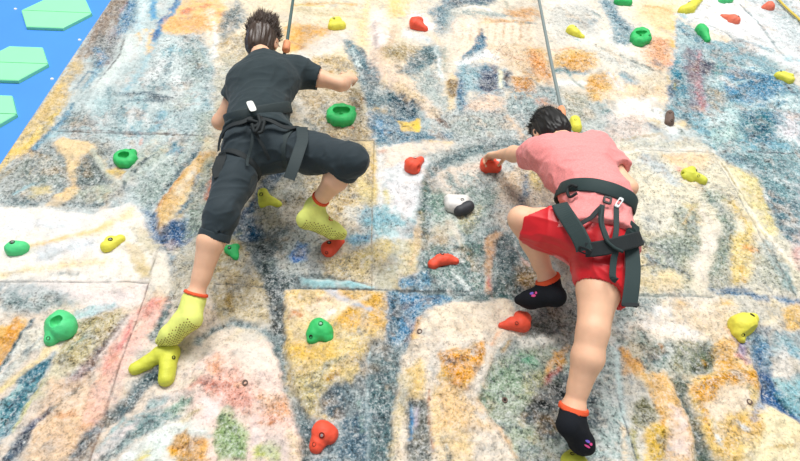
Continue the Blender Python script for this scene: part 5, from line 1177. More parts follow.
"""  # one dark brown stroke puts a shadow between the black climber's legs into the colour


def line_axis(lo, f0, f1, hi, fine, coarse):
    return np.concatenate([np.arange(lo, f0, coarse), np.arange(f0, f1, fine), np.arange(f1, hi + coarse, coarse)])


XS = line_axis(-1.958, -1.958, 3.62, 4.6, .0062, .04)
ZS = line_axis(0.0, 1.96, 5.72, 6.6, .0062, .04)
GX, GZ = np.meshgrid(XS, ZS - Z0)
GX = GX.astype(np.float32)
GZ = GZ.astype(np.float32)


def build_wall():
    nz, nx = GX.shape
    w1 = .020
    WX = GX + w1 * fbm2(GX, GZ, .13, 1, 5)
    WZ = GZ + w1 * fbm2(GX, GZ, .13, 2, 5)
    fine = np.clip(fbm2(GX, GZ, .018, 5, 2) * 1.5, -1, 1)
    fine2 = np.clip(fbm2(GX, GZ, .034, 9, 3) * 1.5, -1, 1)
    stretch = np.clip(fbm2(GX * 2.0 + GZ * .7, GZ * .6, .05, 13, 3) * 1.4, -1, 1)
    big = np.clip(fbm2(GX + .5 * GZ, GZ * .8, .085, 17, 3) * 1.6, -1, 1)
    C = np.zeros((nz, nx, 3), np.float32) + srgb('d9d2c6').astype(np.float32)
    for hexc, sd_, cell, thr, am in (('c3ccce', 201, .34, -.05, .9), ('e6cfa6', 207, .30, .15, .9), ('7f98a6', 213, .26, .32, .9), ('ece6da', 219, .24, .25, .9), ('cfae7c', 225, .15, .42, .8)):
        t = fbm2(WX + .6 * WZ, WZ * .8 - .2 * WX, cell, sd_, 4) + .12 * fine2
        C = C + (np.clip((t - thr) * 4, 0, 1) * am)[..., None] * (srgb(hexc).astype(np.float32) - C)
    R = np.full((nz, nx), .5, np.float32)
    H = (.010 * fbm2(GX, GZ, .55, 31, 3)).astype(np.float32)
    zs = GZ[:, 0]
    xs = GX[0]
    rs = np.random.RandomState(3)
    for ln in STROKES.strip().split('\n'):
        kind, col, f, w, sp, ro, h, pt = ln.split(';')
        f = max(float(f) * .001, .002)
        w = float(w) * .001
        sp, ro, h = float(sp), float(ro), float(h)
        q = np.array([float(t) for t in pt.split()], np.float32).reshape(-1, 2) * .01
        m = f + w + .06
        x0, x1 = np.searchsorted(xs, [q[:, 0].min() - m, q[:, 0].max() + m])
        z0, z1 = np.searchsorted(zs, [q[:, 1].min() - m, q[:, 1].max() + m])
        if x1 <= x0 or z1 <= z0:
            continue
        sl = (slice(z0, z1), slice(x0, x1))
        seam = kind == 'B' and w < .012 and h < 0 and ro < .25
        X = GX[sl] if seam else WX[sl]
        Z = GZ[sl] if seam else WZ[sl]
        d = np.full(X.shape, 1e9, np.float32)
        ins = np.zeros(X.shape, bool)
        n = len(q)
        for i in range(n if kind == 'P' else n - 1):
            a = q[i]
            b = q[(i + 1) % n]
            e = b - a
            t = np.clip(((X - a[0]) * e[0] + (Z - a[1]) * e[1]) / (e @ e + 1e-9), 0, 1)
            d = np.minimum(d, (X - a[0] - t * e[0]) ** 2 + (Z - a[1] - t * e[1]) ** 2)
            if kind == 'P' and a[1] != b[1]:
                ins ^= ((a[1] > Z) != (b[1] > Z)) & (X < e[0] * (Z - a[1]) / (b[1] - a[1]) + a[0])
        d = np.sqrt(d)
        sd = np.where(ins, -d, d) if kind == 'P' else d - w * .5
        if seam:
            al = np.clip(.5 - (sd - .0012) / .0045, 0, 1)
            al *= np.clip(1.0 + .7 * fine2[sl], 0, 1)
            C[sl] += (al * .85)[..., None] * (srgb(col).astype(np.float32) - C[sl])
            H[sl] += h * np.clip(.5 - sd / .006, 0, 1)
            continue
        ox, oz = rs.randint(0, 60, 2)
        fn = np.roll(fine, (oz, ox), (0, 1))[sl]
        f2 = np.roll(fine2, (oz, ox), (0, 1))[sl]
        st = np.roll(stretch, (oz, ox), (0, 1))[sl]
        e = -sd / (f * 1.45) + (.55 * fn + .5 * f2) * min(1, .4 + ro)
        al = np.clip(.5 + .5 * e, 0, 1)
        al = al * al * (3 - 2 * al)
        # dry-brushed paint: gaps where the coat under it shows
        gap = np.clip((fn * .55 + st * .55 + f2 * .3 - (.95 - 1.7 * sp)) * 2.2, 0, 1)
        al = al * (1 - min(.85, sp * 1.7) * gap) * np.clip((.9 if kind == 'P' else 1.0) + .4 * np.roll(big, (oz, ox), (0, 1))[sl], .4, 1)
        C[sl] += al[..., None] * (srgb(col).astype(np.float32) - C[sl])
        hs = np.clip(.5 - .5 * sd / max(f, .012), 0, 1)
        R[sl] += hs * .8 * (ro - R[sl])
        if h:
            hh = np.clip(.5 - sd / .05, 0, 1)
            H[sl] += h * hh * hh * (3 - 2 * hh)
    # thin washes dragged over the whole wall, so no coat is even
    lum = C.mean(-1, keepdims=True)
    for hexc, sd_, cell, thr, am in (('e9b878', 101, .10, .22, .45), ('8fa0a8', 111, .09, .20, .55), ('f1ece4', 121, .08, .2, .4), ('b7a890', 131, .06, .22, .5), ('6f8894', 141, .045, .30, .55)):
        t = fbm2(GX * 1.0 + GZ * .55 + .03 * fine2, GZ * .55 - GX * .2, cell, sd_, 4) + .25 * fine2
        wv = np.clip((t - thr) * 2.6, 0, 1) * am * (.12 + .58 * R)
        C = C + wv[..., None] * (srgb(hexc) - C)
    n1 = fbm2(GX, GZ, .013, 71, 2)
    n2 = fbm2(GX + .3 * GZ, GZ, .028, 77, 3)
    fl = np.clip((n1 * .7 + n2 * .75), -1, 1) * (.05 + .28 * R ** 1.4)
    C = np.where(fl[..., None] > 0, C + (fl * .6)[..., None] * (np.array([.88, .87, .84]) - C), C * (1 + fl[..., None] * 1.25))
    # colour holds its depth
    # the paint is a little chalky: pull the strongest tints towards grey
    lum = (C @ np.array([.25, .6, .15]))[..., None]
    cool = np.clip((C[..., 2:3] - C[..., 0:1]) * 4, 0, 1)
    C = C + (lum - C) * (.04 * cool)
    C = lum + (C - lum) * (1.14 + .04 * cool)
    C[..., 1] *= 1 + .07 * cool[..., 0]
    C[..., 2] *= 1 - .08 * cool[..., 0]
    C = np.clip(C, 0, 1)
    lum = np.clip(C @ np.array([.3, .5, .2]), .01, 1)[..., None]
    C = C * (lum / .8) ** .20
    warm = np.clip((C[..., 0] - C[..., 2]) * 2 - .4, 0, 1)
    C[..., 1] *= 1 + .05 * warm
    C = np.clip(C / K_ALB, 0, .93)
    ridge = 1 - np.abs(fbm2(GX + .02 * fine2, GZ, .045, 41, 3)) * 2
    H += R * (.0080 * ridge + .0062 * fbm2(GX, GZ, .021, 43, 2)) + .0015 * fine
    H += R * .006 * fbm2(GX, GZ, .15, 47, 2)
    inb = np.clip((GX + 1.958) / .02, 0, 1)
    H = H * inb
    V = np.stack([GX, -H, GZ + Z0], -1).reshape(-1, 3)
    # back edge so the wall has thickness on its open side
    idx = np.arange(nz * nx).reshape(nz, nx)
    F = np.stack([idx[:-1, :-1], idx[:-1, 1:], idx[1:, 1:], idx[1:, :-1]], -1).reshape(-1, 4)
    back = V[idx[:, 0]] + A(0, .06, 0)
    off = len(V)
    bi = np.arange(nz) + off
    F2 = np.stack([bi[:-1], idx[:-1, 0], idx[1:, 0], bi[1:]], -1)
    V = np.concatenate([V, back])
    F = np.concatenate([F, F2])
    Cc = np.concatenate([C.reshape(-1, 3), C[:, 0]])
    Rc = np.clip(np.concatenate([R.reshape(-1), R[:, 0]]), 0, 1)
    o = mesh_obj('wall_front', V, F, WALL_MAT)
    at = o.data.color_attributes.new('paint', 'FLOAT_COLOR', 'POINT')
    at.data.foreach_set('color', np.concatenate([Cc, Rc[:, None]], 1).astype(np.float32).ravel())
    o['kind'] = 'structure'
    return H


def wall_material():
    m = bpy.data.materials.new('painted_rock')
    m.use_nodes = True
    nt = m.node_tree
    b = nt.nodes['Principled BSDF']
    a = nt.nodes.new('ShaderNodeAttribute')
    a.attribute_name = 'paint'
    b.inputs['Roughness'].default_value = .72
    b.inputs['Specular IOR Level'].default_value = .25
    tc = nt.nodes.new('ShaderNodeTexCoord')

    def noise(scale, detail, rough, stretch=None):
        n = nt.nodes.new('ShaderNodeTexNoise')
        n.inputs['Scale'].default_value = scale
        n.inputs['Detail'].default_value = detail
        n.inputs['Roughness'].default_value = rough
        nt.links.new(tc.outputs['Object'], n.inputs['Vector'])
        return n.outputs['Fac']

    def math_(op, x, y, clamp=False):
        n = nt.nodes.new('ShaderNodeMath')
        n.operation = op
        n.use_clamp = clamp
        for i, v in enumerate((x, y)):
            if isinstance(v, (int, float)):
                n.inputs[i].default_value = v
            else:
                nt.links.new(v, n.inputs[i])
        return n.outputs[0]

    # flecks of paint caught on the grit, finer than the brushwork; stronger where the rock is coarse
    g = math_('ADD', math_('MULTIPLY', math_('SUBTRACT', noise(115, 3, .6), .5), 3.3), math_('MULTIPLY', math_('SUBTRACT', noise(50, 4, .6), .5), 3.0))
    amp = math_('ADD', math_('MULTIPLY', math_('POWER', a.outputs['Alpha'], 1.9), .95), .12)
    g = math_('MULTIPLY', g, amp)
    light = math_('MULTIPLY', math_('SUBTRACT', g, .06), .55, True)
    dark = math_('MULTIPLY', math_('SUBTRACT', math_('MULTIPLY', g, -1), .04), 1.3, True)

    def mix(fac, A_, B_, mode='MIX'):
        n = nt.nodes.new('ShaderNodeMix')
        n.data_type = 'RGBA'
        n.blend_type = mode
        nt.links.new(fac, n.inputs['Factor'])
        nt.links.new(A_, n.inputs['A'])
        if isinstance(B_, tuple):
            n.inputs['B'].default_value = B_
        else:
            nt.links.new(B_, n.inputs['B'])
        return n.outputs['Result']

    c = mix(dark, a.outputs['Color'], (.20, .21, .215, 1), 'MULTIPLY')
    c = mix(light, c, (.86, .855, .83, 1))
    # crinkled veins, pale and dark, where the plaster was dragged
    r2 = math_('POWER', a.outputs['Alpha'], 2.2)
    for sc_, w_, colr in ((34, 15, (.80, .81, .80, 1)), (27, 13, (.085, .115, .135, 1))):
        v = math_('ABSOLUTE', math_('SUBTRACT', noise(sc_, 3.5, .62), .5), 0)
        v = math_('SUBTRACT', 1, math_('MULTIPLY', v, w_), True)
        patch = math_('MULTIPLY', math_('SUBTRACT', noise(9 if sc_ > 30 else 11.5, 2, .5), .42), 4.5, True)
        c = mix(math_('MULTIPLY', math_('MULTIPLY', v, r2), math_('MULTIPLY', patch, .34 if sc_ > 30 else .6)), c, colr)
    nt.links.new(c, b.inputs['Base Color'])
    n = nt.nodes.new('ShaderNodeTexNoise')
    n.inputs['Scale'].default_value = 85
    n.inputs['Detail'].default_value = 6
    n.inputs['Roughness'].default_value = .6
    nt.links.new(tc.outputs['Object'], n.inputs['Vector'])
    bp = nt.nodes.new('ShaderNodeBump')
    bp.inputs['Strength'].default_value = .8
    bp.inputs['Distance'].default_value = .009
    nt.links.new(n.outputs['Fac'], bp.inputs['Height'])
    nt.links.new(bp.outputs['Normal'], b.inputs['Normal'])
    return m


WALL_MAT = wall_material()
HGT = build_wall()


def wall_y(x, z):
    i = min(max(int(np.searchsorted(XS, x)), 4), len(XS) - 5)
    j = min(max(int(np.searchsorted(ZS, z)), 4), len(ZS) - 5)
    return -float(HGT[j - 4:j + 5, i - 4:i + 5].mean())


# ---------------------------------------------------------------- distance fields and surfaces
class Cap:
    """a tapered rounded limb from a to b; w, s flatten it along w"""
    def __init__(s, a, b, ra, rb=None, k=.02, w=None, sq=1.0, cut=(), sub=False):
        s.a = np.asarray(a, float)
        s.b = np.asarray(b, float)
        s.ra = ra
        s.rb = ra if rb is None else rb
        s.k = k
        s.w = None if w is None else unit(w)
        s.sq = sq
        s.cut = cut
        s.sub = sub

    def box(s):
        r = max(s.ra, s.rb)
        return np.minimum(s.a, s.b) - r, np.maximum(s.a, s.b) + r

    def d(s, P, grow=0):
        q = P - s.a
        ba = s.b - s.a
        if s.w is not None:
            q = q + ((q @ s.w) * (s.sq - 1))[..., None] * s.w
            ba = ba + (ba @ s.w) * (s.sq - 1) * s.w
        L = ba @ ba
        t = np.clip((q @ ba) / L, 0, 1) if L > 1e-10 else np.zeros(q.shape[:-1])
        r = np.linalg.norm(q - t[..., None] * ba, axis=-1) - (s.ra + (s.rb - s.ra) * t) - grow
        for p, n in s.cut:
            r = np.maximum(r, (P - np.asarray(p)) @ unit(n))
        return r


class Ell(Cap):
    """an ellipsoid with axes given by the columns of M"""
    def __init__(s, c, M, rad, k=.02, sub=False, cut=()):
        s.c = np.asarray(c, float)
        s.M = np.asarray(M, float)
        s.rad = np.asarray(rad, float)
        s.k = k
        s.sub = sub
        s.cut = cut

    def box(s):
        r = s.rad.max()
        return s.c - r, s.c + r

    def d(s, P, grow=0):
        q = (P - s.c) @ s.M
        rad = s.rad + grow
        k0 = np.linalg.norm(q / rad, axis=-1)
        k1 = np.linalg.norm(q / rad ** 2, axis=-1) + 1e-9
        r = k0 * (k0 - 1) / k1
        for p, n in s.cut:
            r = np.maximum(r, (P - np.asarray(p)) @ unit(n))
        return r


def combine(f, d, pr):
    if pr.sub:
        return np.maximum(f, -d)
    k = max(pr.k, 1e-5)
    h = np.maximum(k - np.abs(f - d), 0) / k
    return np.minimum(f, d) - h * h * k * .25


def field(prims, P, grow=0):
    P = np.asarray(P, float)
    f = np.full(P.shape[:-1], .3)
    for pr in prims:
        f = combine(f, pr.d(P, 0 if pr.sub else grow), pr)
    return f


def normal_at(prims, P, grow=0, e=.003):
    g = np.stack([field(prims, P + e * ax, grow) - field(prims, P - e * ax, grow) for ax in np.eye(3)], -1)
    return g / (np.linalg.norm(g, axis=-1, keepdims=True) + 1e-9)


def snap(prims, P, off, grow=0, it=6):
    P = np.asarray(P, float)
    for _ in range(it):
        P = P - normal_at(prims, P, grow) * (field(prims, P, grow) - off)[..., None] * .85
    return P


def surface(prims, h, grow=0, cuts=(), carve=(), carve_grow=0):
    """dual surface of a field: vertices and quads"""
    lo = np.min([p.box()[0] for p in prims if not p.sub], 0) - grow - 2.5 * h
    hi = np.max([p.box()[1] for p in prims if not p.sub], 0) + grow + 2.5 * h
    n = np.ceil((hi - lo) / h).astype(int) + 1
    F = np.full(n, .3, np.float32)
    ax = [lo[i] + h * np.arange(n[i]) for i in range(3)]

    def sub_apply(pr, g, fn):
        bl, bh = pr.box()
        m = g + max(pr.k, .01) + 2 * h + .01
        i0 = np.maximum(np.floor((bl - m - lo) / h).astype(int), 0)
        i1 = np.minimum(np.ceil((bh + m - lo) / h).astype(int) + 1, n)
        if np.any(i1 <= i0):
            return
        sl = tuple(slice(a, b) for a, b in zip(i0, i1))
        P = np.stack(np.meshgrid(*[ax[i][sl[i]] for i in range(3)], indexing='ij'), -1)
        F[sl] = fn(F[sl], pr.d(P, g), pr)

    for pr in prims:
        sub_apply(pr, 0 if pr.sub else grow, combine)
    for pr in carve:
        sub_apply(pr, carve_grow, lambda f, d, q: np.maximum(f, -d))
    if cuts:
        P = np.stack(np.meshgrid(*ax, indexing='ij'), -1)
        for p, nn in cuts:
            F = np.maximum(F, ((P - np.asarray(p)) @ unit(nn)).astype(np.float32))
    S = F < 0
    nx, ny, nz = n - 1
    c = np.zeros((nx, ny, nz), np.int8)
    offs = [(a, b, d) for a in (0, 1) for b in (0, 1) for d in (0, 1)]
    for a, b, d in offs:
        c += S[a:a + nx, b:b + ny, d:d + nz]
    act = np.argwhere((c > 0) & (c < 8))
    pos = np.zeros((len(act), 3))
    cnt = np.zeros(len(act))
    for o0 in offs:
        for k in range(3):
            if o0[k]:
                continue
            o1 = list(o0)
            o1[k] = 1
            f0 = F[act[:, 0] + o0[0], act[:, 1] + o0[1], act[:, 2] + o0[2]]
            f1 = F[act[:, 0] + o1[0], act[:, 1] + o1[1], act[:, 2] + o1[2]]
            x = (f0 < 0) != (f1 < 0)
            t = np.where(x, f0 / np.where(x, f0 - f1, 1), 0)
            p = np.tile(np.array(o0, float), (len(act), 1))
            p[:, k] += t
            pos += p * x[:, None]
            cnt += x
    V = lo + h * (act + pos / cnt[:, None])
    idx = np.full((nx, ny, nz), -1, np.int64)
    idx[act[:, 0], act[:, 1], act[:, 2]] = np.arange(len(act))
    quads = []
    for k in range(3):
        s0 = [slice(1, None)] * 3
        s1 = [slice(1, None)] * 3
        s0[k] = slice(0, -1)
        a = S[tuple(s0)]
        s1[k] = slice(1, None)
        b = S[tuple(s1)]
        e = np.argwhere(a != b)
        base = e + 1
        base[:, k] -= 1
        ok = np.all(base < np.array([nx, ny, nz]), 1)
        base = base[ok]
        ins = a[tuple(e[ok].T)]
        u, v = (k + 1) % 3, (k + 2) % 3
        du = np.zeros(3, int)
        dv = np.zeros(3, int)
        du[u] = 1
        dv[v] = 1
        q = np.stack([idx[tuple((base - du - dv).T)], idx[tuple((base - dv).T)], idx[tuple(base.T)], idx[tuple((base - du).T)]], -1)
        q[~ins] = q[~ins][:, ::-1]
        quads.append(q)
    Q = np.concatenate(quads)
    Q = Q[np.all(Q >= 0, 1)]
    return V, Q


def vnormals(V, Q):
    n = np.cross(V[Q[:, 2]] - V[Q[:, 0]], V[Q[:, 3]] - V[Q[:, 1]])
    N = np.zeros_like(V)
    for k in range(4):
        np.add.at(N, Q[:, k], n)
    return N / (np.linalg.norm(N, axis=1, keepdims=True) + 1e-12)


def relax(V, Q, it=2, lam=.5):
    for _ in range(it):
        s = np.zeros_like(V)
        c = np.zeros(len(V))
        for k in range(4):
            for j in (1, 3):
                np.add.at(s, Q[:, k], V[Q[:, (k + j) % 4]])
                np.add.at(c, Q[:, k], 1)
        V = V + lam * (s / np.maximum(c, 1)[:, None] - V)
    return V


def folds(V, amp, cell, seed, axis=None, stretch=3.0):
    """creases in cloth: ridged noise drawn out along an axis"""
    P = V.copy()
    if axis is not None:
        a = unit(axis)
        P = P - ((P @ a) * (1 - 1 / stretch))[:, None] * a
    n = noise3(P, cell, seed) + .35 * noise3(P, cell * .5, seed + 3)
    r = 1 - np.minimum(np.abs(n) * 1.3, 1)
    return amp * (r * r - .35)


def spline(pts, n):
    P = np.asarray(pts, float)
    if len(P) == 2:
        t = np.linspace(0, 1, n)[:, None]
        return P[0] * (1 - t) + P[1] * t
    Q = np.concatenate([[2 * P[0] - P[1]], P, [2 * P[-1] - P[-2]]])
    L = np.concatenate([[0], np.cumsum(np.linalg.norm(np.diff(P, axis=0), axis=1))])
    out = []
    for s in np.linspace(0, L[-1], n):
        i = min(max(np.searchsorted(L, s) - 1, 0), len(P) - 2)
        t = (s - L[i]) / (L[i + 1] - L[i] + 1e-9)
        p0, p1, p2, p3 = Q[i:i + 4]
        out.append(.5 * (2 * p1 + (p2 - p0) * t + (2 * p0 - 5 * p1 + 4 * p2 - p3) * t ** 2 + (3 * p1 - p0 - 3 * p2 + p3) * t ** 3))
    return np.array(out)


def ribbon(P, N, width, thick, closed=False):
    """webbing: a flat band along P with face normal N"""
    n = len(P)
    T = np.roll(P, -1, 0) - np.roll(P, 1, 0) if closed else np.gradient(P, axis=0)
    T /= np.linalg.norm(T, axis=1, keepdims=True) + 1e-9
    Sd = np.cross(N, T)
    Sd /= np.linalg.norm(Sd, axis=1, keepdims=True) + 1e-9
    N = np.cross(T, Sd)
    wv = np.full(n, width) if np.isscalar(width) else np.asarray(width)
    prof = [(-.5, 0), (-.5, .6), (-.42, 1), (.42, 1), (.5, .6), (.5, 0)]
    V = np.concatenate([P + Sd * (wv * a)[:, None] + N * (b * thick) for a, b in prof])
    F = []
    m = len(prof)
    for i in range(n if closed else n - 1):
        j = (i + 1) % n
        for k in range(m):
            l = (k + 1) % m
            F.append((k * n + i, l * n + i, l * n + j, k * n + j))
    if not closed:
        F.append(tuple(k * n for k in range(m))[::-1])
        F.append(tuple(k * n + n - 1 for k in range(m)))
    return V, F


def tube(P, r, sides=8):
    P = np.asarray(P, float)
    n = len(P)
    T = np.gradient(P, axis=0)
    T /= np.linalg.norm(T, axis=1, keepdims=True) + 1e-9
    up = A(.3, .9, .2)
    rr = np.full(n, r) if np.isscalar(r) else np.asarray(r)
    V = []
    for i in range(n):
        u = unit(np.cross(T[i], up))
        v = np.cross(T[i], u)
        for k in range(sides):
            a = 2 * math.pi * k / sides
            V.append(P[i] + rr[i] * (math.cos(a) * u + math.sin(a) * v))
    F = []
    for i in range(n - 1):
        for k in range(sides):
            l = (k + 1) % sides
            F.append((i * sides + k, i * sides + l, (i + 1) * sides + l, (i + 1) * sides + k))
    F.append(tuple(range(sides))[::-1])
    F.append(tuple(range((n - 1) * sides, n * sides)))
    return np.array(V), F


def merge(parts):
    V, F, off = [], [], 0
    for v, f in parts:
        V.append(v)
        F += [tuple(int(i) + off for i in q) for q in f]
        off += len(v)
    return np.concatenate(V), F


def loop_on(prims, grow, c, axis, off, n=56, start=None, reach=.34):
    """where a belt round c, square to axis, lies on the body"""
    axis = unit(axis)
    u = unit(np.cross(axis, A(.2, .9, .1)) if start is None else start - (start @ axis) * axis)
    v = np.cross(axis, u)
    ang = np.linspace(0, 2 * math.pi, n, endpoint=False)
    D = np.cos(ang)[:, None] * u + np.sin(ang)[:, None] * v
    r = np.zeros(n)
    ts = np.arange(reach, .01, -.004)
    hit = np.zeros(n, bool)
    for t in ts:
        f = field(prims, c + D * t, grow)
        new = (f < off) & ~hit
        r[new] = t
        hit |= new
    for _ in range(2):
        r = (np.roll(r, 1) + 2 * r + np.roll(r, -1)) / 4
    P = c + D * r[:, None]
    return P, D


# ---------------------------------------------------------------- materials
SKIN = material('skin', 'efbd9c', .5, .4, bump=.12, bscale=260, vary=.05, vscale=25, sss=.12)
HAIR_BROWN = material('dark_brown_hair', '46372e', .42, .5)
HAIR_BLACK = material('black_hair', '191817', .5, .45)
CLOTH_DARK = material('charcoal_jersey', '2d393d', .85, .25, bump=.25, bscale=520, vary=.08, vscale=22, sheen=.1)
CLOTH_TROUSER = material('charcoal_trouser_cloth', '2a363c', .75, .3, bump=.2, bscale=600, vary=.08, vscale=18, sheen=.1)
CLOTH_PINK = material('heather_pink_jersey', 'f49694', .88, .2, bump=.3, bscale=420, vary=.12, vscale=150, sheen=.15)
CLOTH_RED = material('red_satin_short', 'd41420', .42, .5, bump=.12, bscale=300, sheen=.1)
WEB_BLACK = material('black_webbing', '23292b', .7, .35, bump=.35, bscale=700)
WEB_GREY = material('dark_grey_webbing', '333e40', .68, .35, bump=.35, bscale=700)
WEB_TEAL = material('slate_green_webbing', '2c3d3d', .68, .35, bump=.35, bscale=700)
STEEL = material('steel', 'a9adad', .4, .5, metal=.25)
STEEL_DARK = material('dark_steel', '2a2a2a', .45, .4, metal=.5)
TAG_WHITE = material('white_tag', 'ecebe4', .6, .3)
TAG_MARK = material('grey_print', '6f7678', .6, .3)
SOCK_LIME = material('lime_sock_knit', 'e6ec80', .9, .2, bump=.4, bscale=480, vary=.05, vscale=60)
SOCK_CUFF = material('orange_cuff_knit', 'ea5f3a', .9, .2, bump=.4, bscale=480)
SOCK_BLACK = material('black_sock_knit', '191c22', .9, .2, bump=.4, bscale=480)
GRIP_BROWN = material('brown_grip_rubber', '9a8a3c', .6, .3)
LOGO_PINK = material('pink_print', 'e0508c', .6, .3)
LOGO_VIOLET = material('violet_print', '7a62c8', .6, .3)
LOGO_RED = material('red_print', 'd8543a', .6, .3)
ROPE_GREEN = material('grey_green_rope', '4f6664', .7, .3, bump=.6, bscale=420)
ROPE_GREY = material('grey_rope', '84908f', .7, .3, bump=.6, bscale=420)
ROPE_YELLOW = material('yellow_rope', 'e0c860', .7, .3, bump=.6, bscale=420)
SLEEVE = material('apricot_rope_sleeve', 'ef9f74', .6, .3)
HOLE_DARK = material('dark_hole', '2a2622', .8, .2)
BLUE_BOARD = material('blue_board', '4b92e8', .62, .3, bump=.05, bscale=60, vary=.03, vscale=3)
MINT = material('mint_panel_paint', '94eeb4', .5, .35, vary=.02, vscale=8)
PURPLE = material('purple_panel_paint', 'b58ae0', .5, .35)


def hold_mat(name, col):
    return material(name, col, .5, .4, bump=.5, bscale=330, vary=.05, vscale=45)


M_RED = hold_mat('red_hold_resin', 'f2573c')
M_CORAL = hold_mat('coral_hold_resin', 'f07a60')
M_GREEN = hold_mat('green_hold_resin', '36c068')
M_LGREEN = hold_mat('light_green_hold_resin', '52d486')
M_YEL = hold_mat('yellow_hold_resin', 'ece452')
M_LIME = hold_mat('olive_yellow_hold_resin', 'd6d84a')
M_BROWN = hold_mat('brown_hold_resin', '6e5a50')
M_WHITE = hold_mat('pale_grey_hold_resin', 'e2dfda')
M_BLACK = hold_mat('black_hold_resin', '36383c')

# ---------------------------------------------------------------- the blue wall and its panels


def box_mesh(lo, hi):
    V = [(x, y, z) for x in (lo[0], hi[0]) for y in (lo[1], hi[1]) for z in (lo[2], hi[2])]
    F = [(0, 1, 3, 2), (4, 6, 7, 5), (0, 4, 5, 1), (2, 3, 7, 6), (0, 2, 6, 4), (1, 5, 7, 3)]
    return np.array(V, float), F


v, f = box_mesh((-5.6, .045, 0), (-1.93, .12, 6.6))
o = mesh_obj('wall_side', v, f, BLUE_BOARD, smooth=False)
o['kind'] = 'structure'
FLOOR = material('grey_mat_floor', 'a4a8aa', .8, .3, vary=.05, vscale=3)
v, f = box_mesh((-5.6, -15, -.1), (4.6, .12, 0))
o = mesh_obj('floor', v, f, FLOOR, smooth=False)
o['kind'] = 'structure'


def hex_panel(cx, cz, s, label, mat=MINT, th=.024, turn=0):
    """a hexagonal relief panel in two bevelled halves with a joint between them"""
    root = thing('hexagon_panel', (cx, .045, cz), label, 'wall panel', 'hexagon panels on the blue wall' if mat is MINT else None)
    g = .0025
    for sg in (1, -1):
        hx = s * .866
        base = [(-s, g), (s, g), (s * .5, hx), (-s * .5, hx)]
        V, F = [], []
        for y, k in ((0, 1.0), (-th * .8, 1.0), (-th, .975)):
            for x, z in base:
                zz = z if z <= g else z * k
                V.append((cx + x * k, .045 + y, cz + sg * zz))
        for r in range(2):
            for i in range(4):
                j = (i + 1) % 4
                q = (r * 4 + i, r * 4 + j, r * 4 + 4 + j, r * 4 + 4 + i)
                F.append(q if sg < 0 else q[::-1])
        q = (8, 9, 10, 11)
        F.append(q if sg > 0 else q[::-1])
        mesh_obj('panel_half', V, F, mat, root, smooth=False)
    return root


hex_panel(-2.296, 5.072, 0.243, 'mint green hexagon panel highest on the blue wall', MINT)
hex_panel(-2.315, 4.437, 0.212, 'mint green hexagon panel, middle one of the three', MINT)
hex_panel(-2.275, 3.935, 0.196, 'mint green hexagon panel, lowest one, cut by the photo edge', MINT)


for (sx, sz, lb) in [(-2.614, 5.125, 'white screw cap beside the topmost mint panel'), (-2.031, 4.759, 'white screw cap near the rock wall edge, beside the middle mint panel'), (-2.036, 4.311, 'white screw cap right of the middle mint panel, lower one')]:
    V, F = [], []
    for k in range(10):
        a = 2 * math.pi * k / 10
        V.append((sx + .011 * math.cos(a), .045, sz + .011 * math.sin(a)))
        V.append((sx + .008 * math.cos(a), .040, sz + .008 * math.sin(a)))
    F = [(2 * k, 2 * ((k + 1) % 10), 2 * ((k + 1) % 10) + 1, 2 * k + 1) for k in range(10)] + [tuple(2 * k + 1 for k in range(10))]
    o = mesh_obj('screw_cap', V, F, TAG_WHITE, smooth=False)
    tag(o, lb, 'screw cap')

# ---------------------------------------------------------------- climbing holds
HG = 'climbing holds bolted to the painted wall'


def bolt_parts(root, prims, x, z, big=True, dark=False):
    """a recessed bolt: dark washer well with a metal head in it"""
    y = -.2
    for _ in range(400):
        if field(prims, A(x, y, z)) < .0:
            break
        y += .0006
    n = normal_at(prims, A(x, y, z))
    if n[1] > -.35:
        n = unit(n + A(0, -.9, 0))
    u = unit(np.cross(n, A(.1, .2, 1)))
    w = np.cross(n, u)
    c = A(x, y, z)
    R = .0085 if big else .0062
    V, F = [], []
    ns = 14
    rings = [(R * 1.25, -.002), (R * 1.2, .0022), (R, .0026), (R * .92, -.001)]
    for r, h in rings:
        for k in range(ns):
            a = 2 * math.pi * k / ns
            V.append(c + n * h + r * (math.cos(a) * u + math.sin(a) * w))
    for i in range(len(rings) - 1):
        for k in range(ns):
            l = (k + 1) % ns
            F.append((i * ns + k, i * ns + l, (i + 1) * ns + l, (i + 1) * ns + k))
    F.append(tuple(range(3 * ns, 4 * ns)))
    well = mesh_obj('bolt_well', V, F, HOLE_DARK, root)
    if dark:
        return
    V, F = [], []
    rings = [(R * .62, -.001), (R * .62, .0022), (R * .5, .003), (R * .28, .003), (R * .26, .0012)]
    for r, h in rings:
        for k in range(6 if r < R * .4 else 6):
            a = 2 * math.pi * k / 6
            V.append(c + n * h + r * (math.cos(a) * u + math.sin(a) * w))
    for i in range(len(rings) - 1):
        for k in range(6):
            l = (k + 1) % 6
            F.append((i * 6 + k, i * 6 + l, (i + 1) * 6 + l, (i + 1) * 6 + k))
    F.append(tuple(range(24, 30)))
    mesh_obj('bolt', V, F, STEEL, well, smooth=False)


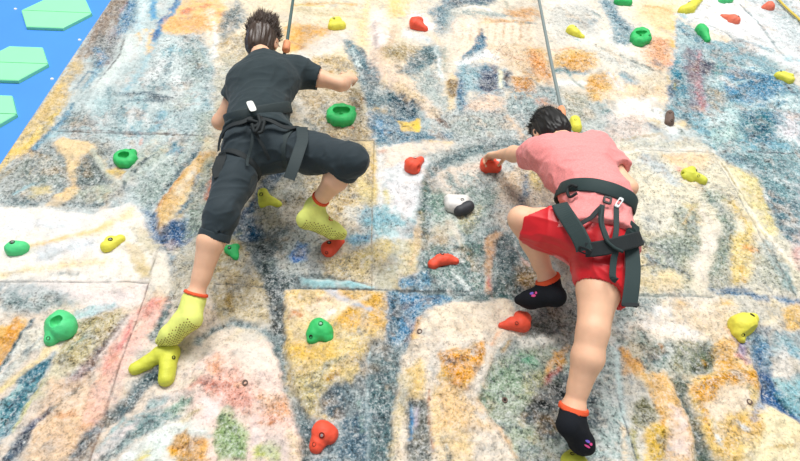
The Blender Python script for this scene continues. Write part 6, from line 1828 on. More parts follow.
def hold(label, mat, caps, bolts=(), subs=(), low=None, seed=1, rough=.0022):
    """caps: x, y, z, x, y, z, r, r in metres on the wall; y is how far it stands out"""
    c0 = np.mean([[q[0], q[2]] for q in caps] + [[q[3], q[5]] for q in caps], 0)
    yb = wall_y(*c0)
    dy = A(0, yb + .004, 0)

    def mk(q, sub=False):
        return Cap(A(*q[0:3]) + dy, A(*q[3:6]) + dy, q[6], q[7], .012 if not sub else .004, sub=sub)
    pr = [mk(q) for q in caps]
    for p in pr:               # foot of the hold reaches into the wall
        r = max(p.ra, p.rb)
    wall_plane = [(A(0, yb + .012, 0), A(0, 1, 0))]
    foot = [Cap(A(p.a[0], yb - .002, p.a[2]), A(p.b[0], yb - .002, p.b[2]), p.ra * .9, p.rb * .9, .014) for p in pr]
    sb = [mk(q, True) for q in subs]
    allp = foot + pr + sb
    V, Q = surface(allp, .0034, cuts=wall_plane)
    N = vnormals(V, Q)
    V = V + N * (rough * (noise3(V, .03, seed) + .5 * noise3(V, .012, seed + 5)))[:, None]
    root = thing('climbing_hold', (c0[0], yb, c0[1]), label, 'climbing hold', HG)
    mesh_obj('grip_body', V, Q, mat, root)
    if low:
        lp = [mk(q) for q in low]
        V, Q = surface(lp, .0034, cuts=wall_plane)
        mesh_obj('lower_shell', V, Q, M_BLACK, root)['label'] = 'black lower half'
    for b in bolts:
        bolt_parts(root, allp, b[0], b[1], b[2], b[3])
    return root


hold('green ring-shaped hold alone on grey-blue rock, upper left', M_GREEN,
     [(-1.293, -0.022, 3.552, -1.295, -0.022, 3.529, 0.022, 0.022), (-1.295, -0.022, 3.529, -1.312, -0.022, 3.516, 0.022, 0.022), (-1.312, -0.022, 3.516, -1.338, -0.022, 3.52, 0.022, 0.022), (-1.338, -0.022, 3.52, -1.359, -0.022, 3.537, 0.022, 0.022), (-1.359, -0.022, 3.537, -1.367, -0.022, 3.561, 0.022, 0.022), (-1.367, -0.022, 3.561, -1.357, -0.022, 3.58, 0.022, 0.022), (-1.357, -0.023, 3.58, -1.334, -0.023, 3.585, 0.023, 0.023), (-1.334, -0.023, 3.585, -1.309, -0.023, 3.574, 0.023, 0.023), (-1.309, -0.023, 3.574, -1.293, -0.023, 3.552, 0.023, 0.023), (-1.309, -0.018, 3.598, -1.307, -0.017, 3.608, 0.018, 0.017)],
     [(-1.318, 3.611, 0, 1)],
     subs=[(-1.339, -0.036, 3.555, -1.319, -0.036, 3.556, 0.021, 0.021)], seed=3)
hold('round green dome hold at the left, on white painted rock', M_LGREEN,
     [(-1.627, -0.013, 2.939, -1.602, -0.012, 2.941, 0.038, 0.033)],
     [(-1.624, 2.948, 1, 0)], seed=4)
hold('lemon yellow oval hold on white painted rock', M_YEL,
     [(-1.226, -0.013, 2.964, -1.184, -0.009, 3.012, 0.029, 0.02), (-1.226, -0.011, 3.001, -1.224, -0.011, 2.995, 0.023, 0.023)],
     [(-1.211, 2.987, 1, 0)], seed=5)
hold('large green hold with a hollow scoop at the left', M_LGREEN,
     [(-1.276, -0.026, 2.561, -1.26, -0.024, 2.539, 0.052, 0.048), (-1.303, -0.021, 2.563, -1.297, -0.013, 2.499, 0.041, 0.027), (-1.307, -0.013, 2.605, -1.289, -0.013, 2.601, 0.025, 0.025)],
     [(-1.302, 2.603, 1, 0), (-1.295, 2.489, 0, 1)],
     subs=[(-1.277, -0.067, 2.547, -1.271, -0.067, 2.556, 0.022, 0.018)], seed=6)
hold('big forked yellow-green foothold under the lime sock', M_LIME,
     [(-0.839, -0.021, 2.43, -0.925, -0.016, 2.372, 0.03, 0.023), (-0.807, -0.024, 2.434, -0.793, -0.02, 2.33, 0.034, 0.029), (-0.839, -0.023, 2.434, -0.802, -0.023, 2.443, 0.032, 0.032)],
     [(-0.777, 2.408, 0, 1)], seed=7)
hold('small green hold beside the black trouser cuff', M_GREEN,
     [(-0.673, -0.013, 2.96, -0.641, -0.009, 2.978, 0.017, 0.011), (-0.668, -0.013, 2.955, -0.634, -0.008, 2.918, 0.016, 0.01), (-0.64, -0.009, 2.976, -0.632, -0.008, 2.918, 0.011, 0.01)],
     [(-0.663, 2.954, 0, 0)], seed=8)
hold('olive yellow wedge hold between the legs of the climber in black', M_LIME,
     [(-0.565, -0.021, 3.32, -0.555, -0.017, 3.255, 0.026, 0.022), (-0.557, -0.019, 3.301, -0.479, -0.011, 3.257, 0.024, 0.013), (-0.558, -0.016, 3.269, -0.487, -0.011, 3.256, 0.02, 0.013)],
     [(-0.567, 3.289, 1, 1)],
     subs=[(-0.541, -0.018, 3.296, -0.507, -0.018, 3.263, 0.008, 0.006)], seed=9)
hold('red hold under the raised lime sock', M_RED,
     [(-0.207, -0.017, 2.977, -0.152, -0.009, 3.036, 0.034, 0.017), (-0.216, -0.014, 2.994, -0.184, -0.012, 3.021, 0.029, 0.024)],
     [(-0.206, 2.998, 1, 0), (-0.214, 2.948, 0, 1)], seed=10)
hold('green ring-shaped hold right of the black shirt', M_GREEN,
     [(-0.147, -0.03, 3.964, -0.158, -0.03, 3.928, 0.03, 0.03), (-0.158, -0.03, 3.928, -0.191, -0.03, 3.908, 0.03, 0.03), (-0.191, -0.03, 3.908, -0.23, -0.03, 3.912, 0.03, 0.03), (-0.23, -0.03, 3.912, -0.257, -0.03, 3.94, 0.03, 0.03), (-0.257, -0.03, 3.94, -0.259, -0.03, 3.978, 0.03, 0.03), (-0.259, -0.03, 3.977, -0.236, -0.03, 4.008, 0.03, 0.03), (-0.236, -0.03, 4.008, -0.197, -0.03, 4.017, 0.03, 0.03), (-0.197, -0.03, 4.016, -0.162, -0.03, 3.999, 0.03, 0.03), (-0.162, -0.03, 3.999, -0.147, -0.03, 3.964, 0.03, 0.03), (-0.143, -0.018, 4.026, -0.137, -0.015, 4.04, 0.018, 0.015)],
     [(-0.195, 4.053, 0, 1)],
     subs=[(-0.221, -0.05, 3.967, -0.18, -0.05, 3.969, 0.031, 0.031)], seed=11)
hold('small lime yellow block hold high on the wall near the first rope', M_YEL,
     [(-0.318, -0.021, 4.948, -0.262, -0.02, 4.969, 0.036, 0.033), (-0.322, -0.017, 5.016, -0.288, -0.017, 5.032, 0.029, 0.029)],
     [(-0.315, 5.016, 1, 1)], seed=12)
hold('red hold at the top, on white and cream rock', M_RED,
     [(0.275, -0.028, 5.016, 0.34, -0.014, 4.977, 0.047, 0.023), (0.263, -0.02, 5.064, 0.3, -0.02, 5.067, 0.033, 0.033)],
     [(0.305, 5.037, 0, 1)], seed=13)
hold('red hold with a spout on the pink and white rock, centre', M_RED,
     [(0.204, -0.028, 3.54, 0.215, -0.027, 3.534, 0.041, 0.038), (0.222, -0.021, 3.563, 0.257, -0.013, 3.605, 0.03, 0.019), (0.19, -0.015, 3.584, 0.201, -0.015, 3.592, 0.022, 0.022)],
     [(0.219, 3.575, 1, 1)],
     subs=[(0.246, -0.038, 3.516, 0.261, -0.038, 3.493, 0.019, 0.019)], seed=14)
hold('pale grey and black rock-shaped hold', M_WHITE,
     [(0.395, -0.023, 3.302, 0.468, -0.022, 3.305, 0.032, 0.031), (0.402, -0.024, 3.266, 0.443, -0.022, 3.256, 0.034, 0.031), (0.477, -0.018, 3.28, 0.497, -0.015, 3.271, 0.026, 0.021)],
     [(0.456, 3.287, 0, 1)],
     low=[(0.44, -0.028, 3.23, 0.488, -0.031, 3.256, 0.028, 0.031), (0.431, -0.018, 3.224, 0.472, -0.022, 3.235, 0.018, 0.022)], seed=15)
hold('red hold gripped by the climber in pink', M_RED,
     [(0.619, -0.028, 3.568, 0.676, -0.023, 3.567, 0.036, 0.029), (0.619, -0.022, 3.602, 0.653, -0.022, 3.603, 0.028, 0.028)],
     [(0.69, 3.55, 0, 1)], seed=16)
hold('wide red arched hold left of the black sock', M_RED,
     [(0.288, -0.019, 2.906, 0.32, -0.02, 2.929, 0.024, 0.024), (0.32, -0.02, 2.928, 0.358, -0.019, 2.936, 0.026, 0.024), (0.359, -0.018, 2.937, 0.397, -0.013, 2.93, 0.023, 0.016), (0.332, -0.013, 2.955, 0.337, -0.013, 2.955, 0.016, 0.016)],
     [(0.332, 2.949, 1, 0)],
     subs=[(0.302, -0.022, 2.872, 0.364, -0.022, 2.891, 0.015, 0.012)], seed=17)
hold('green D-shaped hold on the yellow rock panel', M_GREEN,
     [(-0.219, -0.02, 2.556, -0.203, -0.02, 2.546, 0.04, 0.04), (-0.24, -0.012, 2.508, -0.239, -0.015, 2.521, 0.024, 0.029), (-0.178, -0.011, 2.514, -0.184, -0.014, 2.531, 0.022, 0.027), (-0.231, -0.016, 2.53, -0.194, -0.016, 2.535, 0.032, 0.032)],
     [(-0.207, 2.553, 1, 0), (-0.245, 2.504, 0, 1)],
     subs=[(-0.203, -0.023, 2.469, -0.201, -0.023, 2.467, 0.023, 0.023)], seed=18)
hold('red rounded hold low on dark teal rock', M_RED,
     [(-0.17, -0.018, 2.131, -0.162, -0.017, 2.127, 0.042, 0.041), (-0.185, -0.012, 2.09, -0.188, -0.011, 2.083, 0.029, 0.026), (-0.14, -0.011, 2.119, -0.137, -0.011, 2.126, 0.026, 0.026)],
     [(-0.168, 2.107, 1, 0), (-0.194, 2.08, 0, 1)], seed=19)
hold('red pointed foothold under the raised black sock', M_RED,
     [(0.565, -0.008, 2.58, 0.645, -0.027, 2.583, 0.011, 0.036), (0.653, -0.018, 2.622, 0.668, -0.023, 2.61, 0.025, 0.031), (0.614, -0.016, 2.593, 0.663, -0.021, 2.577, 0.022, 0.028)],
     [(0.623, 2.569, 0, 1)], seed=20)
hold('yellow-green foothold under the lower black sock', M_LIME,
     [(0.742, -0.022, 2.028, 0.774, -0.027, 2.013, 0.028, 0.033), (0.762, -0.018, 2.043, 0.776, -0.018, 2.039, 0.022, 0.022)],
     [(0.748, 2.041, 0, 1)], seed=21)
hold('small yellow teardrop hold right of the grey rope', M_YEL,
     [(1.424, -0.022, 5.024, 1.451, -0.019, 4.991, 0.037, 0.031), (1.445, -0.016, 4.996, 1.499, -0.008, 4.96, 0.026, 0.013)],
     [(1.448, 5.021, 0, 1)], seed=22)
hold('dark green loop hold near the top on cream rock', M_GREEN,
     [(1.974, -0.027, 4.967, 1.948, -0.027, 4.921, 0.027, 0.027), (1.949, -0.027, 4.921, 1.913, -0.027, 4.895, 0.027, 0.027), (1.913, -0.027, 4.895, 1.884, -0.027, 4.901, 0.027, 0.027), (1.884, -0.027, 4.901, 1.875, -0.027, 4.937, 0.027, 0.027), (1.875, -0.027, 4.936, 1.89, -0.027, 4.985, 0.027, 0.027), (1.889, -0.027, 4.985, 1.922, -0.027, 5.025, 0.027, 0.027), (1.922, -0.028, 5.024, 1.957, -0.028, 5.036, 0.028, 0.028), (1.957, -0.028, 5.035, 1.978, -0.028, 5.012, 0.028, 0.028), (1.978, -0.028, 5.013, 1.974, -0.028, 4.967, 0.028, 0.028), (1.959, -0.031, 4.953, 1.967, -0.03, 4.93, 0.031, 0.03), (1.879, -0.026, 4.928, 1.905, -0.029, 4.899, 0.026, 0.029)],
     [(1.967, 4.924, 0, 1)],
     subs=[(1.908, -0.045, 4.966, 1.947, -0.045, 4.982, 0.028, 0.025)], seed=23)
hold('green hold cut by the top edge, above the green loop hold', M_GREEN,
     [(1.913, -0.025, 5.488, 1.993, -0.02, 5.48, 0.035, 0.029)],
     [], seed=24)
hold('long yellow hold at the top edge', M_YEL,
     [(2.411, -0.023, 5.392, 2.462, -0.027, 5.405, 0.038, 0.045), (2.469, -0.026, 5.422, 2.642, -0.014, 5.62, 0.043, 0.024)],
     [(2.469, 5.463, 1, 1)], seed=25)
hold('green hold at the top edge on white rock', M_LGREEN,
     [(2.812, -0.021, 5.589, 2.876, -0.02, 5.597, 0.03, 0.028)],
     [], seed=26)
hold('green drooping hold on blue and white rock at the upper right', M_GREEN,
     [(2.443, -0.028, 5.119, 2.446, -0.028, 5.077, 0.035, 0.035), (2.448, -0.027, 5.079, 2.449, -0.016, 4.981, 0.033, 0.02)],
     [(2.485, 5.12, 0, 1)], seed=27)
hold('coral pointed hold on the white rock slab', M_CORAL,
     [(2.767, -0.022, 5.271, 2.78, -0.02, 5.261, 0.036, 0.033), (2.718, -0.007, 5.355, 2.769, -0.019, 5.291, 0.011, 0.032)],
     [(2.787, 5.267, 0, 1)], seed=28)
hold('coral round hold near the yellow rope', M_CORAL,
     [(3.164, -0.02, 5.507, 3.171, -0.019, 5.502, 0.04, 0.037), (3.134, -0.009, 5.51, 3.157, -0.016, 5.506, 0.018, 0.032)],
     [], seed=29)
hold('yellow hold at the right edge under the white slab', M_YEL,
     [(2.789, -0.019, 4.557, 2.841, -0.02, 4.505, 0.026, 0.029), (2.836, -0.013, 4.586, 2.884, -0.013, 4.565, 0.018, 0.018)],
     [(2.799, 4.571, 0, 1)], seed=30)
hold('small brown hold right of the black-haired climber', M_BROWN,
     [(1.848, -0.014, 4.089, 1.817, -0.016, 4.004, 0.024, 0.026)],
     [(1.815, 3.992, 0, 1), (1.833, 4.07, 0, 1)], seed=31)
hold('olive yellow ridged hold right of the pink shirt', M_LIME,
     [(1.753, -0.018, 3.555, 1.789, -0.017, 3.573, 0.026, 0.025), (1.775, -0.02, 3.537, 1.824, -0.017, 3.496, 0.029, 0.024), (1.741, -0.012, 3.529, 1.77, -0.012, 3.514, 0.017, 0.017)],
     [(1.812, 3.566, 0, 1), (1.792, 3.506, 0, 1)],
     subs=[(1.733, -0.018, 3.546, 1.781, -0.018, 3.552, 0.009, 0.007)], seed=32)
hold('yellow half-dome hold at the lower right', M_YEL,
     [(1.643, -0.027, 2.592, 1.664, -0.027, 2.602, 0.049, 0.049), (1.728, -0.012, 2.636, 1.704, -0.015, 2.635, 0.023, 0.027), (1.63, -0.011, 2.536, 1.627, -0.017, 2.558, 0.02, 0.031)],
     [(1.685, 2.621, 1, 1), (1.623, 2.539, 0, 1)],
     subs=[(1.685, -0.046, 2.515, 1.696, -0.046, 2.52, 0.057, 0.057)], seed=33)
hold('yellow hold behind the head of the climber in pink', M_YEL,
     [(1.216, -0.018, 3.99, 1.21, -0.018, 3.924, 0.031, 0.031)],
     [(1.204, 3.958, 0, 1)], seed=34)

# bare bolt inserts sunk in the rock
for (x, z, lb) in [(-0.485, 2.315, 'bare bolt insert on the pink rock, low'), (0.541, 2.26, 'bare bolt insert on the green-grey rock left of the lower leg'), (1.532, 2.25, 'bare bolt insert on the cream and yellow slab, lower right'), (0.21, 2.548, 'small bare bolt hole on the pale slab left of the red pointed foothold')]:
    y = wall_y(x, z) - .002
    V, F = [], []
    ns = 14
    for r, h in ((.0115, .004), (.0115, -.003), (.0075, -.0035), (.0055, .002)):
        for k in range(ns):
            a = 2 * math.pi * k / ns
            V.append((x + r * math.cos(a), y + h, z + r * math.sin(a)))
    for i in range(3):
        for k in range(ns):
            l = (k + 1) % ns
            F.append((i * ns + k, i * ns + l, (i + 1) * ns + l, (i + 1) * ns + k))
    F.append(tuple(range(3 * ns, 4 * ns)))
    root = thing('bolt_insert', (x, y, z), lb, 'bolt insert')
    mesh_obj('ring', V, F[:-1], M_BROWN, root)
    mesh_obj('socket', V[3 * ns:], [tuple(range(ns))], HOLE_DARK, root)


# ---------------------------------------------------------------- people
def rot(v, axis, ang):
    axis = unit(axis)
    return v * math.cos(ang) + np.cross(axis, v) * math.sin(ang) + axis * (axis @ v) * (1 - math.cos(ang))


def hand_prims(W, dirp, n, thumb, curl=(.4, .5, .4), spread=.06, sc=1.0, thumb_in=.5):
    """wrist W, dirp to the knuckles, n the way the palm faces, thumb the side the thumb is on"""
    dirp = unit(dirp)
    n = unit(n - (n @ dirp) * dirp)
    s = unit(thumb - (thumb @ dirp) * dirp - (thumb @ n) * n)
    P = []
    offs = (.030, .0105, -.0095, -.029)
    lens = ((.043, .026, .021), (.047, .030, .022), (.043, .028, .021), (.034, .021, .018))
    ang = (spread, spread * .3, -spread * .4, -spread * 1.2)
    axis = np.cross(dirp, n)
    for i in range(4):
        a = W + s * offs[i] * .55 * sc + dirp * .012 * sc
        kn = W + dirp * (.086 - .004 * abs(i - 1)) * sc + s * offs[i] * sc
        P.append(Cap(a, kn, .0125 * sc, .0105 * sc, .016))
    P.append(Cap(W + s * .012 * sc + dirp * .03 * sc + n * .008 * sc, W - s * .012 * sc + dirp * .055 * sc + n * .006 * sc, .015 * sc, .013 * sc, .02))
    for i in range(4):
        d = rot(dirp, n, -ang[i] if np.cross(n, dirp) @ s < 0 else ang[i])
        p = W + dirp * (.086 - .004 * abs(i - 1)) * sc + s * offs[i] * sc
        rr = (.0098, .0088, .0082, .0068)
        th = 0
        for j in range(3):
            th = curl[j] * (1 + .06 * i)
            d = rot(d, axis, th)
            q = p + d * lens[i][j] * sc
            P.append(Cap(p, q, rr[j] * sc * (.88 if i == 3 else 1), rr[j + 1] * sc * (.88 if i == 3 else 1), .0035))
            p = q
    t0 = W + s * .020 * sc + dirp * .018 * sc + n * .004 * sc
    t1 = t0 + unit(s * .75 + dirp * .75 + n * thumb_in * .6) * .046 * sc
    t2 = t1 + unit(s * .15 + dirp * .85 + n * thumb_in) * .032 * sc
    t3 = t2 + unit(-s * .15 + dirp * .85 + n * thumb_in * 1.2) * .026 * sc
    P.append(Cap(t0, t1, .0145 * sc, .0115 * sc, .014))
    P.append(Cap(t1, t2, .0108 * sc, .0098 * sc, .004))
    P.append(Cap(t2, t3, .0098 * sc, .0078 * sc, .004))
    return P


def foot_prims(an, heel, toe, sc=1.0):
    f = unit(toe - heel)
    up = unit((an - heel) - ((an - heel) @ f) * f)
    L = np.linalg.norm(toe - heel)
    h = heel + up * .03 + f * .026
    ball = heel + f * (L * .70) + up * .022
    tip = toe + up * .017 - f * .016
    mid = heel + f * L * .42 + up * .044
    side = np.cross(f, up)
    return [Cap(an, h, .036 * sc, .033 * sc, .03), Cap(an, mid, .036 * sc, .031 * sc, .03), Cap(h, ball, .031 * sc, .030 * sc, .03),
            Cap(mid, ball, .032 * sc, .030 * sc, .03),
            Cap(ball - side * .018, tip - side * .014, .025 * sc, .0165 * sc, .02), Cap(ball + side * .018, tip + side * .016 - f * .012, .024 * sc, .0145 * sc, .02)]


def leg_prims(hip, knee, an, back, sc=1.0):
    ca = knee + (an - knee) * .36 + unit(back) * .013
    return [Cap(hip, hip + (knee - hip) * .55, .088 * sc, .072 * sc, .03), Cap(hip + (knee - hip) * .5, knee, .074 * sc, .053 * sc, .03),
            Cap(knee, knee + (an - knee) * .1, .051 * sc, .050 * sc, .02),
            Cap(knee, ca, .049 * sc, .0545 * sc, .014), Cap(ca, knee + (an - knee) * .74, .054 * sc, .037 * sc, .016),
            Cap(knee + (an - knee) * .70, an, .037 * sc, .031 * sc, .012)]


def arm_prims(sh, el, wr, sc=1.0):
    return [Cap(sh, sh + (el - sh) * .5, .052 * sc, .047 * sc, .03), Cap(sh + (el - sh) * .45, el, .046 * sc, .038 * sc, .02),
            Cap(el, el + (wr - el) * .3, .038 * sc, .042 * sc, .02), Cap(el + (wr - el) * .3, wr, .042 * sc, .027 * sc, .02)]


def head_prims(c, u, f):
    """skull centre c, crown direction u, face direction f"""
    r = np.cross(f, u)
    M = np.stack([r, f, u], 1)
    at = lambda x, y, z: c + r * x + f * y + u * z
    P = [Ell(c + u * .02, M, (.076, .096, .098), .02), Ell(at(0, .015, -.045), M, (.062, .075, .075), .03),
         Cap(at(-.045, .02, -.075), at(0, .07, -.098), .024, .020, .03), Cap(at(.045, .02, -.075), at(0, .07, -.098), .024, .020, .03),
         Cap(at(0, .088, .012), at(0, .106, -.028), .010, .014, .012),                                   # nose
         Cap(at(-.018, .088, -.058), at(.018, .088, -.058), .010, .010, .010),                             # lips
         Cap(at(-.045, .078, .030), at(-.012, .088, .032), .011, .011, .014), Cap(at(.045, .078, .030), at(.012, .088, .032), .011, .011, .014)]
    for sx in (-1, 1):
        P.append(Cap(at(sx * .032, .098, .010), at(sx * .034, .098, .010), .013, .013, .006, sub=True))
        P.append(Cap(at(sx * .032, .078, .010), at(sx * .033, .078, .010), .013, .013, .003))
        E = np.stack([unit(r * sx + f * -.35), unit(f + r * sx * .35), u], 1)
        P.append(Ell(at(sx * .080, -.004, -.004), E, (.009, .019, .033), .006))
        P.append(Ell(at(sx * .087, -.002, -.002), E, (.007, .011, .019), .003, sub=True))
    return P


def hair_strands(c, u, f, n, length, top_only, seed, lift=.5, spike=0.0):
    """many thin locks rooted on the scalp"""
    rs = np.random.RandomState(seed)
    r = np.cross(f, u)
    parts_V, F = [], []
    off = 0
    while len(parts_V) < n:
        d = unit(rs.normal(size=3))
        x, y, z = d
        if y > .35 and z < .55:
            continue
        if z < -.62 or (z < -.1 and y > .1):
            continue
        if top_only and z < .15 and rs.rand() < .75:
            continue
        base = c + u * .02 + r * x * .078 + f * y * .098 + u * z * .100
        nn = unit(r * x + f * y + u * z)
        comb = unit(u * (.55 if z > 0 else -.6) + f * .25 + r * .25 * math.sin(6 * x + 4 * y))
        dr = unit(nn * (lift + spike * max(z, 0)) + comb * .9 + rs.normal(size=3) * .22)
        L = length * (.45 + .55 * max(z, 0) + .25 * rs.rand()) * (1 if z > .1 else .55)
        bend = unit(comb + rs.normal(size=3) * .25) * L * .35
        w = .0026 * (.7 + .6 * rs.rand())
        sd = unit(np.cross(dr, nn + .01))
        sd2 = unit(np.cross(dr, sd))
        V = []
        for t in (0, .35, .7):
            p = base + dr * L * t + bend * t * t - nn * .004
            ww = w * (1 - .55 * t)
            V += [p + sd * ww, p - sd * ww * .5 + sd2 * ww * .8, p - sd * ww * .5 - sd2 * ww * .8]
        V.append(base + dr * L + bend)
        parts_V.append(np.array(V))
        for k in (0, 3):
            for a in range(3):
                b = (a + 1) % 3
                F.append((off + k + a, off + k + b, off + k + 3 + b, off + k + 3 + a))
        for a in range(3):
            F.append((off + 6 + a, off + 6 + (a + 1) % 3, off + 9))
        off += 10
    return np.concatenate(parts_V), F


def hair(root, c, u, f, mat, nape, n, length, seed, spike, cap_grow=.012):
    r = np.cross(f, u)
    M = np.stack([r, f, u], 1)
    pr = [Ell(c + u * .020 - f * .004, M, (.079, .098, .101), .02), Ell(c - u * .035 - f * .030, M, (.070, .072, .072), .02)]
    V, Q = surface(pr, .0045, grow=cap_grow - .008, cuts=[(c - u * nape, -u + f * .75), (c + f * .045 + u * .03, f - u * .55)])
    N = vnormals(V, Q)
    q = np.stack([(V - c) @ r, (V - c) @ f, ((V - c) @ u) * .18], 1)
    V = V + N * (.005 * noise3(q, .009, seed) + .004 * noise3(q, .022, seed + 1))[:, None]
    V2, F2 = hair_strands(c, u, f, n, length, False, seed, .55, spike)
    V, F = merge([(V, Q), (V2, F2)])
    return mesh_obj('hair', V, F, mat, root)


def torso_prims(J, sc=1.0):
    up = unit(J['neck'] - J['waist'])
    face = A(0, 1, 0)
    face = unit(face - (face @ up) * up)
    side = unit(J['shR'] - J['shL'])
    side = unit(side - (side @ face) * face)
    pel = (J['hipL'] + J['hipR']) / 2
    hs = unit(J['hipR'] - J['hipL'])
    chest = J['waist'] * .45 + J['neck'] * .55
    upper = J['neck'] * .80 + J['waist'] * .20
    P = [Cap(pel - hs * .045, pel + hs * .045, .105 * sc, .105 * sc, .04, face, 1.05),
         Cap(J['waist'] - side * .032, J['waist'] + side * .032, .084 * sc, .084 * sc, .04, face, 1.05),
         Cap(pel, J['waist'], .108 * sc, .096 * sc, .05, face, 1.08),
         Cap(J['waist'], chest, .098 * sc, .120 * sc, .05, face, 1.12),
         Cap(chest - side * .052, chest + side * .052, .100 * sc, .105 * sc, .05, face, 1.12),
         Cap(J['waist'] - side * .032, chest - side * .056, .072 * sc, .086 * sc, .05, face, 1.1), Cap(J['waist'] + side * .032, chest + side * .056, .072 * sc, .086 * sc, .05, face, 1.1),
         Cap(chest, upper, .11 * sc, .08 * sc, .05, face, 1.15),
         Cap(upper, J['shL'], .07 * sc, .055 * sc, .045), Cap(upper, J['shR'], .07 * sc, .055 * sc, .045),
         Cap(chest - side * .055, J['shL'], .078 * sc, .055 * sc, .045), Cap(chest + side * .055, J['shR'], .078 * sc, .055 * sc, .045),
         Cap(J['neck'] - up * .02, J['shL'], .05 * sc, .046 * sc, .04), Cap(J['neck'] - up * .02, J['shR'], .05 * sc, .046 * sc, .04)]
    for s, h in ((-1, 'hipL'), (1, 'hipR')):
        P.append(Cap(J[h] - face * .035, J[h] - face * .03 - up * .03, .082 * sc, .075 * sc, .04))
    return P, up, face, side


def sock(root, fp, legp, an, knee, mat, top, grow, cuff_len, logo=None, grip=None, label=None, cuff_label=None):
    ax = unit(knee - an)
    ctop = an + ax * top
    leg = legp[-2:]
    V, Q = surface(fp + leg, .004, grow=grow, cuts=[(ctop, ax)])
    N = vnormals(V, Q)
    V = V + N * (.0012 * noise3(V, .02, 3))[:, None]
    mats = [mat]
    fm = np.zeros(len(Q), int)
    cen = V[Q].mean(1)
    if grip is not None:
        mats.append(GRIP_BROWN)
        n, sd, heel, f = grip
        nn = vnormals(V, Q)[Q].mean(1)
        e1, e2 = f, np.cross(n, f)
    o = mesh_obj('sock', V, Q, None, root, mats=mats, fmat=fm)
    if label:
        o['label'] = label
    if grip is not None:
        # rubber dots on the sole, each set on the knit along its normal
        parts = []
        allp = fp + leg
        cnt = 0
        for i in range(22):
            for j in range(-4, 5):
                p = heel + f * (.012 + i * .0098) + e2 * (j * .0088 + (.0044 if i % 2 else 0)) + n * .06
                for _ in range(60):
                    if field(allp, p, grow) < .0004:
                        break
                    p = p - n * .002
                if field(allp, p, grow) > .003:
                    continue
                nm = normal_at(allp, p, grow)
                if nm @ n < .45:
                    continue
                u = unit(np.cross(nm, f))
                w = np.cross(nm, u)
                ring = [p + nm * .0004 + .0033 * (math.cos(a) * u + math.sin(a) * w) for a in np.linspace(0, 2 * math.pi, 7)[:-1]]
                top_ = [q + nm * .0012 - (q - p) * .3 for q in ring]
                Vd = np.array(ring + top_)
                Fd = [(k, (k + 1) % 6, 6 + (k + 1) % 6, 6 + k) for k in range(6)] + [tuple(range(6, 12))]
                parts.append((Vd, Fd))
        if parts:
            v, f2 = merge(parts)
            mesh_obj('sole_grip', v, f2, GRIP_BROWN, o)['label'] = 'brown dotted sole grip'
    # cuff
    V, Q = surface(legp[-2:] + fp[:2], .004, grow=grow + .0028, cuts=[(ctop + ax * .002, ax), (ctop - ax * cuff_len, -ax)])
    c = mesh_obj('cuff', V, Q, SOCK_CUFF, o)
    c['label'] = cuff_label or 'orange sock cuff'
    if logo:
        pos, nrm, mats_ = logo
        for k, (dx, dz, rr, m_) in enumerate(mats_):
            nm = unit(nrm)
            u = unit(np.cross(nm, A(.1, .3, 1)))
            w = np.cross(nm, u)
            p = pos + u * dx + w * dz + nm * .05
            allp = fp + leg
            for _ in range(120):
                if field(allp, p, grow) < .001:
                    break
                p = p - nm * .001
            ring = np.array([p + rr[0] * math.cos(a) * u + rr[1] * math.sin(a) * w for a in np.linspace(0, 2 * math.pi, 11)[:-1]])
            ring = snap(allp, ring, .0012, grow, 4)
            V = np.concatenate([ring, ring - normal_at(allp, ring, grow) * .002])
            F = [tuple(range(10))] + [(k2, (k2 + 1) % 10, 10 + (k2 + 1) % 10, 10 + k2) for k2 in range(10)]
            mesh_obj('logo_mark', V, F, m_, o, smooth=False)
    return o


# ---- the climber in black
JL = dict(head=A(-0.6217, -0.42, 4.0599), neck=A(-0.5727, -0.45, 3.8334), shL=A(-0.6468, -0.41, 3.7239), shR=A(-0.4079, -0.41, 3.8156), elR=A(-0.1868, -0.37, 3.782), wrR=A(-0.156, -0.22, 4.033), haR=A(-0.1172, -0.17, 4.1974), elL=A(-0.7934, -0.24, 3.6063), wrL=A(-0.7774, -0.14, 3.797), haL=A(-0.772, -0.12, 3.8664), waist=A(-0.5455, -0.41, 3.4545), hipL=A(-0.5838, -0.36, 3.2731), hipR=A(-0.4384, -0.36, 3.2995), knL=A(-0.6237, -0.34, 2.9104), anL=A(-0.7194, -0.14, 2.6123), heL=A(-0.6808, -0.15, 2.5066), toL=A(-0.8336, -0.05, 2.4471), knR=A(-0.0979, -0.46, 3.1213), anR=A(-0.2686, -0.19, 3.0931), heR=A(-0.3238, -0.2, 2.9753), toR=A(-0.1251, -0.06, 3.0046))
root = thing('person', (JL['waist'][0], JL['waist'][1], JL['waist'][2]), 'climber in black shirt, cropped black trousers and lime socks, one knee raised sideways', 'person', 'climbers on the painted wall')
up_h = unit(A(.08, -.50, 1))
f_h = unit(A(.10, 1, .5))
f_h = unit(f_h - (f_h @ up_h) * up_h)
tor, up, face, side = torso_prims(JL)
headc = JL['head']
neck = [Cap(JL['neck'] - up * .03, headc - up_h * .05 - f_h * .015, .055, .050, .03)]
armL = arm_prims(JL['shL'], JL['elL'], JL['wrL'])
armR = arm_prims(JL['shR'], JL['elR'], JL['wrR'], .95)
legL = leg_prims(JL['hipL'], JL['knL'], JL['anL'], A(-.1, -1, .1))
legR = leg_prims(JL['hipR'], JL['knR'], JL['anR'], A(-.5, .1, -.8))
footL = foot_prims(JL['anL'], JL['heL'], JL['toL'])
footR = foot_prims(JL['anR'], JL['heR'], JL['toR'])
haL = hand_prims(JL['wrL'], JL['haL'] - JL['wrL'], A(0, 1, 0), A(1, 0, .1), (.5, .8, .6))
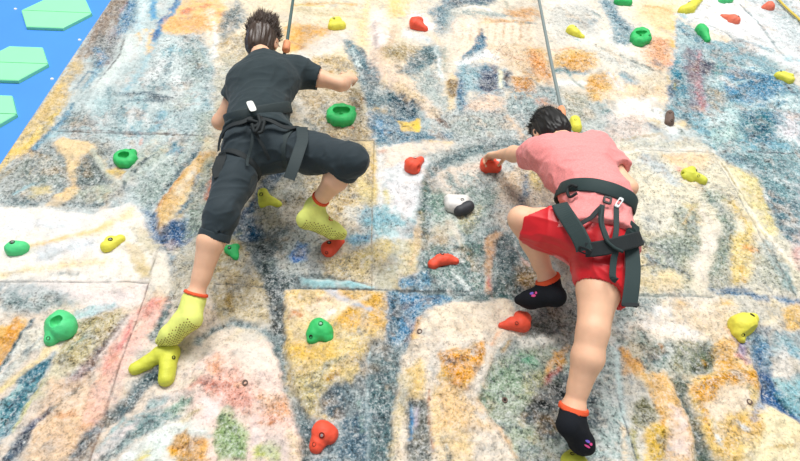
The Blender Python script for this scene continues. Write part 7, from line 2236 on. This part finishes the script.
haR = hand_prims(JL['wrR'], JL['haR'] - JL['wrR'], A(-.5, .8, .1), A(-.8, -.3, .3), (.55, .8, .5), thumb_in=.6)
body = tor + neck + head_prims(headc, up_h, f_h) + armL + armR + legL + legR + footL + footR + haL + haR
V, Q = surface(body, .0052)
V = relax(V, Q, 1, .4)
mesh_obj('body', V, Q, SKIN, root)
hair(root, headc, up_h, f_h, HAIR_BROWN, .108, 1900, .055, 5, .5)

# shirt
shx = JL['shL'] + (JL['elL'] - JL['shL']) * .50
dirL = unit(JL['elL'] - JL['shL'])
dirR = unit(JL['elR'] - JL['shR'])
slL = Cap(JL['shL'] - dirL * .02, JL['shL'] + dirL * .22, .058, .060, .04, cut=[(JL['shL'] + dirL * .125, dirL)])
slR = Cap(JL['shR'] - dirR * .02, JL['shR'] + dirR * .24, .052, .050, .04, cut=[(JL['shR'] + dirR * .115, dirR)])
hem = JL['waist'] - up * .135
SHIRT_L = tor + [Cap(JL['waist'] - up * .16, JL['waist'] + up * .06, .136, .090, .05, face, 1.05), slL, slR]
neckline = [Cap(JL['neck'] - up * .0, headc, .061, .056, .01)]
carve = [Cap(JL['shL'], JL['elL'], .050, .054, .01), Cap(JL['shR'], JL['elR'], .050, .054, .01)]
carve[0].a = JL['shL'] + dirL * .10
carve[1].a = JL['shR'] + dirR * .10
V, Q = surface(SHIRT_L, .006, grow=.013, cuts=[(hem, -up), (JL['neck'] + up * .044, up + face * .25)], carve=neckline + carve)
V = relax(V, Q, 2, .5)
N = vnormals(V, Q)
V = V + N * (folds(V, .005, .07, 11, up + side * .5) + folds(V, .0035, .04, 19, side))[:, None]
mesh_obj('shirt', V, Q, CLOTH_DARK, root)
# trousers
TROU_L = tor[:3] + tor[-2:] + [Cap(JL['hipL'], JL['hipL'] + (JL['knL'] - JL['hipL']) * .5, .090, .080, .03), Cap(JL['hipL'] + (JL['knL'] - JL['hipL']) * .45, JL['knL'], .078, .061, .03),
                               Cap(JL['knL'], JL['knL'] + (JL['anL'] - JL['knL']) * .5, .058, .057, .03, cut=[(JL['knL'] + (JL['anL'] - JL['knL']) * .30, JL['anL'] - JL['knL'])]),
                               Cap(JL['hipR'], JL['hipR'] + (JL['knR'] - JL['hipR']) * .5, .088, .082, .03), Cap(JL['hipR'] + (JL['knR'] - JL['hipR']) * .45, JL['knR'], .084, .068, .03),
                               Cap(JL['knR'], JL['knR'] + (JL['anR'] - JL['knR']) * .5, .058, .059, .03, cut=[(JL['knR'] + (JL['anR'] - JL['knR']) * .22, JL['anR'] - JL['knR'])])]
carve = [Cap(JL['knL'] + (JL['anL'] - JL['knL']) * .20, JL['anL'], .055, .055, .01), Cap(JL['knR'] + (JL['anR'] - JL['knR']) * .15, JL['anR'], .058, .058, .01)]
V, Q = surface(TROU_L, .006, grow=.006, cuts=[(JL['waist'] - up * .02, up)], carve=carve)
V = relax(V, Q, 2, .5)
N = vnormals(V, Q)
V = V + N * (folds(V, .006, .075, 23, A(.2, .1, 1)) + folds(V, .004, .04, 29, A(1, 0, .4)))[:, None]
tr = mesh_obj('trousers', V, Q, CLOTH_TROUSER, root)
for kn, an, t, rr in ((JL['knL'], JL['anL'], .30, .0655), (JL['knR'], JL['anR'], .22, .0715)):
    d = unit(an - kn)
    L = np.linalg.norm(an - kn)
    e = kn + d * L * t
    V, Q = surface([Cap(e - d * .08, e + d * .03, rr, rr, .01)], .005, cuts=[(e + d * .004, d), (e - d * .030, -d)], carve=[Cap(e - d * .2, e + d * .2, rr - .009, rr - .009)])
    mesh_obj('leg_cuff', V, Q, CLOTH_TROUSER, tr)
# socks
fL = unit(JL['toL'] - JL['heL'])
upL = unit((JL['anL'] - JL['heL']) - ((JL['anL'] - JL['heL']) @ fL) * fL)
fR = unit(JL['toR'] - JL['heR'])
upR = unit((JL['anR'] - JL['heR']) - ((JL['anR'] - JL['heR']) @ fR) * fR)
sock(root, footL, legL, JL['anL'], JL['knL'], SOCK_LIME, .032, .0045, .010, grip=(-upL, None, JL['heL'], fL), label='lime sock on the straight leg, dotted sole showing')
sock(root, footR, legR, JL['anR'], JL['knR'], SOCK_LIME, .060, .0045, .012, grip=(-upR, None, JL['heR'], fR), logo=(A(-0.2216, -0.14, 3.0398), -np.cross(fR, upR) if np.cross(fR, upR)[1] > 0 else np.cross(fR, upR), [(0, .006, (.008, .004), LOGO_RED), (.004, -.008, (.006, .004), LOGO_RED), (-.012, -.004, (.004, .006), LOGO_RED)]), label='lime sock on the raised leg with red marks')

# ---- the climber in pink
JR = dict(head=A(0.8606, -0.37, 3.4524), neck=A(0.8792, -0.4, 3.3254), shL=A(0.7756, -0.43, 3.2271), shR=A(1.0284, -0.4, 3.2904), wrL=A(0.6702, -0.16, 3.5146), haL=A(0.6278, -0.09, 3.5805), elL=A(0.7166, -0.27, 3.3976), elR=A(1.1026, -0.42, 3.0366), wrR=A(1.1121, -0.26, 3.2152), haR=A(1.1002, -0.19, 3.303), waist=A(0.9188, -0.48, 2.9061), hipL=A(0.8343, -0.42, 2.7646), hipR=A(0.9177, -0.42, 2.7266), knL=A(0.624, -0.36, 2.8974), anL=A(0.7565, -0.18, 2.7071), heL=A(0.7772, -0.2, 2.5872), toL=A(0.635, -0.07, 2.6524), knR=A(0.8123, -0.34, 2.3906), anR=A(0.743, -0.16, 2.1619), heR=A(0.6811, -0.19, 2.0878), toR=A(0.7953, -0.07, 2.0242))
root = thing('person', (JR['waist'][0], JR['waist'][1], JR['waist'][2]), 'climber in pink shirt, red shorts and short black socks, bent towards the wall', 'person', 'climbers on the painted wall')
up_h = unit(A(-.16, .15, 1))
f_h = unit(A(.05, 1, -.4))
f_h = unit(f_h - (f_h @ up_h) * up_h)
tor, up, face, side = torso_prims(JR, .94)
headc = JR['head']
neck = [Cap(JR['neck'] - up * .03, headc - up_h * .05 - f_h * .015, .060, .055, .03)]
armL = arm_prims(JR['shL'], JR['elL'], JR['wrL'], .95)
armR = arm_prims(JR['shR'], JR['elR'], JR['wrR'])
legL = leg_prims(JR['hipL'], JR['knL'], JR['anL'], A(.6, -.6, -.3), 1.0)
legR = leg_prims(JR['hipR'], JR['knR'], JR['anR'], A(.2, -1, 0), 1.06)
footL = foot_prims(JR['anL'], JR['heL'], JR['toL'])
footR = foot_prims(JR['anR'], JR['heR'], JR['toR'])
haL = hand_prims(JR['wrL'], JR['haL'] - JR['wrL'], A(.05, .6, -.9), A(.6, .3, .6), (.35, .8, .7), thumb_in=.6)
haR = hand_prims(JR['wrR'], JR['haR'] - JR['wrR'], A(-1, -.2, 0), A(-.2, 0, 1), (.9, 1.1, .8), thumb_in=.8)
body = tor + neck + head_prims(headc, up_h, f_h) + armL + armR + legL + legR + footL + footR + haL + haR
V, Q = surface(body, .0052)
V = relax(V, Q, 1, .4)
mesh_obj('body', V, Q, SKIN, root)
hair(root, headc, up_h, f_h, HAIR_BLACK, .075, 1500, .034, 8, .7)
dirL = unit(JR['elL'] - JR['shL'])
dirR = unit(JR['elR'] - JR['shR'])
lenL = np.linalg.norm(JR['elL'] - JR['shL'])
slL = Cap(JR['shL'] - dirL * .02, JR['shL'] + dirL * .26, .062, .062, .04, cut=[(JR['shL'] + dirL * lenL * .80, dirL)])
slR = Cap(JR['shR'] - dirR * .02, JR['shR'] + dirR * .26, .064, .070, .04, cut=[(JR['shR'] + dirR * .165, dirR)])
pel = (JR['hipL'] + JR['hipR']) / 2
SHIRT_R = tor + [Cap(pel - up * .05, JR['waist'] + up * .08, .130, .090, .05, face, 1.05), Cap(JR['hipL'], JR['hipL'] + unit(JR['knL'] - JR['hipL']) * .05, .092, .088, .04), slL, slR]
hem = pel - up * .065
carve = [Cap(JR['shL'] + dirL * (lenL * .80 - .05), JR['elL'], .048, .050, .01), Cap(JR['shR'] + dirR * .14, JR['elR'], .050, .056, .01)]
V, Q = surface(SHIRT_R, .006, grow=.014, cuts=[(hem + side * .04, -up - side * .40), (JR['neck'] + up * .028, up + face * .25)], carve=[Cap(JR['neck'] - up * .012, headc, .064, .060, .01), Cap(JR['hipL'] + unit(JR['knL'] - JR['hipL']) * .15, JR['knL'], .125, .12)] + carve)
V = relax(V, Q, 2, .5)
N = vnormals(V, Q)
V = V + N * (folds(V, .006, .075, 31, up * .6 + side) + folds(V, .004, .04, 37, side - up * .3))[:, None]
mesh_obj('shirt', V, Q, CLOTH_PINK, root)
dl = unit(JR['knL'] - JR['hipL'])
dr = unit(JR['knR'] - JR['hipR'])
tL, tR = np.linalg.norm(JR['knL'] - JR['hipL']), np.linalg.norm(JR['knR'] - JR['hipR'])
SHORT_R = tor[:3] + tor[-2:] + [Cap(JR['hipL'], JR['hipL'] + dl * tL * .5, .096, .092, .03), Cap(JR['hipL'] + dl * tL * .4, JR['knL'], .094, .090, .03, cut=[(JR['hipL'] + dl * tL * .86, dl)]),
                                Cap(JR['hipR'], JR['hipR'] + dr * tR * .4, .092, .094, .03), Cap(JR['hipR'] + dr * tR * .3, JR['knR'], .094, .102, .03, cut=[(JR['hipR'] + dr * tR * .50, dr + A(-.75, 0, 0))])]
carve = [Cap(JR['hipL'] + dl * tL * .72, JR['knL'] + dl * .1, .080, .084, .01), Cap(JR['hipR'] + dr * tR * .24, JR['knR'], .080, .091, .01)]
V, Q = surface(SHORT_R, .0042, grow=.007, cuts=[(JR['waist'] - up * .03, up)], carve=carve)
V = relax(V, Q, 2, .5)
N = vnormals(V, Q)
V = V + N * (folds(V, .007, .08, 41, dr) + folds(V, .004, .045, 43, dl))[:, None]
mesh_obj('shorts', V, Q, CLOTH_RED, root)
fL = unit(JR['toL'] - JR['heL'])
upL = unit((JR['anL'] - JR['heL']) - ((JR['anL'] - JR['heL']) @ fL) * fL)
LG = [(0, .004, (.012, .006), LOGO_PINK), (.006, -.008, (.010, .006), LOGO_VIOLET), (-.010, -.004, (.006, .006), LOGO_PINK)]
sock(root, footL, legL, JR['anL'], JR['knL'], SOCK_BLACK, .018, .0045, .016, logo=(A(0.6867, -0.14, 2.646), A(-.2, -1, -.1), LG), label='black sock on the raised foot')
sock(root, footR, legR, JR['anR'], JR['knR'], SOCK_BLACK, .014, .0045, .016, logo=(A(0.7687, -0.14, 2.042), A(.5, -1, .1), LG), label='black sock on the lower foot')

# ---------------------------------------------------------------- harnesses


def strap(parent, name, pts, field_, grow, width, mat, off=.003, thick=.003, n=22, free=0, label=None, snap_it=True):
    """webbing laid over the body; the last `free` share of it hangs loose"""
    P = spline(pts, n)
    S_ = snap(field_, P, off, grow, 5) if snap_it else P.copy()
    w = np.clip((np.linspace(0, 1, n) - (1 - free)) / .12, 0, 1)[:, None] if free else np.zeros((n, 1))
    P = S_ * (1 - w) + P * w
    for _ in range(2):
        Q = P.copy()
        Q[1:-1] = (P[:-2] + 2 * P[1:-1] + P[2:]) / 4
        P = Q
    N = normal_at(field_, P, grow)
    if free or not snap_it:
        N = N * (1 - w) + A(0, -1, -.15) * w
    N = N / (np.linalg.norm(N, axis=1, keepdims=True) + 1e-9)
    V, F = ribbon(P, N, width, thick)
    o = mesh_obj(name, V, F, mat, parent, smooth=False)
    if label:
        o['label'] = label
    return o


def belt(parent, name, field_, grow, c, axis, width, mat, off=.002, thick=.006, reach=.34):
    P, D = loop_on(field_, grow, c, axis, off, reach=reach)
    V, F = ribbon(P, D, width, thick, closed=True)
    return mesh_obj(name, V, F, mat, parent)


def plate(parent, name, p, n, along, w, h, th, mat, hole=0):
    """a small rounded rectangular buckle or tag, with a slot when hole is set"""
    n = unit(n)
    u = unit(along - (along @ n) * n)
    v = np.cross(n, u)

    def ring(sx, sy, z):
        out = []
        for k in range(20):
            a = 2 * math.pi * k / 20
            x, y = math.cos(a), math.sin(a)
            e = .45
            out.append(p + u * (sx * math.copysign(abs(x) ** e, x)) + v * (sy * math.copysign(abs(y) ** e, y)) + n * z)
        return out
    rs = [ring(h / 2, w / 2, 0), ring(h / 2, w / 2, th * .7), ring(h / 2 * .9, w / 2 * .9, th)]
    if hole:
        rs += [ring(h / 2 * hole, w / 2 * hole, th), ring(h / 2 * hole, w / 2 * hole, 0)]
    V = sum(rs, [])
    F = []
    m = len(rs)
    for i in range(m if hole else m - 1):
        for k in range(20):
            l = (k + 1) % 20
            F.append((i * 20 + k, i * 20 + l, ((i + 1) % m) * 20 + l, ((i + 1) % m) * 20 + k))
    if not hole:
        F.append(tuple(range((m - 1) * 20, m * 20)))
    return mesh_obj(name, V, F, mat, parent, smooth=False)


FL = SHIRT_L + TROU_L
gL = .0135
hb = A(-0.5534, -0.42, 3.4563)
hr = thing('climbing_harness', tuple(JL['waist'] - A(0, .13, .03)), 'black climbing harness with a white tag, on the climber in black', 'harness', 'climbing harnesses')
upw = unit(JL['neck'] - JL['waist'])
eL = unit(A(-0.4201, -0.4, 3.5259) - A(-0.6848, -0.4, 3.4454))
axL = unit(upw - (upw @ eL) * eL)
bq = [A(-0.6853, -0.4, 3.4236), A(-0.5145, -0.535, 3.3274), A(-0.4183, -0.41, 3.5208)]
axL = unit(np.cross(bq[1] - bq[0], bq[2] - bq[0]))
axL = axL if axL[2] > 0 else -axL
wb = belt(hr, 'waist_belt', FL, gL, JL['waist'] - axL * ((JL['waist'] - bq[1]) @ axL), axL, .052, WEB_GREY)
tp = snap(FL, np.array([A(-0.5356, -0.53, 3.3327)]), .030, gL)[0]
tn = normal_at(FL, np.array([tp]), gL)[0]
o = plate(wb, 'tag', tp, tn, axL, .030, .078, .003, TAG_WHITE)
o['label'] = 'white tag on the belt'
for k in (-1, 0, 1):
    plate(o, 'print_mark', tp + tn * .003 + axL * k * .016, tn, axL, .014, .009, .0012, TAG_MARK) if False else None
strap(hr, 'rear_strap', [A(-0.5301, -0.53, 3.2853), A(-0.5621, -0.52, 3.2627), A(-0.6164, -0.48, 3.2616), A(-0.6494, -0.44, 3.234), A(-0.6582, -0.42, 3.1913)], FL, gL, .022, WEB_BLACK)
strap(hr, 'rear_strap', [A(-0.5046, -0.53, 3.2866), A(-0.4549, -0.52, 3.2879), A(-0.3998, -0.5, 3.2745), A(-0.3582, -0.46, 3.2904), A(-0.328, -0.42, 3.3457)], FL, gL, .020, WEB_BLACK)
strap(hr, 'riser_strap', [A(-0.5184, -0.53, 3.2659), A(-0.5022, -0.52, 3.2068), A(-0.4732, -0.5, 3.1613), A(-0.4568, -0.47, 3.1329), A(-0.4394, -0.44, 3.0981)], FL, gL, .014, WEB_BLACK, off=.005)
strap(hr, 'riser_strap', [A(-0.5226, -0.53, 3.2657), A(-0.5157, -0.52, 3.187), A(-0.5167, -0.5, 3.1223), A(-0.5136, -0.46, 3.0865)], FL, gL, .012, WEB_GREY, off=.004)
dLl = unit(JL['knL'] - JL['hipL'])
dRl = unit(JL['knR'] - JL['hipR'])
belt(hr, 'leg_loop', TROU_L[5:7], .007, JL['hipL'] + dLl * .105, unit(dLl + A(-.30, 0, 0)), .030, WEB_BLACK, reach=.16)
belt(hr, 'leg_loop', TROU_L[8:10], .007, JL['hipR'] + dRl * .085, unit(dRl + A(0, 0, .10)), .052, WEB_GREY, reach=.16)
strap(hr, 'strap_tail', [A(-0.3244, -0.47, 3.314), A(-0.3062, -0.5, 3.2068), A(-0.3122, -0.51, 3.1139), A(-0.3272, -0.49, 3.0448), A(-0.3455, -0.46, 2.9991)], FL, gL, .050, WEB_GREY, free=.75, snap_it=True, label='wide loose strap end over the raised thigh')
strap(hr, 'strap_tail', [A(-0.6497, -0.44, 3.1699), A(-0.6512, -0.44, 3.1141), A(-0.6569, -0.43, 3.07), A(-0.6446, -0.42, 3.0392)], FL, gL, .042, WEB_BLACK, free=.9, label='short loose strap end at the hip')
# the bunched webbing where the straps meet behind the back
for k, pts_ in enumerate(([A(-0.5436, -0.55, 3.26), A(-0.5092, -0.57, 3.2501), A(-0.4755, -0.56, 3.2379), A(-0.4877, -0.57, 3.193), A(-0.5261, -0.56, 3.216)],
                          [A(-0.5225, -0.55, 3.2089), A(-0.4958, -0.57, 3.2182), A(-0.4725, -0.55, 3.2635), A(-0.4687, -0.56, 3.1931), A(-0.4989, -0.55, 3.1908)],
                          [A(-0.4993, -0.56, 3.283), A(-0.4814, -0.57, 3.2319), A(-0.4979, -0.57, 3.1798), A(-0.5174, -0.57, 3.2236)])):
    V, F = tube(snap(FL, spline(pts_, 26), .012 + .006 * k, gL), .0075, 7)
    mesh_obj('webbing_knot', V, F, WEB_BLACK, hr)
plate(hr, 'buckle', snap(FL, np.array([A(-0.4913, -0.55, 3.2759)]), .012, gL)[0], tn, axL, .022, .028, .004, STEEL_DARK, hole=.55)

FR = SHIRT_R + SHORT_R
gR = .0145
hr = thing('climbing_harness', tuple(JR['waist'] - A(0, .13, .03)), 'dark green-black climbing harness, on the climber in pink', 'harness', 'climbing harnesses')
upw = unit(JR['neck'] - JR['waist'])
eR = unit(A(1.0299, -0.5, 2.8593) - A(0.7796, -0.5, 2.9607))
axR = unit(upw - (upw @ eR) * eR)
bq = [A(0.7855, -0.5, 2.9497), A(0.8587, -0.61, 2.8688), A(1.0258, -0.5, 2.8592)]
axR = unit(np.cross(bq[1] - bq[0], bq[2] - bq[0]))
axR = axR if axR[2] > 0 else -axR
wb = belt(hr, 'waist_belt', FR, gR, JR['waist'] - axR * ((JR['waist'] - bq[1]) @ axR), axR, .058, WEB_TEAL)
bn = normal_at(FR, snap(FR, np.array([A(0.8874, -0.62, 2.7882)]), .0, gR), gR)[0]
V, F = tube(snap(FR, spline([A(0.7657, -0.6, 2.8912), A(0.7536, -0.58, 2.9157), A(0.7391, -0.56, 2.9128), A(0.7402, -0.58, 2.8722), A(0.7596, -0.6, 2.8644)], 20), .016, gR), .006, 7)
mesh_obj('gear_loop', V, F, WEB_BLACK, hr)
strap(hr, 'leg_pad', [A(0.7157, -0.56, 2.8584), A(0.7062, -0.58, 2.7683), A(0.6999, -0.6, 2.6649), A(0.7113, -0.59, 2.6051), A(0.7182, -0.57, 2.5763)], FR, gR, .062, WEB_TEAL, thick=.007, label='wide padded strap over the bent thigh')
strap(hr, 'riser_strap', [A(0.7328, -0.6, 2.7128), A(0.7736, -0.62, 2.7256), A(0.8164, -0.63, 2.7472), A(0.863, -0.62, 2.7824)], FR, gR, .018, WEB_BLACK)
strap(hr, 'riser_strap', [A(0.8596, -0.63, 2.7832), A(0.8323, -0.63, 2.7092), A(0.8328, -0.62, 2.6431), A(0.8467, -0.6, 2.6008)], FR, gR, .020, WEB_TEAL, off=.006)
strap(hr, 'riser_strap', [A(0.92, -0.6, 2.7823), A(0.8989, -0.6, 2.7082), A(0.8826, -0.59, 2.6503), A(0.8671, -0.58, 2.6078)], FR, gR, .020, WEB_TEAL, off=.006)
cp = snap(FR, spline([A(0.8517, -0.63, 2.768), A(0.8235, -0.63, 2.69), A(0.8254, -0.62, 2.6158), A(0.8609, -0.59, 2.5867), A(0.9007, -0.56, 2.5836)], 30), .018, gR)
V, F = tube(cp, .006, 7)
o = mesh_obj('loose_cord', V, F, WEB_TEAL, hr)
plate(hr, 'buckle', snap(FR, np.array([A(0.9307, -0.6, 2.7927)]), .012, gR)[0], bn, unit(A(0.9553, -0.6, 2.8241) - A(0.9066, -0.6, 2.7619)), .020, .055, .005, STEEL, hole=.5)['label'] = 'bright steel buckle'
plate(hr, 'buckle', snap(FR, np.array([A(0.8825, -0.62, 2.7982)]), .012, gR)[0], bn, eR, .036, .034, .005, STEEL_DARK, hole=.5)
plate(hr, 'buckle', snap(FR, np.array([A(0.7218, -0.57, 2.5764)]), .006, gR)[0], normal_at(FR, snap(FR, np.array([A(0.7218, -0.57, 2.5764)]), 0, gR), gR)[0], eR, .024, .050, .006, STEEL_DARK, hole=.55)
strap(hr, 'leg_loop', [A(0.7387, -0.56, 2.5886), A(0.7728, -0.58, 2.5789), A(0.8257, -0.58, 2.589), A(0.8988, -0.55, 2.627), A(0.9647, -0.5, 2.681)], FR, gR, .056, WEB_BLACK, off=.004, thick=.006)
strap(hr, 'leg_strap', [A(0.8774, -0.55, 2.5905), A(0.8661, -0.55, 2.5378), A(0.8596, -0.53, 2.5005), A(0.853, -0.5, 2.4741)], FR, gR, .024, WEB_TEAL, off=.006)
strap(hr, 'strap_tail', [A(0.9667, -0.52, 2.728), A(0.9578, -0.52, 2.6467), A(0.9505, -0.5, 2.5704), A(0.9327, -0.48, 2.4968), A(0.9133, -0.45, 2.4279)], FR, gR, .055, WEB_TEAL, free=.95, label='long loose strap end hanging at the hip')
plate(hr, 'strap_end', A(0.9153, -0.455, 2.4291), A(0, -1, -.2), A(1, 0, 0), .014, .064, .006, WEB_BLACK)

# ---------------------------------------------------------------- ropes
top1 = A(-0.5355, -0.34, 4.6836) + unit(A(-0.5355, -0.34, 4.6836) - A(-0.5019, -0.4, 4.251)) * 1.9
r1 = [top1, A(-0.5355, -0.34, 4.6836), A(-0.5019, -0.4, 4.251), A(-0.4998, -0.38, 4.0993), A(-0.5481, -0.26, 3.9526), A(-0.564, -0.27, 3.6605)]
root = thing('climbing_rope', tuple(top1), 'dark green rope dropping behind the head of the climber in black', 'rope')
P = np.concatenate([spline(r1[:4], 40), spline(r1[3:], 20)[1:]])
V, F = tube(P, .0092, 8)
mesh_obj('cord', V, F, ROPE_GREEN, root)
d = unit(r1[3] - r1[2])
V, F = tube([r1[3] - d * .035, r1[3] - d * .03, r1[3] + d * .035, r1[3] + d * .04], [.010, .020, .022, .010], 10)
mesh_obj('rope_sleeve', V, F, SLEEVE, root)['label'] = 'apricot sleeve at the end of the rope'
top2 = A(1.1256, -0.24, 5.0209) + unit(A(1.1256, -0.24, 5.0209) - A(1.0476, -0.27, 4.2766)) * 1.9
r2 = [top2, A(1.1256, -0.24, 5.0209), A(1.0476, -0.27, 4.2766), A(1.0145, -0.26, 3.788), A(1.0568, -0.2, 3.5963), A(1.0899, -0.19, 3.3026), A(0.9855, -0.33, 3.0084)]
root = thing('climbing_rope', tuple(top2), 'grey rope dropping to the head of the climber in pink', 'rope')
P = np.concatenate([spline(r2[:4], 40), spline(r2[3:], 20)[1:]])
V, F = tube(P, .0095, 8)
mesh_obj('cord', V, F, ROPE_GREY, root)
d = unit(r2[3] - r2[2])
V, F = tube([r2[3] - d * .008, r2[3], r2[3] + d * .03, r2[3] + d * .09, r2[3] + d * .1], [.009, .019, .022, .014, .006], 10)
mesh_obj('rope_sleeve', V, F, SLEEVE, root)['label'] = 'apricot sleeve at the end of the rope'
P = spline([A(3.3225, -0.03, 5.8578), A(3.3021, -0.03, 5.6), A(3.3067, -0.03, 5.4399), A(3.3192, -0.03, 5.3027), A(3.3279, -0.03, 4.9886)], 30)
V, F = tube(P, .0085, 8)
tag(mesh_obj('yellow_rope', V, F, ROPE_YELLOW), 'thin yellow rope crossing the upper right corner', 'rope')
